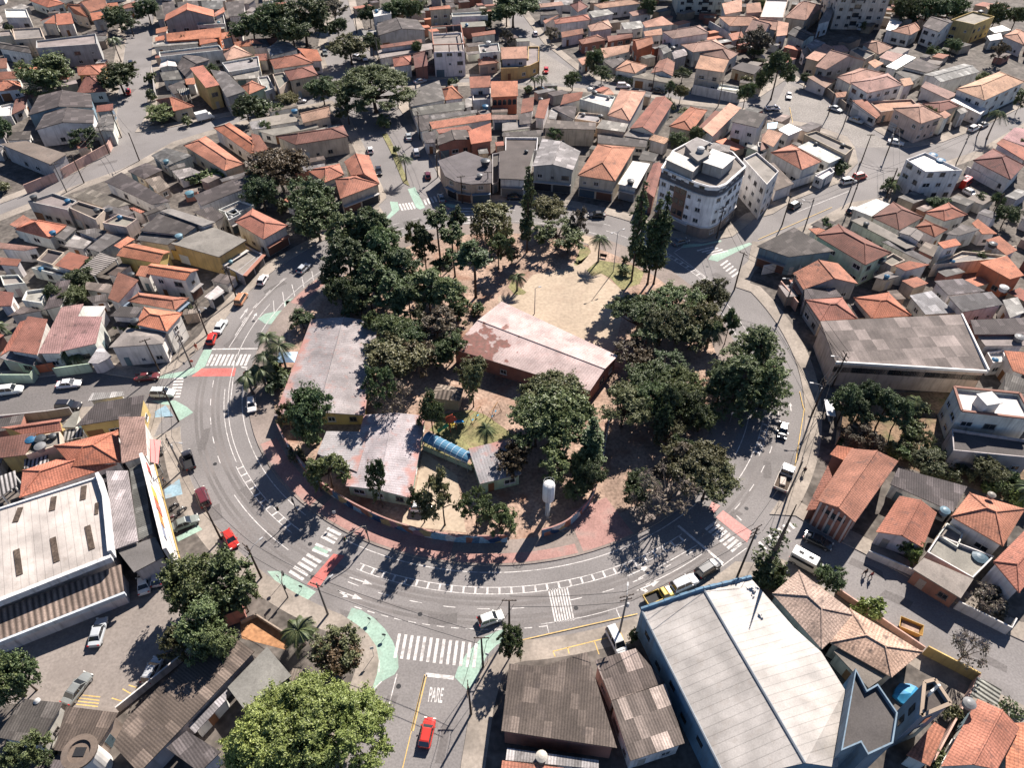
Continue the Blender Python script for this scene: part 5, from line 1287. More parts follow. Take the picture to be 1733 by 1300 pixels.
for f_ in list(ROOFTOPS):                  # small tanks on other flat roofs
    cx, cy, h_, P_ = f_
    if rs_.random() < .5 or nt_ > 46: continue
    q = P_[rs_.randrange(len(P_))]; x, y = cx + (q.x - cx) * .55, cy + (q.y - cy) * .55; tp_ = topx((x, y, h_))
    if not (0 < tp_[0] < 1733 and 10 < tp_[1] < 1290): continue
    nt_ += 1; c_ = rs_.choice((BL, BL, GY, DK, (.1, .2, .24))); tank('S', tp_[0], tp_[1], h_, rs_.uniform(.5, .75), c_, {BL: 'small blue roof tank', GY: 'small grey roof tank', DK: 'small dark roof tank'}.get(c_, 'small teal roof tank'))

# ------------------------------------------------------------------ trees and plants
def leafmesh(centres, size, name, m, r, elong=1.0, updraft=.35):
    vs, fs = [], []
    for c, nrm in centres:
        s = size * r.uniform(.6, 1.35)
        n = (Vector(nrm) + Vector((r.gauss(0, .55), r.gauss(0, .55), r.gauss(updraft, .5)))).normalized()
        x = n.cross(Vector((r.gauss(0, 1), r.gauss(0, 1), r.gauss(0, 1)))).normalized(); y = n.cross(x)
        x = x * s * .5 * elong; y = y * s * .5; b = len(vs); bend = n * s * .18
        vs += [c - x - bend, c - y * .9, c + x - bend, c + y]; fs.append((b, b + 1, b + 2, b + 3))
    me = bpy.data.meshes.new(name); me.from_pydata([tuple(v) for v in vs], [], fs); me.materials.append(m); me.update(); return me
def shell_points(lobes, n, r, hollow=.55, low=-.45):
    # every lobe is broken into ragged sprays of its own size and lean, with a few stray leaves outside
    tot = sum(l[1] ** 2 for l in lobes); out = []
    for c, rad, flat in lobes:
        c = Vector(c); k = max(5, int(n * rad * rad / tot)); ns = max(4, int(5 + rad * 4)); per = max(2, k // ns); done = 0
        st = Vector((r.uniform(.75, 1.35), r.uniform(.75, 1.35), r.uniform(.7, 1.15) * flat))
        for _ in range(ns):
            d = Vector((r.gauss(0, 1), r.gauss(0, 1), r.gauss(.15, .9))).normalized(); q = rad * (.35 + .75 * r.random() ** .6)
            sc = c + Vector((d.x * q * st.x, d.y * q * st.y, d.z * q * st.z)); sr = rad * r.uniform(.16, .5); ax = Vector((d.x + r.gauss(0, .4), d.y + r.gauss(0, .4), .25 * d.z + r.gauss(0, .25))).normalized()
            for _ in range(int(per * r.uniform(.6, 1.4))):
                t = r.gauss(0, .85) * sr; o = Vector((r.gauss(0, .5), r.gauss(0, .5), r.gauss(0, .3))) * sr
                out.append((sc + ax * t + o, (d.x * .7, d.y * .7, d.z + .5)))
    return out
def limb_mesh(h, base_r, lobes, m, r, trunk_top=.55, n=7, name="trunk"):
    b = MB(); lean = Vector((r.uniform(-.3, .3), r.uniform(-.3, .3), 0)); top = Vector((0, 0, h * trunk_top)) + lean
    b.tube([Vector((0, 0, -.1)), Vector((0, 0, .35)), top * .5 + Vector((r.uniform(-.1, .1), r.uniform(-.1, .1), 0)), top], [base_r * 1.5, base_r, base_r * .85, base_r * .7], n)
    for c, rad, fl in lobes:
        c = Vector(c); mid = top.lerp(c, .5) + Vector((r.uniform(-.3, .3), r.uniform(-.3, .3), -.15 * (c - top).length * .5)); st = top * r.uniform(.75, 1.0)
        b.tube([st, mid, c], [base_r * .5, base_r * .32, base_r * .1], 5)
        for _ in range(2):
            e = c + Vector((r.uniform(-1, 1), r.uniform(-1, 1), r.uniform(-.2, .7))) * rad * .8; b.tube([mid.lerp(c, .6), e], [base_r * .2, base_r * .05], 4)
    return b.mesh(name, [m])
# each kind is made for a 1 m crown radius reference R0 and scaled by the placement
def crown_kind(kind, seed):
    r = random.Random(seed); lob = []
    if kind == 'round':        # dense, R 4.5, H 8
        Rr, H = 4.5, 8.0
        for i in range(34):
            a = r.uniform(0, 6.28); q = math.sqrt(r.uniform(.02, .85)) * Rr; z = r.uniform(3.2, 6.4) + (1 - q / Rr) * 1.2; lob.append((Vector((q * math.cos(a), q * math.sin(a), z)), r.uniform(.6, 1.7), .85))
        pts = shell_points(lob, 12500, r, .45); size, el = .3, 1.5
    elif kind == 'umbrella':   # flat topped with wide limbs, R 6, H 8
        Rr, H = 6.0, 8.5
        for i in range(38):
            a = r.uniform(0, 6.28); q = math.sqrt(r.uniform(.01, .9)) * Rr * .94; z = 7.0 - (q / Rr) ** 2 * 2.0 + r.uniform(-.5, .35); lob.append((Vector((q * math.cos(a), q * math.sin(a), z)), r.uniform(.7, 1.6), .45))
        pts = shell_points(lob, 16000, r, .4, -.2); size, el = .27, 1.6
    elif kind == 'pine':       # needle clumps on upswept limbs, R 4.5, H 11
        Rr, H = 4.5, 11.0
        for i in range(48):
            z = r.uniform(5.0, 10.4); q = Rr * min(1, (11.4 - z) / 4.0) * math.sqrt(r.uniform(.1, .95)); a = r.uniform(0, 6.28); lob.append((Vector((q * math.cos(a), q * math.sin(a), z)), r.uniform(.75, 1.2), .7))
        pts = shell_points(lob, 13500, r, .25, -.3); size, el = .25, 2.2
    elif kind == 'tallpine':   # long bare stem, R 3, H 13
        Rr, H = 3.0, 13.0
        for i in range(16):
            z = r.uniform(9.0, 12.6); q = Rr * math.sqrt(r.uniform(.05, .8)) * (.6 + .4 * (13 - z) / 4); a = r.uniform(0, 6.28); lob.append((Vector((q * math.cos(a), q * math.sin(a), z)), r.uniform(.65, 1.05), .8))
        pts = shell_points(lob, 4200, r, .2, -.6); size, el = .29, 1.9
    elif kind == 'layered':    # tiers of level boughs with upturned tufts, R 7, H 13
        Rr, H = 7.0, 13.0
        for ti in range(8):
            z = 2.6 + ti * 1.3; rr = Rr * (1 - (ti / 8.6) ** 1.6); nb = max(5, int(11 - ti * .7)); a0 = r.uniform(0, 6.28)
            for k in range(nb):
                a = a0 + 6.283 * k / nb + r.uniform(-.2, .2); ln = rr * r.uniform(.8, 1.08)
                for t in (.42, .7, .95): lob.append((Vector((ln * t * math.cos(a), ln * t * math.sin(a), z - .5 * t + .8 * t * t + r.uniform(-.2, .2))), r.uniform(.55, .85), .55))
        lob.append((Vector((0, 0, 12.6)), .8, 1.2)); pts = shell_points(lob, 15000, r, .2, -.3); size, el = .26, 2.0
    elif kind == 'loose':      # open crown where the ground shows through, R 4.5, H 7.5
        Rr, H = 4.5, 7.5
        for i in range(26):
            a = r.uniform(0, 6.28); q = math.sqrt(r.uniform(.03, .92)) * Rr * .9; z = r.uniform(3.6, 6.8) - (q / Rr) ** 2 * 1.0; lob.append((Vector((q * math.cos(a), q * math.sin(a), z)), r.uniform(.55, 1.1), .7))
        pts = shell_points(lob, 5200, r, .2, -.8); size, el = .26, 1.8
    elif kind == 'lime':       # big feathery crown, R 8, H 12
        Rr, H = 8.0, 12.5
        for i in range(90):
            a = r.uniform(0, 6.28); q = math.sqrt(r.uniform(.005, .95)) * Rr * .95; z = 10.6 - (q / Rr) ** 2 * 4.6 + r.uniform(-1.8, .6); lob.append((Vector((q * math.cos(a), q * math.sin(a), z)), r.uniform(.9, 1.7), .75))
        pts = shell_points(lob, 70000, r, .25, -.4); size, el = .21, 2.1
    elif kind == 'cypress':    # narrow column, R 1.9, H 20
        Rr, H = 1.9, 20.0
        for i in range(64):
            z = r.uniform(3.6, 19.3); f = min(1, (20.4 - z) / 6.5) * (.8 + .25 * r.random()); a = r.uniform(0, 6.28); q = Rr * f * .62; lob.append((Vector((q * math.cos(a), q * math.sin(a), z)), r.uniform(.55, .95) * max(.4, f), 1.3))
        pts = shell_points(lob, 12000, r, .3, -.7); size, el = .26, 1.8
    elif kind == 'willow':     # drooping strands, R 4.2, H 9
        Rr, H = 4.2, 9.0; pts = []
        for i in range(15):
            a = r.uniform(0, 6.28); q = math.sqrt(r.uniform(.02, .8)) * Rr * .85; z = 7.6 - (q / Rr) ** 2 * 2.2; lob.append((Vector((q * math.cos(a), q * math.sin(a), z)), r.uniform(.9, 1.4), .6))
        pts = shell_points(lob, 2200, r, .3, -.3)
        for i in range(230):
            a = r.uniform(0, 6.28); q = Rr * r.uniform(.55, 1.02); z0 = 6.6 - (q / Rr) ** 2 * 1.6 + r.uniform(-.6, .6); ln = r.uniform(1.5, 4.0)
            for k in range(9): pts.append((Vector((q * math.cos(a) + r.gauss(0, .08), q * math.sin(a) + r.gauss(0, .08), z0 - ln * k / 9)), (math.cos(a), math.sin(a), -.2)))
        size, el = .34, 1.8
    elif kind == 'bush':       # low mound, R 1.6, H 2
        Rr, H = 1.6, 2.2
        for i in range(9):
            a = r.uniform(0, 6.28); q = r.uniform(.1, .7) * Rr; lob.append((Vector((q * math.cos(a), q * math.sin(a), r.uniform(.6, 1.5))), r.uniform(.55, .85), .9))
        pts = shell_points(lob, 950, r, .4, -.6); size, el = .28, 1.5
    elif kind == 'bare':       # leafless twigs with a few leaves left, R 4, H 6.5
        Rr, H = 4.0, 6.5
        for i in range(16):
            a = r.uniform(0, 6.28); q = math.sqrt(r.uniform(.1, .95)) * Rr * .9; lob.append((Vector((q * math.cos(a), q * math.sin(a), r.uniform(3.6, 6.2))), r.uniform(.7, 1.1), .7))
        pts = shell_points(lob, 420, r, .1, -.9); size, el = .3, 1.5
    return Rr, H, lob, pts, size, el, r
KINDS = {}
def kind_protos(kind, leaf, nvar):
    key = (kind, leaf)
    if key in KINDS: return KINDS[key]
    out = []
    for s in range(nvar):
        Rr, H, lob, pts, size, el, r = crown_kind(kind, 31 * s + hash_(kind))
        leafm = leafmesh(pts, size, "crown", LEAF[leaf], r, el)
        base = {'round': .26, 'umbrella': .3, 'pine': .24, 'tallpine': .22, 'loose': .2, 'layered': .34, 'lime': .42, 'cypress': .24, 'willow': .26, 'bush': .07, 'bare': .2}[kind]
        tt = {'layered': .93, 'pine': .8, 'tallpine': .92, 'cypress': .95, 'umbrella': .4, 'lime': .35, 'bush': .4, 'bare': .4}.get(kind, .48)
        lb = lob if kind in ('umbrella', 'bare', 'loose', 'willow') else lob[::2]
        if kind in ('cypress', 'layered'): lb = lob[::6]
        tm = limb_mesh(H, base, lb, M['palebark'] if leaf in ('grey', 'brown') else M['bark'], r, tt)
        if kind == 'bare':
            b = MB()
            for c, rad, fl in lob:
                for _ in range(26):
                    c = Vector(c); e = c + Vector((r.uniform(-1, 1), r.uniform(-1, 1), r.uniform(-.5, .8))).normalized() * rad * r.uniform(.5, 1.3); b.tube([c + (e - c) * .1, c.lerp(e, .6) + Vector((r.uniform(-.1, .1), r.uniform(-.1, .1), .08)), e], [.035, .025, .012], 3)
            twig = b.mesh("twigs", [M['palebark']], weld=False)
        else: twig = None
        out.append((Rr, H, leafm, tm, twig))
    KINDS[key] = out; return out
def hash_(s): return sum(ord(c) * (i + 3) for i, c in enumerate(s))
NVAR = {'layered': 2, 'round': 4, 'umbrella': 3, 'pine': 4, 'tallpine': 2, 'loose': 3, 'lime': 1, 'cypress': 2, 'willow': 1, 'bush': 3, 'bare': 2}
TREELOOK = {('layered', 'mid'): 'broad layered conifer with spiky tiers', ('round', 'dark'): 'dense dark green round tree', ('round', 'mid'): 'dense mid green round tree', ('round', 'olive'): 'rounded olive green tree', ('round', 'brown'): 'round tree with brownish crown', ('umbrella', 'dark'): 'wide dark umbrella crowned tree', ('umbrella', 'mid'): 'wide green umbrella crowned tree',
            ('umbrella', 'olive'): 'wide olive umbrella crowned tree', ('pine', 'dark'): 'dark clumpy pine', ('pine', 'mid'): 'mid green clumpy pine', ('tallpine', 'dark'): 'slender pine on a long bare stem', ('loose', 'mid'): 'loose open crowned green tree', ('loose', 'olive'): 'thin olive tree with open crown', ('loose', 'dark'): 'small dark open crowned tree',
            ('loose', 'brown'): 'thin bronze leaved tree', ('loose', 'grey'): 'sparse greyish twiggy tree', ('lime', 'lime'): 'huge feathery lime green tree', ('lime', 'mid'): 'very broad domed street tree', ('cypress', 'dark'): 'tall dark columnar cypress', ('willow', 'olive'): 'pale weeping willow', ('bush', 'mid'): 'low green bush', ('bush', 'olive'): 'low olive bush', ('bush', 'dark'): 'low dark bush', ('bare', 'grey'): 'nearly bare grey tree', ('bush', 'grey'): 'low grey green bush', ('round', 'grey'): 'grey green round tree', ('bush','lime'):'low lime green bush'}
def tree(kind, leaf, k, x, y, rpx, h=None, look=None):
    Rr, H, lm, tm, tw = rnd.choice(kind_protos(kind, leaf, NVAR[kind])); hh = H if h is None else h
    s_ = TT[k][2] if len(TT[k]) > 2 else 3.847
    mid = {'cypress': .55, 'bush': .5, 'tallpine': .84, 'pine': .72, 'umbrella': .74}.get(kind, .62) * hh
    p = at(k, x, y, mid); ctr = p.copy(); p.z = KERB
    dep = p.y * CP + (CAM_H - mid) * SP; rad = rpx / s_ * dep / F_PX; sx = rad / Rr * {'pine': 1.0, 'tallpine': 1.12, 'loose': 1.08}.get(kind, 1.05); sz = hh / H
    name = {'layered': 'conifer_tree', 'pine': 'pine_tree', 'tallpine': 'pine_tree', 'cypress': 'cypress_tree', 'willow': 'willow_tree', 'bush': 'bush'}.get(kind, 'broadleaf_tree')
    root = empty(name, p, rnd.uniform(0, 6.28)); root.scale = (sx, sx, sz)
    link("crown", lm, root); link("trunk", tm, root)
    if tw: link("twigs", tw, root)
    later(root, look or TREELOOK[(kind, leaf)], 'bush' if kind == 'bush' else 'tree', ctr, 'bushes and shrubs' if kind == 'bush' else 'trees along the streets and in the park')
    return root
# palms: curved fronds of many leaflets
def palm_meshes(seed, h, fl, nf):
    r = random.Random(seed); b = MB(); b.tube([(0, 0, -.1), (.05, 0, .4), (.12, .04, h * .5), (.1, .02, h)], [.28, .2, .16, .13], 8); tm = b.mesh("trunk", [M['palebark']])
    out = []
    for i in range(nf):
        a = 6.283 * i / nf + r.uniform(-.2, .2); el = r.uniform(.05, 1.0); f = MB(); L_ = fl * r.uniform(.85, 1.1); pts = []
        for k in range(11):
            t = k / 10; rr = L_ * t * math.cos(el * (1 - .25 * t)); zz = L_ * (math.sin(el) * t - (.75 + .25 * math.cos(el)) * t * t * .85); pts.append(Vector((.1 + rr * math.cos(a), .02 + rr * math.sin(a), h + zz)))
        f.tube(pts, .025, 3)
        side = Vector((-math.sin(a), math.cos(a), 0))
        for k in range(1, 10):
            for sub in (0, .5):
                p = pts[k].lerp(pts[min(k + 1, 10)], sub); d = (pts[min(k + 1, 10)] - pts[k]).normalized(); ll = fl * .27 * math.sin(math.pi * min(.97, (k + sub) / 10.5) ** .7) + .12
                for s in (-1, 1):
                    tip = p + side * s * ll * .8 + d * ll * .55 - Vector((0, 0, ll * .55)); wdt = d * .07; f.face([p - wdt, tip, p + wdt])
        out.append(f.mesh("frond", [LEAF['palm']], weld=False))
    return tm, out
PALMS = {'tall': palm_meshes(4, 6.2, 2.9, 18), 'short': palm_meshes(9, 3.6, 2.2, 16), 'fan': palm_meshes(12, 2.6, 1.9, 22)}
def palm(v, k, x, y, sc=1.0, look='feathery palm with a thin trunk'):          # x,y: foot of the trunk
    p = at(k, x, y, KERB); root = empty("palm_tree", p, rnd.uniform(0, 6.28)); root.scale = (sc,) * 3; tm, fr = PALMS[v]
    link("trunk", tm, root)
    for m_ in fr: link("frond", m_, root)
    later(root, look, 'palm', p + Vector((0, 0, 5)), 'palms'); return root
TREES = """
A1
round dark 280 480 165 11
round dark 770 500 118 9
round dark 760 105 85 9
loose dark 835 130 70 9
round dark 950 55 70 9
loose dark 550 905 95 7
round mid 1050 735 88 4.5
bush mid 1212 785 34 3
bush mid 980 505 36 4
bush mid 980 618 34 4
round dark 1600 700 80 8
round dark 1640 175 110 10
round dark 0 830 60 8
bush mid 1330 1150 70 3
bush lime 1440 1140 70 3.4
round dark 1700 1150 80 8
bush olive 20 1215 45 3
bush mid 1250 1170 45 3
A2
round dark 330 110 150 16
round dark 130 130 120 14
round dark 260 200 110 13
loose grey 540 60 100 10
round olive 640 310 110 9
round dark 560 175 58 8
round dark 790 285 48 7
round dark 770 90 58 8
round dark 950 60 78 10
round dark 1040 60 72 10
lime mid 790 545 235 14
loose dark 620 690 80 9
round dark 460 580 82 8
round olive 235 650 60 5
bush mid 60 700 70 4
bush mid 160 715 60 4
round brown 180 1100 165 11
round dark 60 1250 95 9
bush mid 860 790 52 4
bush dark 940 978 24 2.5
loose grey 1670 230 50 7
round dark 1662 60 78 10
round dark 1545 110 42 6
bush mid 1305 540 35 3
A3
round dark 70 50 130 11
loose grey 320 215 52 6
round dark 605 380 52 8
loose dark 650 470 58 6
round dark 460 515 46 6
round mid 1175 480 46 5
loose mid 1090 575 44 6
round olive 1165 598 42 6
round dark 1590 600 50 8
bush olive 1600 535 45 4
loose grey 1655 260 100 10
round mid 1150 920 56 6
round mid 1260 880 52 6
bush mid 985 240 30 3
round olive 600 440 30 5
bush mid 320 590 30 3
bush mid 170 580 30 3
round dark 950 30 50 9
round dark 1690 520 40 7
A4
pine dark 140 420 100 15
loose grey 40 250 90 10
round dark 1120 50 110 12
round dark 960 60 80 12
round dark 1250 40 90 12
round dark 1560 82 55 9
round dark 1690 100 60 9
loose dark 1720 650 40 7
bush mid 1130 335 32 4
round dark 1030 20 60 12
loose grey 1580 330 60 8
bush dark 860 1200 50 4
bush dark 960 1170 55 4.5
bush mid 540 1090 45 3
B1
round dark 520 585 70 5
round mid 480 700 72 4.5
bush mid 570 650 35 3
bush olive 1250 790 36 3
B2
round dark 400 60 145 10
round dark 420 190 140 10
bush olive 210 105 52 4
pine dark 630 280 150 14
pine dark 790 240 150 15
pine dark 620 410 150 13
pine mid 850 350 125 14
pine mid 800 520 150 12
pine mid 960 480 140 12
pine mid 930 640 140 11
pine mid 1150 610 140 11
pine mid 1290 680 130 11
pine dark 760 620 110 10
round dark 590 670 95 10
bush dark 630 780 80 4
tallpine dark 1210 190 85 14
tallpine dark 1335 180 70 14
tallpine dark 1310 300 80 13
pine dark 1120 330 85 12
loose dark 1060 300 60 9
tallpine dark 1450 410 120 14
willow olive 1560 190 130 10
loose mid 1610 390 90 9
loose dark 1230 510 75 5
bush dark 1290 440 50 3
umbrella mid 900 910 150 9
loose grey 1210 890 150 9
loose olive 1130 850 90 8
round olive 930 1090 170 9
loose brown 1090 1110 130 8
round dark 1010 1000 110 8
loose olive 1440 1180 115 8
bush mid 1475 780 50 3
round dark 330 850 70 4
bush mid 200 1230 70 3
round dark 1200 1080 80 6
bush dark 160 1150 60 3
B2
round dark 520 560 70 6
pine dark 700 700 100 9
loose mid 760 860 70 7
round dark 1300 1020 90 7
loose dark 1340 820 80 7
pine mid 1020 700 110 10
B3
round dark 1150 880 120 7
loose olive 990 900 110 7
pine dark 1440 1240 110 10
loose dark 1080 1150 120 6
umbrella mid 1180 1270 140 8
round olive 300 130 105 8
loose mid 360 290 140 7
loose mid 430 330 110 6
loose grey 510 220 70 9
bush dark 800 460 26 2
bush mid 790 530 44 2.2
umbrella mid 900 800 190 9
umbrella mid 1130 720 180 9
umbrella olive 1050 850 150 9
round olive 1360 690 100 8
umbrella olive 1290 800 140 9
loose olive 1240 930 120 7
round dark 1330 900 80 7
loose brown 850 1080 130 6
loose brown 930 1110 90 5
umbrella mid 950 1240 170 8
pine dark 1490 850 60 9
layered mid 1660 1040 225 12
layered mid 1560 1230 225 12
layered mid 1740 1250 170 11
bush dark 60 340 30 2.5
bush dark 30 280 40 3
loose brown 60 420 80 5
C3
umbrella mid 330 220 250 11
umbrella mid 220 260 190 10
umbrella mid 440 270 180 10
umbrella olive 360 90 210 10
umbrella olive 800 150 170 9
umbrella mid 960 90 150 9
pine dark 1090 140 90 11
pine dark 1060 260 70 10
umbrella olive 1260 520 200 9
umbrella olive 1350 640 170 8
loose grey 1200 560 150 8
loose olive 1080 350 110 7
loose mid 380 540 140 8
loose brown 100 480 120 7
loose brown 40 560 90 6
cypress dark 580 420 70 13
round dark 570 600 95 7
round dark 480 730 70 5
bush mid 20 930 60 4
round dark 900 720 100 6
bush grey 1050 600 70 3
round dark 1300 260 90 6
bare grey 1090 740 190 9
bare grey 940 830 120 7
round dark 1230 200 100 8
loose dark 1180 440 90 7
round dark 520 560 80 8
C2
bare grey 900 120 140 9
loose dark 830 60 110 12.4
round dark 390 220 125 12.4
loose mid 490 570 130 9.3
loose dark 420 620 80 7.8
loose olive 235 250 65 7.8
bush mid 390 385 55 3.0
loose dark 815 650 82 12.4
loose dark 1110 800 85 9.3
loose olive 1240 770 125 12.4
loose dark 1460 830 105 9.3
loose mid 1620 930 100 7.8
round dark 1170 220 75 9.3
loose olive 1440 20 85 10.8
bush olive 290 500 60 2.5
bush mid 1540 880 60 3.0
bush dark 140 40 80 4.0
C4
bush mid 880 470 50 2.5
bush olive 930 430 45 2
bush mid 1030 330 50 2.6
bush dark 1130 480 50 3
bush mid 1230 520 50 2.4
bush olive 1330 600 45 2
bush mid 1560 680 50 2.6
bush lime 1480 720 45 2
bush mid 1700 690 60 3
bush olive 1180 620 45 2
bush mid 560 430 40 2
bush mid 800 430 45 2
pine dark 590 130 100 9
pine dark 720 110 100 9
pine dark 850 160 110 9
pine dark 940 200 80 8
pine dark 650 210 90 8
round grey 620 370 85 5
loose grey 760 390 90 5
round olive 1110 550 95 5
round olive 1500 600 85 5
bush dark 1620 640 42 3
bush mid 980 370 60 3
loose mid 1090 400 60 4
bush mid 950 500 60 3
bush olive 1000 470 50 3
bush mid 1640 740 60 3
bush lime 1690 790 55 3
bush dark 965 1090 55 4
bush lime 1030 1150 55 4
bush olive 1270 640 50 2.5
bush olive 1400 640 40 2
bush mid 1010 200 70 3
bush dark 130 1250 60 4
D1
round mid 1240 90 150 10
loose mid 1170 170 90 8
round mid 1480 90 170 10
loose mid 1560 170 100 8
round mid 1300 400 150 10
loose olive 1120 500 100 8
round mid 1390 480 110 9
round mid 110 680 110 9
round mid 30 720 110 9
loose mid 180 1200 120 7
loose mid 80 1250 110 6
loose mid 300 1240 70 5
D2
lime lime 130 1090 290 12
lime lime 330 1020 330 13
lime lime 590 1020 290 12
loose olive 560 530 160 8
round brown 550 570 130 7
loose dark 1690 480 90 7
D3
bush dark 850 440 34 3
loose dark 50 470 85 8
D4
round dark 470 80 80 5
bush lime 720 255 80 4
bare grey 1370 540 130 7
bare grey 1470 210 110 5
bush grey 1560 230 90 3
bush olive 1260 930 60 3
bush mid 60 60 80 5
bush dark 120 90 50 4
bush mid 1200 1290 80 2.5
"""
for line in TREES.strip().splitlines():
    t = line.split()
    if len(t) == 1: tk = t[0]; continue
    tree(t[0], t[1], tk, float(t[2]), float(t[3]), float(t[4]), float(t[5]))
rt_ = random.Random(21); made = 0
for attempt in range(6000):                # small trees in the yards
    if made >= 70: break
    f = rt_.choice(FOOT); cx, cy = f[-1][0], f[-1][1]; x, y = cx + rt_.gauss(0, 9), cy + rt_.gauss(0, 9); q = topx((x, y, 0))
    if not (0 < q[0] < 1733 and 0 < q[1] < 620) or math.hypot(x - RC.x, y - RC.y) < 64: continue
    blk = next((b_ for b_ in BLOCKS if pip(x, y, b_)), None)
    if blk is None or edge_dist(x, y, blk) < 2.0 or any(pip(x, y, z_) for z_ in OPEN): continue
    if any(abs(g_[-1][0] - x) < 14 and abs(g_[-1][1] - y) < 14 and any(pip(x + u, y + v, g_[:-1]) for u, v in ((0, 0), (.9, 0), (-.9, 0), (0, .9), (0, -.9))) for g_ in FOOT): continue
    kd = rt_.choice(('round', 'round', 'loose', 'bush')); lf = {'round': rt_.choice(('dark', 'mid')), 'loose': 'mid', 'bush': 'mid'}[kd]; rp = rt_.uniform(1.3, 2.6) * F_PX / (y * CP + CAM_H * SP)
    tree(kd, lf, 'S', q[0], q[1], rp, rt_.uniform(3.2, 6) if kd != 'bush' else 2.4); made += 1
for k, bx_, by_, h, rr in (('B3', 160, 412, 22.5, 1.55), ('B3', 840, 602, 25, 1.75), ('B3', 945, 618, 21.5, 1.95), ('B3', 985, 618, 23, 1.8)):   # cypresses, measured from foot and tip
    Rr, H, lm, tm, tw = rnd.choice(kind_protos('cypress', 'dark', 2)); p = at(k, bx_, by_, KERB); root = empty("cypress_tree", p, rnd.uniform(0, 6)); root.scale = (rr / Rr, rr / Rr, h / H)
    link("crown", lm, root); link("trunk", tm, root); later(root, 'tall dark columnar cypress', 'tree', p + Vector((0, 0, 10)), 'trees along the streets and in the park')
p = at('Q4', 1200, 1050, KERB); root = empty("cypress_tree", p); r = random.Random(5)   # the thin dead-topped trunk behind the church
b = MB(); b.tube([(0, 0, 0), (.05, 0, 5), (.1, 0, 12), (.1, 0, 18.7)], [.36, .32, .24, .06], 8); b.build("trunk", M['bark'], root)
lob = [(Vector((r.uniform(-.9, .9), r.uniform(-.9, .9), r.uniform(.8, 5.5))), r.uniform(.6, 1.0), 1.1) for _ in range(12)] + [(Vector((r.uniform(-1.2, 1.2), r.uniform(-.9, .9), r.uniform(7, 15.5))), r.uniform(.35, .8), .8) for _ in range(16)]
link("crown", leafmesh(shell_points(lob[:12], 1500, r, .3, -.7) + shell_points(lob[12:], 420, r, .1, -.9), .34, "crown", LEAF['dark'], r, 1.6), root); tag(root, "tall thin bare trunk with ivy covered foot behind the white church roof", "tree", 'trees along the streets and in the park')
for v, k, x, y, s_ in (('tall', 'B3', 625, 474, 1.0), ('short', 'B3', 97, 660, 1.1), ('tall', 'B2', 150, 1120, 1.0), ('tall', 'B2', 235, 1200, 1.15), ('tall', 'B2', 140, 1240, 1.0), ('short', 'C2', 30, 60, 1.1), ('short', 'C2', 100, 60, 1.3), ('tall', 'A2', 1010, 1170, 1.0), ('short', 'C2', 1530, 420, 1.0), ('short', 'B3', 930, 1040, 1.5), ('short', 'B3', 1330, 1030, 1.5),
                      ('tall', 'A4', 1490, 900, 1.2), ('short', 'A4', 850, 1290, 1.1), ('fan', 'D2', 350, 490, 1.5), ('short', 'B1', 450, 1140, .9), ('fan', 'B1', 520, 1150, .9), ('fan', 'C4', 990, 230, 1.2), ('short', 'A3', 905, 850, .8), ('tall', 'A1', 790, 400, 1.2), ('short', 'A3', 210, 580, 1.0), ('short', 'A3', 255, 570, 1.0), ('fan', 'B1', 20, 980, 1.3), ('fan', 'C4', 1700, 800, 1.3), ('short', 'C2', 10, 100, 1.2)):
    palm(v, k, x, y, s_, {'tall': 'tall feathery palm', 'short': 'short feathery palm', 'fan': 'low bushy palm'}[v])
# hedges and lawn
def hedge(k, xy, h, wd, look):
    pts = px(k, *xy); r = random.Random(3); q = []
    for i in range(len(pts) - 1):
        L_ = (pts[i + 1] - pts[i]).length; d = (pts[i + 1] - pts[i]).normalized(); n = Vector((-d.y, d.x, 0))
        for _ in range(int(L_ * 60)):
            t = r.random(); o = r.uniform(-1, 1); z = h * math.sqrt(r.random()); q.append((pts[i].lerp(pts[i + 1], t) + n * wd / 2 * o + Vector((0, 0, z)), (n.x * o, n.y * o, .6)))
    o = link("hedge", leafmesh(q, .3, "hedge", LEAF['mid'], r, 1.5)); tag(o, look, "hedge")
hedge('A3', (672, 520, 800, 545, 935, 565), 2.2, 1.6, 'clipped green hedge below the peach hipped house')
hedge('D4', (1570, 870, 1640, 930, 1710, 985), 1.2, 2.4, 'clipped bright hedge at the right edge by the orange roof')

# ------------------------------------------------------------------ vehicles (x forward)
def loft(b, secs, mat=0):
    rings = [[Vector((x, y, z)) for y, z in ((-hw * .9, zb), (-hw, zb + (zt - zb) * .3), (-hw * .985, zb + (zt - zb) * .72), (-hw * .84, zt), (-hw * .4, zt + .03), (hw * .4, zt + .03), (hw * .84, zt), (hw * .985, zb + (zt - zb) * .72), (hw, zb + (zt - zb) * .3), (hw * .9, zb))] for x, hw, zb, zt in secs]
    for a, c in zip(rings, rings[1:]):
        for k in range(10): b.face([a[k], a[(k + 1) % 10], c[(k + 1) % 10], c[k]], mat)
    b.face(rings[0], mat); b.face(list(reversed(rings[-1])), mat)
def frustum(b, lo, hi, mat_side=0, mat_top=0):
    for i in range(4): b.face([lo[i], lo[(i + 1) % 4], hi[(i + 1) % 4], hi[i]], mat_side)
    b.face(hi, mat_top)
def rect(x0, x1, hw0, hw1, z0, z1): return [Vector((x0, -hw0, z0)), Vector((x1, -hw1, z1)), Vector((x1, hw1, z1)), Vector((x0, hw0, z0))]
b = MB(); b.tube([(0, -.1, 0), (0, .1, 0)], .31, 14); TYRE = b.mesh("tyre", [M['black']])
b = MB(); b.tube([(0, -.115, 0), (0, .115, 0)], .19, 10); RIM = b.mesh("rim", [M['steel']])
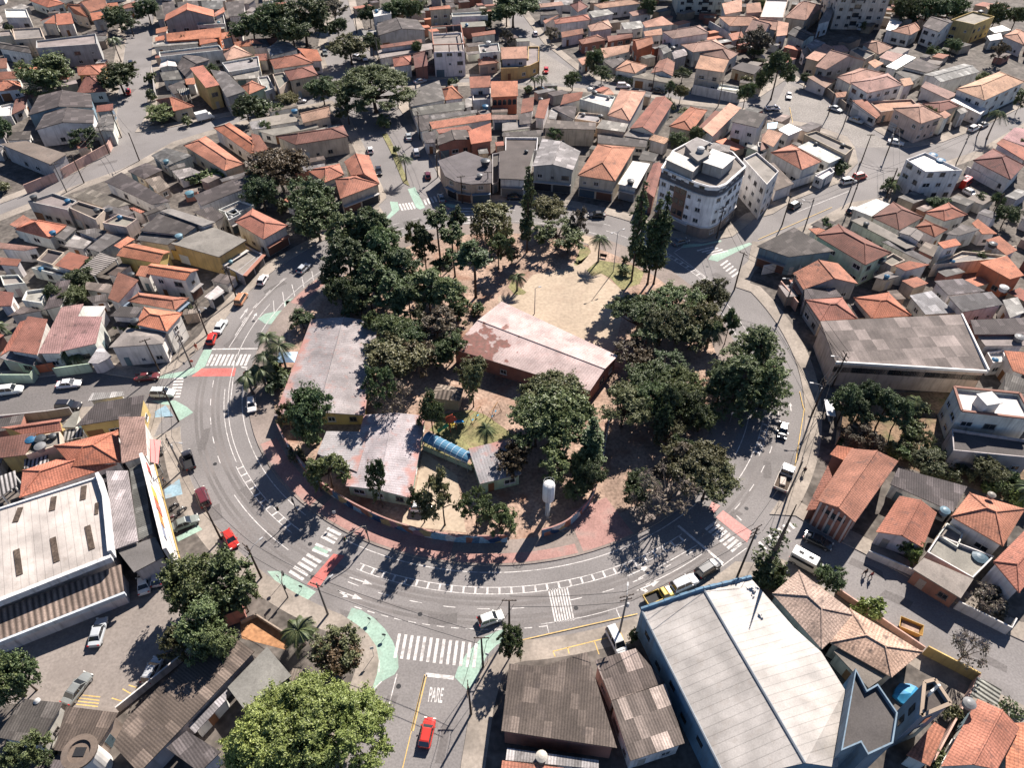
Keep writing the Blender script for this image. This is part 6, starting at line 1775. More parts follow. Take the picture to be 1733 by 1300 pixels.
def wheels(root, xs, hw, r=.31):
    for x in xs:
        for s in (-1, 1):
            w_ = link("wheel", TYRE, root); w_.location = (x, s * (hw - .12), r); w_.scale = (r / .31,) * 3; link("rim", RIM, w_)
def lights(root, xf, xr, hw, zf=.62, zr=.75):
    for s in (-1, 1):
        b = MB(); b.box((xf, s * hw * .72, zf), .14, .36, .14); b.build("headlight", M['lamp'], root)
        b = MB(); b.box((xr, s * hw * .78, zr), .1, .26, .2); b.build("tail_light", M['tail'], root)
def passenger(kind):
    L_, hw, bz, rz, gx0, gx1, tx0, tx1, hood, deck = {'hatch': (3.75, .82, .9, 1.45, -1.82, .95, -1.35, .28, .88, .92), 'sedan': (4.4, .86, .9, 1.43, -1.6, 1.05, -.98, .3, .86, .96), 'suv': (4.4, .91, 1.02, 1.68, -2.1, 1.0, -1.85, .42, 1.0, 1.04), 'minivan': (4.2, .87, 1.0, 1.75, -2.05, 1.25, -1.95, .6, .98, 1.0)}[kind]
    h = L_ / 2; root = empty("parked_car", (0, 0, 0)); b = MB()
    secs = [(-h, hw * .8, .42, bz * .78), (-h + .1, hw * .94, .28, deck * .97), (-h + .55, hw, .24, deck), (gx1 - .1, hw, .24, bz), (gx1 + .25, hw, .24, hood), (h - .5, hw * .97, .26, hood * .9), (h - .12, hw * .88, .3, hood * .76), (h, hw * .7, .4, hood * .6)]
    loft(b, secs); b.build("body", M['car'], root)
    b = MB(); frustum(b, rect(gx0, gx1, hw * .86, hw * .88, deck * .97, bz * .96), rect(tx0, tx1, hw * .7, hw * .72, rz - .03, rz - .03)); b.build("window", M['carglass'], root)
    b = MB(); A = rect(tx0 - .05, tx1 + .05, hw * .71, hw * .74, rz - .05, rz - .05); B = rect(tx0 + .12, tx1 - .1, hw * .6, hw * .62, rz + .03, rz + .03); frustum(b, A, B)
    for (x0, x1), s in (((gx0, tx0), -1), ((gx0, tx0), 1), ((gx1, tx1), -1), ((gx1, tx1), 1)): b.tube([(x0, s * hw * .87, bz * .96), (x1, s * hw * .72, rz - .03)], .05, 4)
    mx = (gx0 + gx1) / 2 + .05
    for s in (-1, 1): b.tube([(mx, s * hw * .88, bz * .96), (mx, s * hw * .72, rz - .03)], .045, 4)
    b.build("roof", M['car'], root)
    for s in (-1, 1):
        b = MB(); b.box((gx1 - .3, s * (hw + .07), bz * .98), .14, .16, .12); b.build("mirror", M['car'], root)
    b = MB(); b.box((h - .04, 0, .36), .1, hw * 1.3, .16); b.build("grille", M['black'], root)
    wheels(root, (-h + .75, h - .78), hw); lights(root, h - .12, -h + .05, hw); return root
def van():
    root = empty("parked_van", (0, 0, 0)); b = MB(); loft(b, [(-2.5, .9, .35, 2.3), (-2.4, .97, .28, 2.45), (1.2, .97, .28, 2.45), (1.75, .95, .28, 1.75), (2.3, .92, .3, 1.2), (2.5, .85, .4, 1.0)]); b.build("body", M['car'], root)
    b = MB(); frustum(b, [Vector((1.28, -.82, 2.4)), Vector((1.84, -.82, 1.72)), Vector((1.84, .82, 1.72)), Vector((1.28, .82, 2.4))], [Vector((1.33, -.8, 2.43)), Vector((1.88, -.8, 1.75)), Vector((1.88, .8, 1.75)), Vector((1.33, .8, 2.43))]); b.build("windscreen", M['carglass'], root)
    for s in (-1, 1):
        b = MB(); b.box((-.6, s * .975, 1.5), 3.4, .03, .5); b.build("side_window", M['carglass'], root)
    for x in (-1.3, .2): b = MB(); b.box((x, 0, 2.46), .7, .45, .06); b.build("roof_hatch", M['black'], root)
    wheels(root, (-1.6, 1.55), .95, .34); lights(root, 2.42, -2.48, .9, .75, .9); return root
def pickup(big=False):
    root = empty("flatbed_truck" if big else "pickup_truck", (0, 0, 0)); k = 1.35 if big else 1.0; b = MB()
    loft(b, [(.35 * k, .86 * k, .35, 1.0 * k), (1.5 * k, .86 * k, .3, .98 * k), (2.1 * k, .84 * k, .32, .86 * k), (2.3 * k, .74 * k, .42, .7 * k)]); b.build("body", M['car'], root)
    b = MB(); frustum(b, rect(.3 * k, 1.45 * k, .76 * k, .76 * k, .97 * k, .97 * k), rect(.42 * k, .98 * k, .64 * k, .64 * k, 1.5 * k, 1.5 * k)); b.build("window", M['carglass'], root)
    b = MB(); frustum(b, rect(.38 * k, 1.02 * k, .66 * k, .66 * k, 1.49 * k, 1.49 * k), rect(.46 * k, .92 * k, .58 * k, .58 * k, 1.56 * k, 1.56 * k)); b.build("roof", M['car'], root)
    b = MB(); x0, x1, hw = -2.3 * k, .28 * k, .86 * k; z = .62 * k
    b.box(((x0 + x1) / 2, 0, z), x1 - x0, hw * 2, .08)
    for s in (-1, 1): b.box(((x0 + x1) / 2, s * (hw - .04), z + .08), x1 - x0, .08, .42)
    b.box((x0 + .04, 0, z + .08), .08, hw * 2 - .17, .42); b.box((x1 - .04, 0, z + .08), .08, hw * 2 - .17, .5); b.build("cargo_bed", M['car'] if not big else M['trim'], root, (0, 0, 0), None if not big else (.5, .45, .4))
    b = MB(); b.box(((x0 + x1) / 2, 0, z + .085), x1 - x0 - .2, hw * 2 - .2, .02); b.build("bed_liner", M['black'] if not big else M['bark'], root)
    if big: b = MB(); b.box((-1.2, .1, .95), 1.6, .9, .35, .2); b.build("load", M['trim'], root, (0, 0, 0), (.45, .38, .33))
    wheels(root, (-1.45 * k, 1.4 * k), hw, .33 * k); lights(root, 2.22 * k, x0, .8 * k, .62 * k, .7 * k); return root
def boxvan():
    root = empty("delivery_truck", (0, 0, 0)); b = MB(); b.box((-.9, 0, .75), 3.6, 2.0, 2.0); b.build("cargo_box", M['car'], root)
    b = MB(); loft(b, [(.98, .92, .45, 1.95), (1.7, .92, .4, 1.9), (2.3, .88, .42, 1.1), (2.5, .8, .5, .95)]); b.build("cab", M['car'], root)
    b = MB(); b.box((2.0, 0, 1.4), .5, 1.5, .3); b.build("windscreen", M['carglass'], root); wheels(root, (-1.7, 1.6), .95, .38); lights(root, 2.4, -2.68, .9, .8, .9); return root
def motorbike():
    root = empty("motorcycle", (0, 0, 0))
    for x in (-.62, .62): w_ = link("wheel", TYRE, root); w_.location = (x, 0, .3); w_.scale = (.95, .6, .95); link("rim", RIM, w_)
    b = MB(); loft(b, [(-.75, .1, .6, .74), (-.4, .15, .58, .82), (.05, .14, .5, .86), (.3, .17, .5, .98), (.45, .1, .6, .92)]); b.build("body", M['car'], root)
    b = MB(); b.tube([(-.62, 0, .3), (-.1, 0, .42), (.35, 0, .6), (.5, 0, .95), (.62, 0, .3)], .05, 5); b.tube([(.42, -.34, 1.02), (.5, 0, .98), (.42, .34, 1.02)], .025, 5); b.build("frame", M['steel'], root)
    b = MB(); loft(b, [(-.7, .12, .78, .86), (-.1, .15, .8, .88)]); b.build("seat", M['black'], root); return root
VP = {k: passenger(k) for k in ('hatch', 'sedan', 'suv', 'minivan')}; VP['van'] = van(); VP['pickup'] = pickup(); VP['flatbed'] = pickup(True); VP['boxvan'] = boxvan(); VP['bike'] = motorbike()
USED = set(); PC = {'white': (.62, .61, .6), 'silver': (.36, .37, .38), 'grey': (.14, .145, .15), 'black': (.02, .02, .023), 'red': (.45, .03, .02), 'maroon': (.1, .02, .025), 'blue': (.05, .08, .16), 'yellow': (.5, .32, .06), 'orange': (.42, .2, .1), 'greengrey': (.16, .18, .165)}
VN = {'hatch': 'hatchback car', 'sedan': 'sedan car', 'suv': 'estate car', 'minivan': 'people carrier', 'van': 'passenger van', 'pickup': 'pickup truck', 'flatbed': 'flatbed truck with a load', 'boxvan': 'box delivery truck', 'bike': 'motorcycle'}
def vehicle(t, col, k, x, y, dx, dy, z=.004, extra_=''):
    p = at(k, x, y, .55); p.z = z; q = at(k, x + dx * 12, y + dy * 12, .55); d = q - at(k, x, y, .55)
    o = VP[t] if t not in USED else copy_tree(VP[t]); USED.add(t); o.location = p; o.rotation_euler = (0, 0, math.atan2(d.y, d.x))
    c = jit(PC[col], .06)
    for ch in o.children:
        if ch.data and ch.data.materials and ch.data.materials[0] == M['car']: ch.color = (*c, 1)
    later(o, f"{col if col != 'greengrey' else 'grey green'} {VN[t]}{extra_}", {'bike': 'motorcycle', 'van': 'van', 'pickup': 'truck', 'flatbed': 'truck', 'boxvan': 'truck'}.get(t, 'car'), p, 'cars and trucks on the streets' if t != 'bike' else 'parked motorcycles'); return o
for v in """boxvan white A1 1340 770 1 -.25|hatch black A1 852 415 0 1|hatch red A1 835 600 .1 1|hatch white A2 775 975 -.2 -1|sedan black A2 830 1112 .2 1|sedan silver A2 1025 888 -.15 -1|suv silver A2 1075 992 -.2 -1|hatch maroon A2 1150 1140 -.15 -1|sedan silver A2 1100 527 1 -.25|hatch white A2 320 652 1 0|sedan grey A2 480 342 .2 1|sedan white A2 740 377 .3 1|hatch silver A2 692 372 1 .3
hatch red A3 285 458 -.05 1|suv white A3 790 558 1 0|sedan black A3 1012 592 1 .1|hatch white A3 215 217 -.4 -1|sedan grey A3 120 252 .5 .5|sedan black A3 255 582 1 0|hatch white A3 580 430 1 .3|hatch white A3 70 20 1 .2
sedan white A4 200 622 0 1|pickup white A4 95 705 1 -.05|sedan silver A4 505 708 1 .35|sedan silver A4 640 782 1 .35|sedan white A4 897 926 1 .2|suv white A4 1402 836 1 -.5|sedan grey A4 1466 812 1 -.5|suv white A4 586 1180 1 -.2|minivan red A4 662 1150 1 -.25|van red A4 1345 1198 .8 -.6|suv black B4 240 106 1 -.6|sedan silver B4 1465 68 1 .35|hatch white B4 1380 25 1 .5|hatch black B4 615 140 1 -.5
hatch white B1 1712 590 .6 -1|hatch silver B2 342 516 .8 -.75|sedan white B1 1436 896 .6 -1|hatch red B1 1380 972 .35 -1|minivan orange B1 1572 716 .6 -1|sedan white B1 450 1270 1 -.1|suv white C1 70 80 1 -.12|suv black C1 448 182 1 0|sedan maroon B1 960 1222 1 -.1|suv white C1 1062 98 1 0|hatch white C1 1638 175 .05 1|pickup black C1 1228 535 -.3 -1|suv maroon C1 1322 778 -.4 -1|sedan greengrey C1 1205 948 1 -.4|hatch red C1 1500 1052 .6 1
bike black C1 1130 838 1 -.6|bike grey C1 1182 862 1 -.7|bike maroon C1 1120 915 1 -.6|bike black C1 1050 470 .3 1|bike black C1 1035 545 .3 1|sedan white D1 938 92 -.05 -1|hatch silver D1 1028 52 .1 -1|sedan silver D1 642 420 .3 -1|hatch silver D1 995 668 .5 -1|sedan greengrey D1 508 786 .75 -1|hatch red D2 1146 1072 .22 -1|hatch white D2 1560 328 1 -.35|hatch white C2 1115 850 1 .1
minivan white D3 745 478 .5 1|pickup yellow D3 1020 182 1 -.42|suv white D3 1186 98 1 -.45|suv black C3 1340 1240 1 -.65|hatch black C4 160 345 -.15 1|flatbed white C4 172 655 .4 -1|van white C4 315 1212 1 .55|sedan black C4 390 1062 1 .45|sedan black B3 615 168 -1 0|sedan grey B3 1160 342 1 -.3|hatch black A2 1490 1278 1 0|sedan black A2 1720 1285 1 0|sedan grey A2 1240 1290 -.3 -1""".replace('\n', '|').split('|'):
    t = v.split(); vehicle(t[0], t[1], t[2], *[float(q) for q in t[3:]], z=.004 if t[2] not in ('D1', 'C2') and not (t[2] == 'C1' and float(t[3]) > 1000 and float(t[3]) < 1210 and float(t[4]) > 400) else KERB + .004)
# skip container
p = at('D4', 980, 400); sk = empty("rubbish_skip", p, R(-28)); b = MB()
for s in (-1, 1): b.face([(-1.5, s * .85, 1.1), (-1.1, s * .75, .1), (1.1, s * .75, .1), (1.5, s * .85, 1.1)]); 
b.face([(-1.5, -.85, 1.1), (-1.5, .85, 1.1), (-1.1, .75, .1), (-1.1, -.75, .1)]); b.face([(1.5, -.85, 1.1), (1.1, -.75, .1), (1.1, .75, .1), (1.5, .85, 1.1)]); b.face([(-1.1, -.75, .1), (-1.1, .75, .1), (1.1, .75, .1), (1.1, -.75, .1)])
b.build("body", M['trim'], sk, (0, 0, 0), (.45, .27, .08)); b = MB(); b.tube([(-1.5, -.85, 1.1), (1.5, -.85, 1.1), (1.5, .85, 1.1), (-1.5, .85, 1.1), (-1.5, -.85, 1.1)], .06, 5); b.build("rim", M['trim'], sk, (0, 0, 0), (.5, .33, .12)); b = MB(); b.box((0, 0, .3), 2.3, 1.5, .3); b.build("rubble_load", M['soil'], sk)
tag(sk, "ochre open rubbish skip on the lower right street", "skip")

# ------------------------------------------------------------------ poles, lamps, cables
PTOPS = {}
def upole(i, k, x, y, h=8.6, arms=2, lampside=None, timber=True, rz=0.0):
    p = at(k, x, y, KERB); root = empty("utility_pole", p, rz); b = MB(); b.tube([(0, 0, -.1), (0, 0, h * .5), (0, 0, h)], [.17, .145, .11], 8); b.build("pole", M['wood' if timber else 'pole'], root)
    for j in range(arms):
        b = MB(); b.box((0, .12, h - .35 - .95 * j), 2.0 - .3 * j, .1, .12)
        for s in (-.85, -.4, .4, .85): b.lathe((s * (1 - .15 * j), .12, h - .23 - .95 * j), [(.05, 0), (.06, .1), (.03, .18)], 6)
        b.build("cross_arm", M['wood'], root)
    if arms > 1 and i % 2: b = MB(); b.lathe((.32, 0, h - 2.9), [(.2, 0), (.22, .7), (.1, .8)], 10); b.build("transformer", M['steel'], root)
    if lampside is not None:
        ca, sa = math.cos(R(lampside) - rz), math.sin(R(lampside) - rz); b = MB(); b.tube([(0, 0, h - 1.6), (ca * .9, sa * .9, h - 1.0), (ca * 2.0, sa * 2.0, h - .85)], .045, 6); b.build("lamp_arm", M['steel'], root)
        b = MB(); b.box((ca * 2.2, sa * 2.2, h - .95), .6, .24, .14, math.atan2(sa, ca)); b.build("lamp_head", M['steel'], root)
    PTOPS[i] = p + Vector((0, 0, h - .25)); later(root, ("dark timber utility pole" if timber else "slim concrete street pole") if lampside is None else "utility pole with lamp arm", "pole", p + Vector((0, 0, h)), 'utility poles along the streets')
PL = [(0, 'B1', 1540, 710, 8.4, 2, None, 60), (1, 'B1', 1350, 950, 8.4, 2, -20, 80), (2, 'B1', 1245, 1152, 8.2, 2, None, 90), (3, 'B1', 1040, 1190, 8.2, 1, None, 30), (4, 'C1', 1162, 280, 8.2, 2, None, 95), (5, 'C1', 1190, 600, 8.3, 2, -10, 110), (6, 'C1', 1440, 1052, 8.6, 2, None, 130), (7, 'C1', 1702, 1300, 8.6, 2, 50, 140),
      (8, 'D2', 500, 300, 8.6, 1, 45, 160), (9, 'D2', 1510, 642, 8.4, 1, None, 0), (10, 'D2', 1432, 952, 8.4, 2, None, 90), (11, 'D3', 758, 440, 11.0, 2, 80, 15), (12, 'D3', 46, 410, 8.6, 1, None, 0), (13, 'Q4', 975, 1003, 12.4, 3, None, 30), (14, 'C4', 190, 770, 9, 2, None, 60), (15, 'C4', 345, 250, 9, 2, 170, 80), (16, 'B4', 480, 1290, 8.6, 2, 175, 100), (17, 'B4', 175, 770, 8.4, 2, 180, 110),
      (18, 'Q2', 825, 922, 9.6, 1, None, 130), (19, 'B4', 155, 235, 8.2, 1, None, 60), (20, 'B4', 300, 262, 8.2, 1, 150, 60), (21, 'B4', 590, 130, 8.2, 2, None, 60), (22, 'A4', 830, 1290, 8.2, 2, None, 60), (23, 'A4', 1290, 1062, 8.4, 2, None, 50), (24, 'A4', 1425, 885, 8.4, 1, None, 50), (25, 'A4', 832, 1015, 8.4, 2, None, 130), (26, 'A4', 553, 826, 8.2, 1, None, 130), (27, 'A4', 454, 752, 8.2, 1, None, 130),
      (28, 'A4', 670, 1058, 8.2, 1, None, 0), (29, 'A4', 595, 1248, 8.2, 1, None, 60), (30, 'A1', 712, 1000, 8, 1, None, 30), (31, 'A1', 908, 1045, 8, 1, None, 120), (32, 'A1', 435, 1250, 8, 1, None, 30), (33, 'A1', 548, 1190, 8, 1, None, 30), (34, 'A1', 790, 892, 8, 1, None, 90), (35, 'A2', 958, 702, 8.2, 1, 200, 120), (36, 'A2', 1100, 905, 8.2, 2, None, 120), (37, 'A2', 1215, 1150, 8.2, 2, None, 120),
      (38, 'A2', 830, 400, 8.2, 1, None, 120), (39, 'A2', 690, 215, 8.2, 1, None, 120), (40, 'B2', 1375, 90, 7.5, 1, None, 10), (41, 'B2', 1545, 60, 7.5, 1, None, 0), (42, 'A3', 238, 480, 8, 1, None, 0), (43, 'A3', 975, 600, 8, 1, None, 10), (44, 'A3', 1405, 690, 8, 1, None, 10), (45, 'A3', 1525, 320, 8, 1, None, 120), (46, 'B4', 1500, 220, 8, 1, None, 40), (47, 'B3', 1245, 260, 8.4, 2, None, 30), (48, 'B3', 1395, 320, 8.4, 2, None, 30)]
for q in PL: upole(q[0], q[1], q[2], q[3], q[4], q[5], q[6], q[0] % 3 != 2, R(q[7]))
def cable(a, c, off=0.0, sag=.55, lift=0.0, rad=.035):
    A, B = Vector(a), Vector(c); d = (B - A).normalized(); n = Vector((-d.y, d.x, 0)) * off; pts = []
    for i in range(9):
        t = i / 8; p = A.lerp(B, t) + n; p.z += lift - sag * 4 * t * (1 - t); pts.append(p)
    b = MB(); b.tube(pts, rad, 3, 0, False); return b.build("overhead_cable", M['cable'])
for i, j, looktxt in ((0, 1, ''), (1, 2, ''), (2, 4, ''), (4, 5, ''), (5, 6, ''), (6, 7, ''), (7, 8, ''), (8, 9, ''), (9, 10, ''), (9, 12, ''), (12, 11, ''), (11, 13, ''), (13, 14, ''), (14, 15, ''), (15, 16, ''), (16, 17, ''), (17, 18, ''), (18, 48, ''), (48, 47, ''), (19, 20, ''), (20, 21, ''), (21, 23, ''), (23, 24, ''), (22, 29, ''), (25, 26, ''), (26, 27, ''), (25, 22, ''), (32, 33, ''), (33, 30, ''), (31, 34, ''), (37, 36, ''), (36, 35, ''), (35, 38, ''), (38, 39, ''), (37, 40, ''), (40, 41, ''), (43, 44, '')):
    for off in (-.75, .75):
        o = cable(PTOPS[i], PTOPS[j], off); later(o, "thin dark overhead cable", "cable", (PTOPS[i] + PTOPS[j]) / 2, 'overhead cables between the poles')
    if j in (16, 17, 15): cable_o = cable(PTOPS[i], PTOPS[j], 0, .6, -1.6, .05); later(cable_o, "thick bundled pole cable", "cable", (PTOPS[i] + PTOPS[j]) / 2, 'overhead cables between the poles')
def tall_lamp(k, x, y, h, a, look, r=2.2):
    p = at(k, x, y, KERB); root = empty("street_lamp", p, R(a)); b = MB(); b.tube([(0, 0, 0), (0, 0, h * .6), (0, 0, h)], [.11, .08, .06], 8); b.build("pole", M['steel'], root)
    for s in ((1, -1) if r > 2 else (1,)):
        b = MB(); b.tube([(0, 0, h), (s * .5, 0, h + .25), (s * r * .55, 0, h + .3)], .04, 5); b.build("lamp_arm", M['steel'], root); b = MB(); b.box((s * (r * .55 + .3), 0, h + .2), .6, .26, .14); b.build("lamp_head", M['steel'], root)
    tag(root, look, "street lamp")
tall_lamp('B3', 722, 540, 10.4, 30, "tall thin lamp post on the park lawn above the sand court"); tall_lamp('B3', 210, 812, 6.6, 10, "thin dark pole behind the pink hall roof", 1.2)
# gallows signal posts over the ring, and small signs
def gallows(k, x, y, h, reach, a, look):
    p = at(k, x, y, KERB); root = empty("traffic_signal", p, R(a)); b = MB(); b.tube([(0, 0, 0), (0, 0, h - .3), (.4, 0, h), (reach, 0, h + .15)], [.1, .09, .08, .05], 8); b.build("post", M['pole'], root)
    b = MB(); b.box((reach, 0, h - .75), .3, .3, .9); b.build("signal_head", M['black'], root)
    for i, c in enumerate(((.3, .02, .02), (.3, .2, .02), (.02, .2, .08))):
        b = MB(); b.lathe((reach - .16, 0, h - .62 + .27 * (2 - i)), [(.09, 0), (.09, .03)], 8); b.build("lens", M['trim'], root, (0, 0, 0), c)
    b = MB(); b.box((0, -.15, 2.4), .26, .24, .8); b.build("pedestrian_signal", M['black'], root); tag(root, look, "traffic signal")
gallows('Q3', 1300, 680, 4.6, 3.6, -142, "grey gallows traffic signal arching over the lower left cycle lane")
gallows('Q3', 590, 380, 4.0, 2.8, -130, "grey gallows traffic signal at the left end of the mural pavement")
gallows('D2', 240, 190, 4.2, 1.6, 100, "traffic signal on the corner by the green crossing pavement")
def sign(k, x, y, h, col, look, disc=True):
    p = at(k, x, y, KERB); root = empty("road_sign", p, rnd.uniform(-.6, .6)); b = MB(); b.tube([(0, 0, 0), (0, 0, h)], .035, 6); b.build("post", M['steel'], root)
    b = MB()
    if disc: b.tube([(0, -.05, h - .1), (0, -.09, h - .1)], .3, 12)
    else: b.box((0, -.07, h - .5), .5, .04, .6)
    b.build("sign_plate", M['trim'], root, (0, 0, 0), col); later(root, look, "road sign", p + Vector((0, 0, h)), "road signs")
for k, x, y, h, c, lk, dd in (('Q3', 980, 470, 2.6, (.5, .5, .5), 'white road sign on a thin post', False), ('Q3', 440, 1090, 2.4, (.5, .5, .5), 'small round road sign', True), ('Q3', 640, 1140, 1.0, (.1, .1, .1), 'short dark marker post', True), ('D2', 800, 570, 2.6, (.5, .5, .5), 'white road sign on a thin post', False), ('D2', 775, 345, 1.0, (.1, .1, .1), 'short dark marker post', True), ('D2', 870, 450, 1.0, (.1, .1, .1), 'short dark marker post', True),
                             ('D2', 1540, 610, 2.6, (.5, .5, .5), 'white road sign on a thin post', False), ('D3', 432, 690, 2.4, (.4, .4, .4), 'small round road sign', True), ('P2', 620, 860, 2.2, (.45, .08, .05), 'red road sign by the painted kerb', True), ('P2', 1240, 1010, 2.4, (.45, .1, .05), 'red road sign by the painted kerb', True), ('B2', 1545, 130, 2.4, (.5, .5, .5), 'small round road sign', True), ('C3', 1480, 290, 2.6, (.5, .5, .5), 'white road sign on a thin post', False), ('Q4', 1630, 690, 2.6, (.5, .5, .5), 'white road sign on a thin post', False)):
    sign(k, x, y, h, c, lk, dd)
# bus shelter, bench, playground
p = at('C4', 440, 255, KERB); bs = empty("bus_shelter", p, R(80)); b = MB(); b.box((0, 0, 2.4), 4.0, 1.5, .12); b.build("roof", M['trim'], bs, (0, 0, 0), (.6, .6, .6)); b = MB(); b.box((0, -.65, .3), 3.8, .05, 1.9); b.build("glass_panel", M['glass'], bs)
for x in (-1.8, 1.8): b = MB(); b.box((x, -.6, 0), .1, .1, 2.4); b.build("post", M['steel'], bs)
b = MB(); b.box((0, -.35, .45), 3.0, .4, .06); b.build("bench", M['steel'], bs); tag(bs, "white roofed bus shelter on the right pavement", "bus shelter")
p = at('P1', 1110, 250, KERB); bn = empty("park_bench", p, R(-18)); b = MB(); b.box((0, 0, .42), 1.6, .45, .06); b.build("seat", M['wood'], bn); b = MB(); b.box((0, .22, .5), 1.6, .06, .45); b.build("backrest", M['wood'], bn)
for x in (-.6, .6): b = MB(); b.box((x, 0, 0), .08, .4, .42); b.build("leg", M['black'], bn)
tag(bn, "dark park bench on the path beside the tall palm", "bench")
tn = empty("covered_walkway", at('C2', 1275, 470)); A, B = at('C2', 1140, 385, 2.3), at('C2', 1432, 532, 2.3); d = (B - A).normalized(); n = Vector((-d.y, d.x, 0)); b = MB(); ribs = []
for i in range(9):
    q = A.lerp(B, i / 8); ribs.append([q + n * 1.15 * math.cos(t) + Vector((0, 0, .85 * math.sin(t))) for t in [math.pi * k / 8 for k in range(9)]])
for a_, c_ in zip(ribs, ribs[1:]):
    for k in range(8): b.face([a_[k], a_[k + 1], c_[k + 1], c_[k]])
extra(tn, "canopy", b, plain_mat("blue_translucent_sheet", (.07, .16, .24), .2, spec=.6))
for i in range(9): b = MB(); b.tube([v + Vector((0, 0, .03)) for v in ribs[i]], .05, 5); extra(tn, "rib", b, M['trim'], (.5, .55, .6))
for i in (0, 2, 4, 6, 8):
    for s in (-1, 1): q = A.lerp(B, i / 8) + n * s * 1.1; b = MB(); b.box((q.x, q.y, 0), .12, .12, 2.3); extra(tn, "post", b, M['steel'])
tag(tn, "blue barrel roofed walkway between the school wings", "walkway")
def play(k, x, y, rz):
    p = at(k, x, y, KERB); root = empty("play_tower", p, rz)
    for sx in (-.6, .6):
        for sy in (-.6, .6): b = MB(); b.tube([(sx, sy, 0), (sx, sy, 2.6)], .06, 6); b.build("post", M['trim'], root, (0, 0, 0), (.4, .05, .04))
    b = MB(); b.box((0, 0, 1.2), 1.3, 1.3, .1); b.build("deck", M['trim'], root, (0, 0, 0), (.42, .3, .05)); b = MB(); frustum(b, rect(-.85, .85, .85, .85, 2.6, 2.6), rect(-.1, .1, .1, .1, 3.4, 3.4)); b.build("roof", M['trim'], root, (0, 0, 0), (.45, .08, .04))
    b = MB(); b.face([(.65, -.3, 1.3), (2.6, -.3, .25), (2.6, .3, .25), (.65, .3, 1.3)]); b.face([(.65, -.3, 1.3), (.65, -.3, 1.6), (2.6, -.3, .5), (2.6, -.3, .25)]); b.face([(.65, .3, 1.3), (2.6, .3, .25), (2.6, .3, .5), (.65, .3, 1.6)]); b.build("slide", M['trim'], root, (0, 0, 0), (.03, .2, .42))
    b = MB(); b.tube([(-.65, 0, 1.5), (-1.4, 0, 1.4), (-2.0, .3, .9), (-2.4, .5, .4)], .35, 10); b.build("tube_slide", M['trim'], root, (0, 0, 0), (.05, .3, .16)); tag(root, "red and blue play tower with slides on the school lawn", "playground")
play('C2', 1305, 330, .6)
def swing(k, x, y, rz, look):
    p = at(k, x, y, KERB); root = empty("swing_frame", p, rz); b = MB()
    for sx in (-1.5, 1.5): b.tube([(sx, -.8, 0), (sx, 0, 2.2), (sx, .8, 0)], .06, 5)
    b.tube([(-1.5, 0, 2.2), (1.5, 0, 2.2)], .06, 5); b.build("frame", M['trim'], root, (0, 0, 0), (.35, .2, .1))
    for sx in (-.7, .7):
        b = MB(); b.box((sx, 0, .5), .5, .22, .05); b.tube([(sx - .2, 0, .5), (sx - .2, 0, 2.2)], .012, 3); b.tube([(sx + .2, 0, .5), (sx + .2, 0, 2.2)], .012, 3); b.build("seat", M['trim'], root, (0, 0, 0), (.05, .25, .4))
    tag(root, look, "swing")
swing('C2', 1460, 270, .9, "wooden swing frame beside the red play tower"); swing('C2', 1580, 245, 1.1, "wooden swing frame farthest from the red play tower")
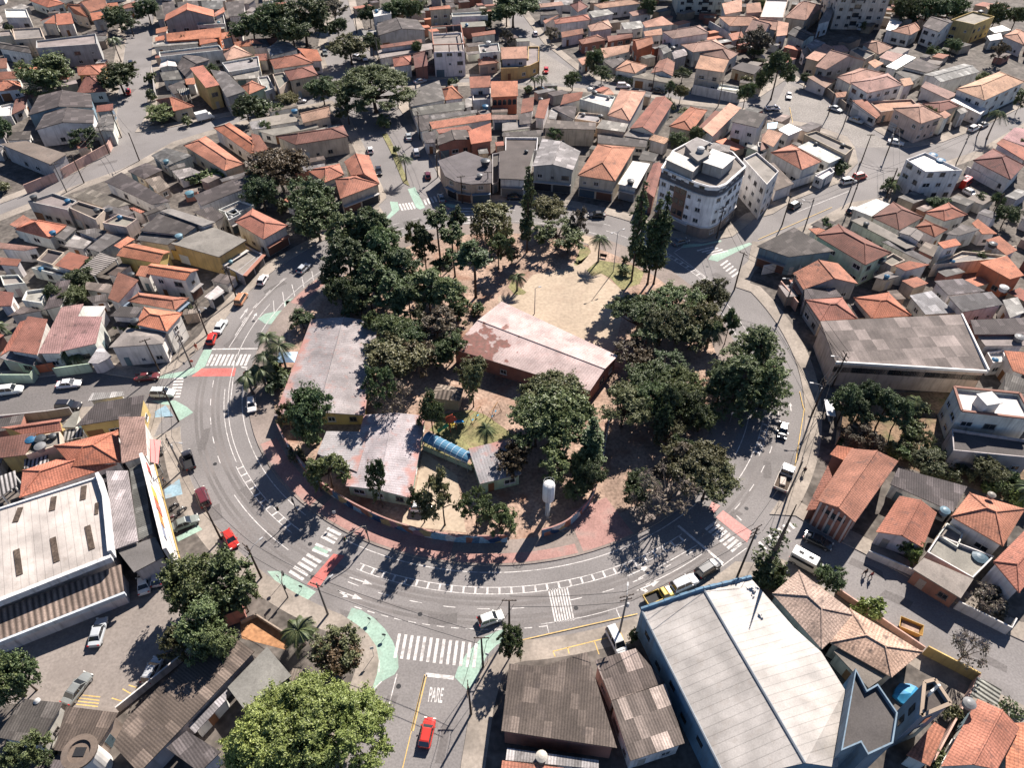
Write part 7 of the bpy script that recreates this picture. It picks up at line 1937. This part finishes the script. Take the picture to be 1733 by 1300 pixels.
# people: one continuous skin, clothes as children
def person(k, x, y, face, top, legs, look, stride=.28, z=None):
    p = at(k, x, y, 0); p.z = KERB if z is None else z; root = empty("person", p, face)
    V = [(0, 0, .95), (0, 0, 1.2), (0, 0, 1.42), (.02, 0, 1.52), (.03, 0, 1.66), (.02, 0, 1.74), (0, .19, 1.4), (.05, .25, 1.12), (.16, .24, .9), (.2, .24, .82), (0, -.19, 1.4), (-.05, -.25, 1.12), (.02, -.26, .88), (.04, -.26, .8), (0, .1, .92), (stride * .6, .1, .5), (stride * .5, .1, .08), (stride * .5 + .17, .11, .04), (0, -.1, .92), (-stride * .2, -.1, .5), (-stride, -.1, .12), (-stride + .16, -.11, .04)]
    E = [(0, 1), (1, 2), (2, 3), (3, 4), (4, 5), (2, 6), (6, 7), (7, 8), (8, 9), (2, 10), (10, 11), (11, 12), (12, 13), (0, 14), (14, 15), (15, 16), (16, 17), (0, 18), (18, 19), (19, 20), (20, 21)]
    RD = [.15, .14, .15, .055, .095, .07, .06, .045, .035, .03, .06, .045, .035, .03, .09, .065, .045, .035, .09, .065, .045, .035]
    def skin(name, idx, grow, m, col=None):
        mp = {v: i for i, v in enumerate(idx)}; me = bpy.data.meshes.new(name); me.from_pydata([V[i] for i in idx], [(mp[a], mp[c]) for a, c in E if a in mp and c in mp], [])
        me.materials.append(m); o = link(name, me, root, col); md = o.modifiers.new("skin", 'SKIN'); 
        if not me.skin_vertices: me.attributes
        for i, v in enumerate(idx): me.skin_vertices[0].data[i].radius = (RD[v] * grow + (.012 if grow > 1 else 0),) * 2
        me.skin_vertices[0].data[0].use_root = True; sb_ = o.modifiers.new("sub", 'SUBSURF'); sb_.levels = sb_.render_levels = 1; return o
    try:
        skin("body", list(range(22)), 1.0, M['skin']); skin("shirt", [0, 1, 2, 6, 7, 10, 11], 1.12, M['cloth'], top); skin("trousers", [0, 14, 15, 16, 18, 19, 20], 1.1, M['cloth'], legs)
    except Exception:
        for o in list(root.children): bpy.data.objects.remove(o)
        b = MB(); b.tube([V[0], V[1], V[2], V[3], V[4], V[5]], [.16, .15, .16, .06, .1, .05], 8)
        for c in ((2, 6, 7, 8, 9), (2, 10, 11, 12, 13), (0, 14, 15, 16, 17), (0, 18, 19, 20, 21)): b.tube([V[i] for i in c], [RD[i] for i in c], 6)
        b.build("body", M['cloth'], root, (0, 0, 0), top)
    b = MB(); b.lathe((.0, 0, 1.66), [(.1, 0), (.105, .06), (.07, .12), (.01, .14)], 8); b.build("hair", M['black'], root); tag(root, look, "person")
person('D4', 727, 62, 2.2, (.4, .05, .05), (.04, .05, .09), "person in a red top walking up the lower right street", z=.004); person('D4', 688, 45, 2.0, (.03, .03, .035), (.03, .03, .04), "person in dark clothes walking ahead of the red topped one", z=.004)
person('C4', 292, 625, 1.2, (.03, .03, .035), (.03, .03, .035), "person in black standing on the pale right pavement beside the flatbed truck"); person('C1', 1078, 690, .3, (.02, .02, .025), (.05, .05, .06), "person in black walking past the blue parking bay")
person('P2', 648, 640, -1.0, (.45, .08, .05), (.4, .1, .06), "person in red walking on the left pavement near the green painted kerb"); person('P2', 1312, 930, -1.6, (.5, .16, .08), (.3, .28, .27), "person in orange standing by the palms on the island pavement")
person('Q1', 1165, 290, .5, (.3, .25, .2), (.06, .06, .08), "person in tan top under the curved balcony at the top junction")
# market awning and tarps by the left shops
aw = empty("shop_awning", at('C1', 1015, 490)); P_ = px('C1', 985, 410, 1045, 408, 1030, 560, 990, 560, h=2.6); b = MB(); P_[0].z = P_[3].z = 3.2; b.face(ccw(P_)) ; extra(aw, "canopy", b, M['trim'], (.5, .18, .17)); b = MB()
for v in P_: b.box((v.x, v.y, 0), .08, .08, v.z)
extra(aw, "post", b, M['steel']); tag(aw, "faded red shop awning over the left pavement", "awning")
tp = empty("blue_tarpaulin", at('D4', 990, 820)); b = MB(); c = at('D4', 995, 815, 1.2); r = random.Random(2); ring = [c + Vector((1.9 * math.cos(t) * (.8 + .3 * r.random()), 1.7 * math.sin(t) * (.8 + .3 * r.random()), -.5 + r.uniform(-.2, .2))) for t in [k * .628 for k in range(10)]]
for i in range(10):
    p, q = ring[i], ring[(i + 1) % 10]; b.face([c, p, q]); b.face([p, Vector((p.x, p.y, 0)), Vector((q.x, q.y, 0)), q])
extra(tp, "sheet", b, M['tarp']); tag(tp, "bright blue tarpaulin heap in the yard beside the bell tower", "tarpaulin")
tt = empty("shade_tent", at('B2', 220, 1085)); b = MB(); c = at('B2', 225, 1070, 3.2); q = [c + Vector((x, y, -1.0)) for x, y in ((-1.8, -1.5), (1.8, -1.5), (1.8, 1.5), (-1.8, 1.5))]
for i in range(4): b.face([c, q[i], q[(i + 1) % 4]])
extra(tt, "canopy", b, M['trim'], (.3, .42, .56)); b = MB()
for v in q: b.box((v.x, v.y, 0), .07, .07, v.z)
extra(tt, "post", b, M['steel']); tag(tt, "pale blue shade tent under the left palms", "tent")

# ------------------------------------------------------------------ finishing the labels
SHORT = [(n, p) for n, p in LANDMARKS if -60 < p[0] < 1800 and -120 < p[1] < 1360]
LMS = {}
BRIEF = {}
def brief(n):
    w_ = n.split(); return n
LM = [("pink sports hall", 'pink roofed'), ("grey pink school wing", 'long grey pink'), ("pale red school wing", 'pale red roofed'), ("patchwork factory shed", 'patchwork grey factory'), ("brick fronted hall", 'brick fronted orange tile'), ("brick parapet white house", 'white flat roofed house with brown'), ("blue walled church", 'blue walled church'), ("beige parish house", 'rear half of the beige'), ("cream supermarket hall", 'cream roofed supermarket'), ("ribbed parking shed", 'long ribbed'), ("long brown workshop", 'long brown corrugated'), ("corner workshop", 'large brown corrugated'), ("curved corner apartments", 'curved white corner'), ("small white tank block", 'small white block'), ("three storey slot block", 'grey three storey'), ("unfinished white house", 'white unfinished'), ("arched orange house", 'bright orange house'), ("beige high-rise", 'beige high-rise'), ("striped apartment tower", 'pale green striped'), ("bottle water tower", 'bottle shaped water tower'), ("blue bell tower", 'blue open topped'), ("playground shelter", 'brown thatched')]
LMP = [(b_, p) for b_, key in LM for n, p in LANDMARKS if key in n]
for nm, k, x, y in (("top left road junction", 'A1', 850, 900), ("white hipped corner house", 'B1', 950, 900), ("long cream concrete-roofed house", 'B1', 1350, 350), ("avenue median strip", 'A2', 960, 1080), ("wide avenue tree", 'A2', 790, 560), ("big peach hipped house", 'A3', 1200, 200), ("street fork at right", 'A4', 1050, 960), ("green long-roofed house", 'B4', 620, 380), ("left side street", 'C1', 300, 150), ("sand court", 'B3', 420, 800), ("open lower left car park", 'D1', 600, 650), ("south street lettering", 'D2', 1200, 830)):
    o = TT[k]; LMP.append((nm, (o[0] + x / 3.847, o[1] + y / 3.847)))
ORD = ['nearest', 'second nearest', 'third nearest', 'fourth nearest', 'fifth nearest', 'sixth nearest', 'seventh nearest', 'eighth nearest', 'ninth nearest', 'tenth nearest', 'eleventh nearest', 'twelfth nearest'] + [f'{n}th nearest' for n in range(13, 60)]
bins = {}
for o, look, pos, skip in TODO:
    u, v = topx(pos); best = min(LMP, key=lambda q: (q[1][0] - u) ** 2 + (1.5 * (q[1][1] - v)) ** 2); dx, dy = u - best[1][0], (v - best[1][1]) * 1.2
    rel = ('right of' if dx > 0 else 'left of') if abs(dx) > abs(dy) else ('in front of' if dy > 0 else 'behind')
    bins.setdefault((look, rel, best[0]), []).append((dx * dx + dy * dy, len(bins), o))
for (look, rel, lm), L_ in bins.items():
    L_.sort(key=lambda q: (q[0], q[1]))
    for i, (_, _, o) in enumerate(L_): o["label"] = f"{look} {rel} the {lm}" if len(L_) == 1 else f"{look}, {ORD[i]} {rel} the {lm}"
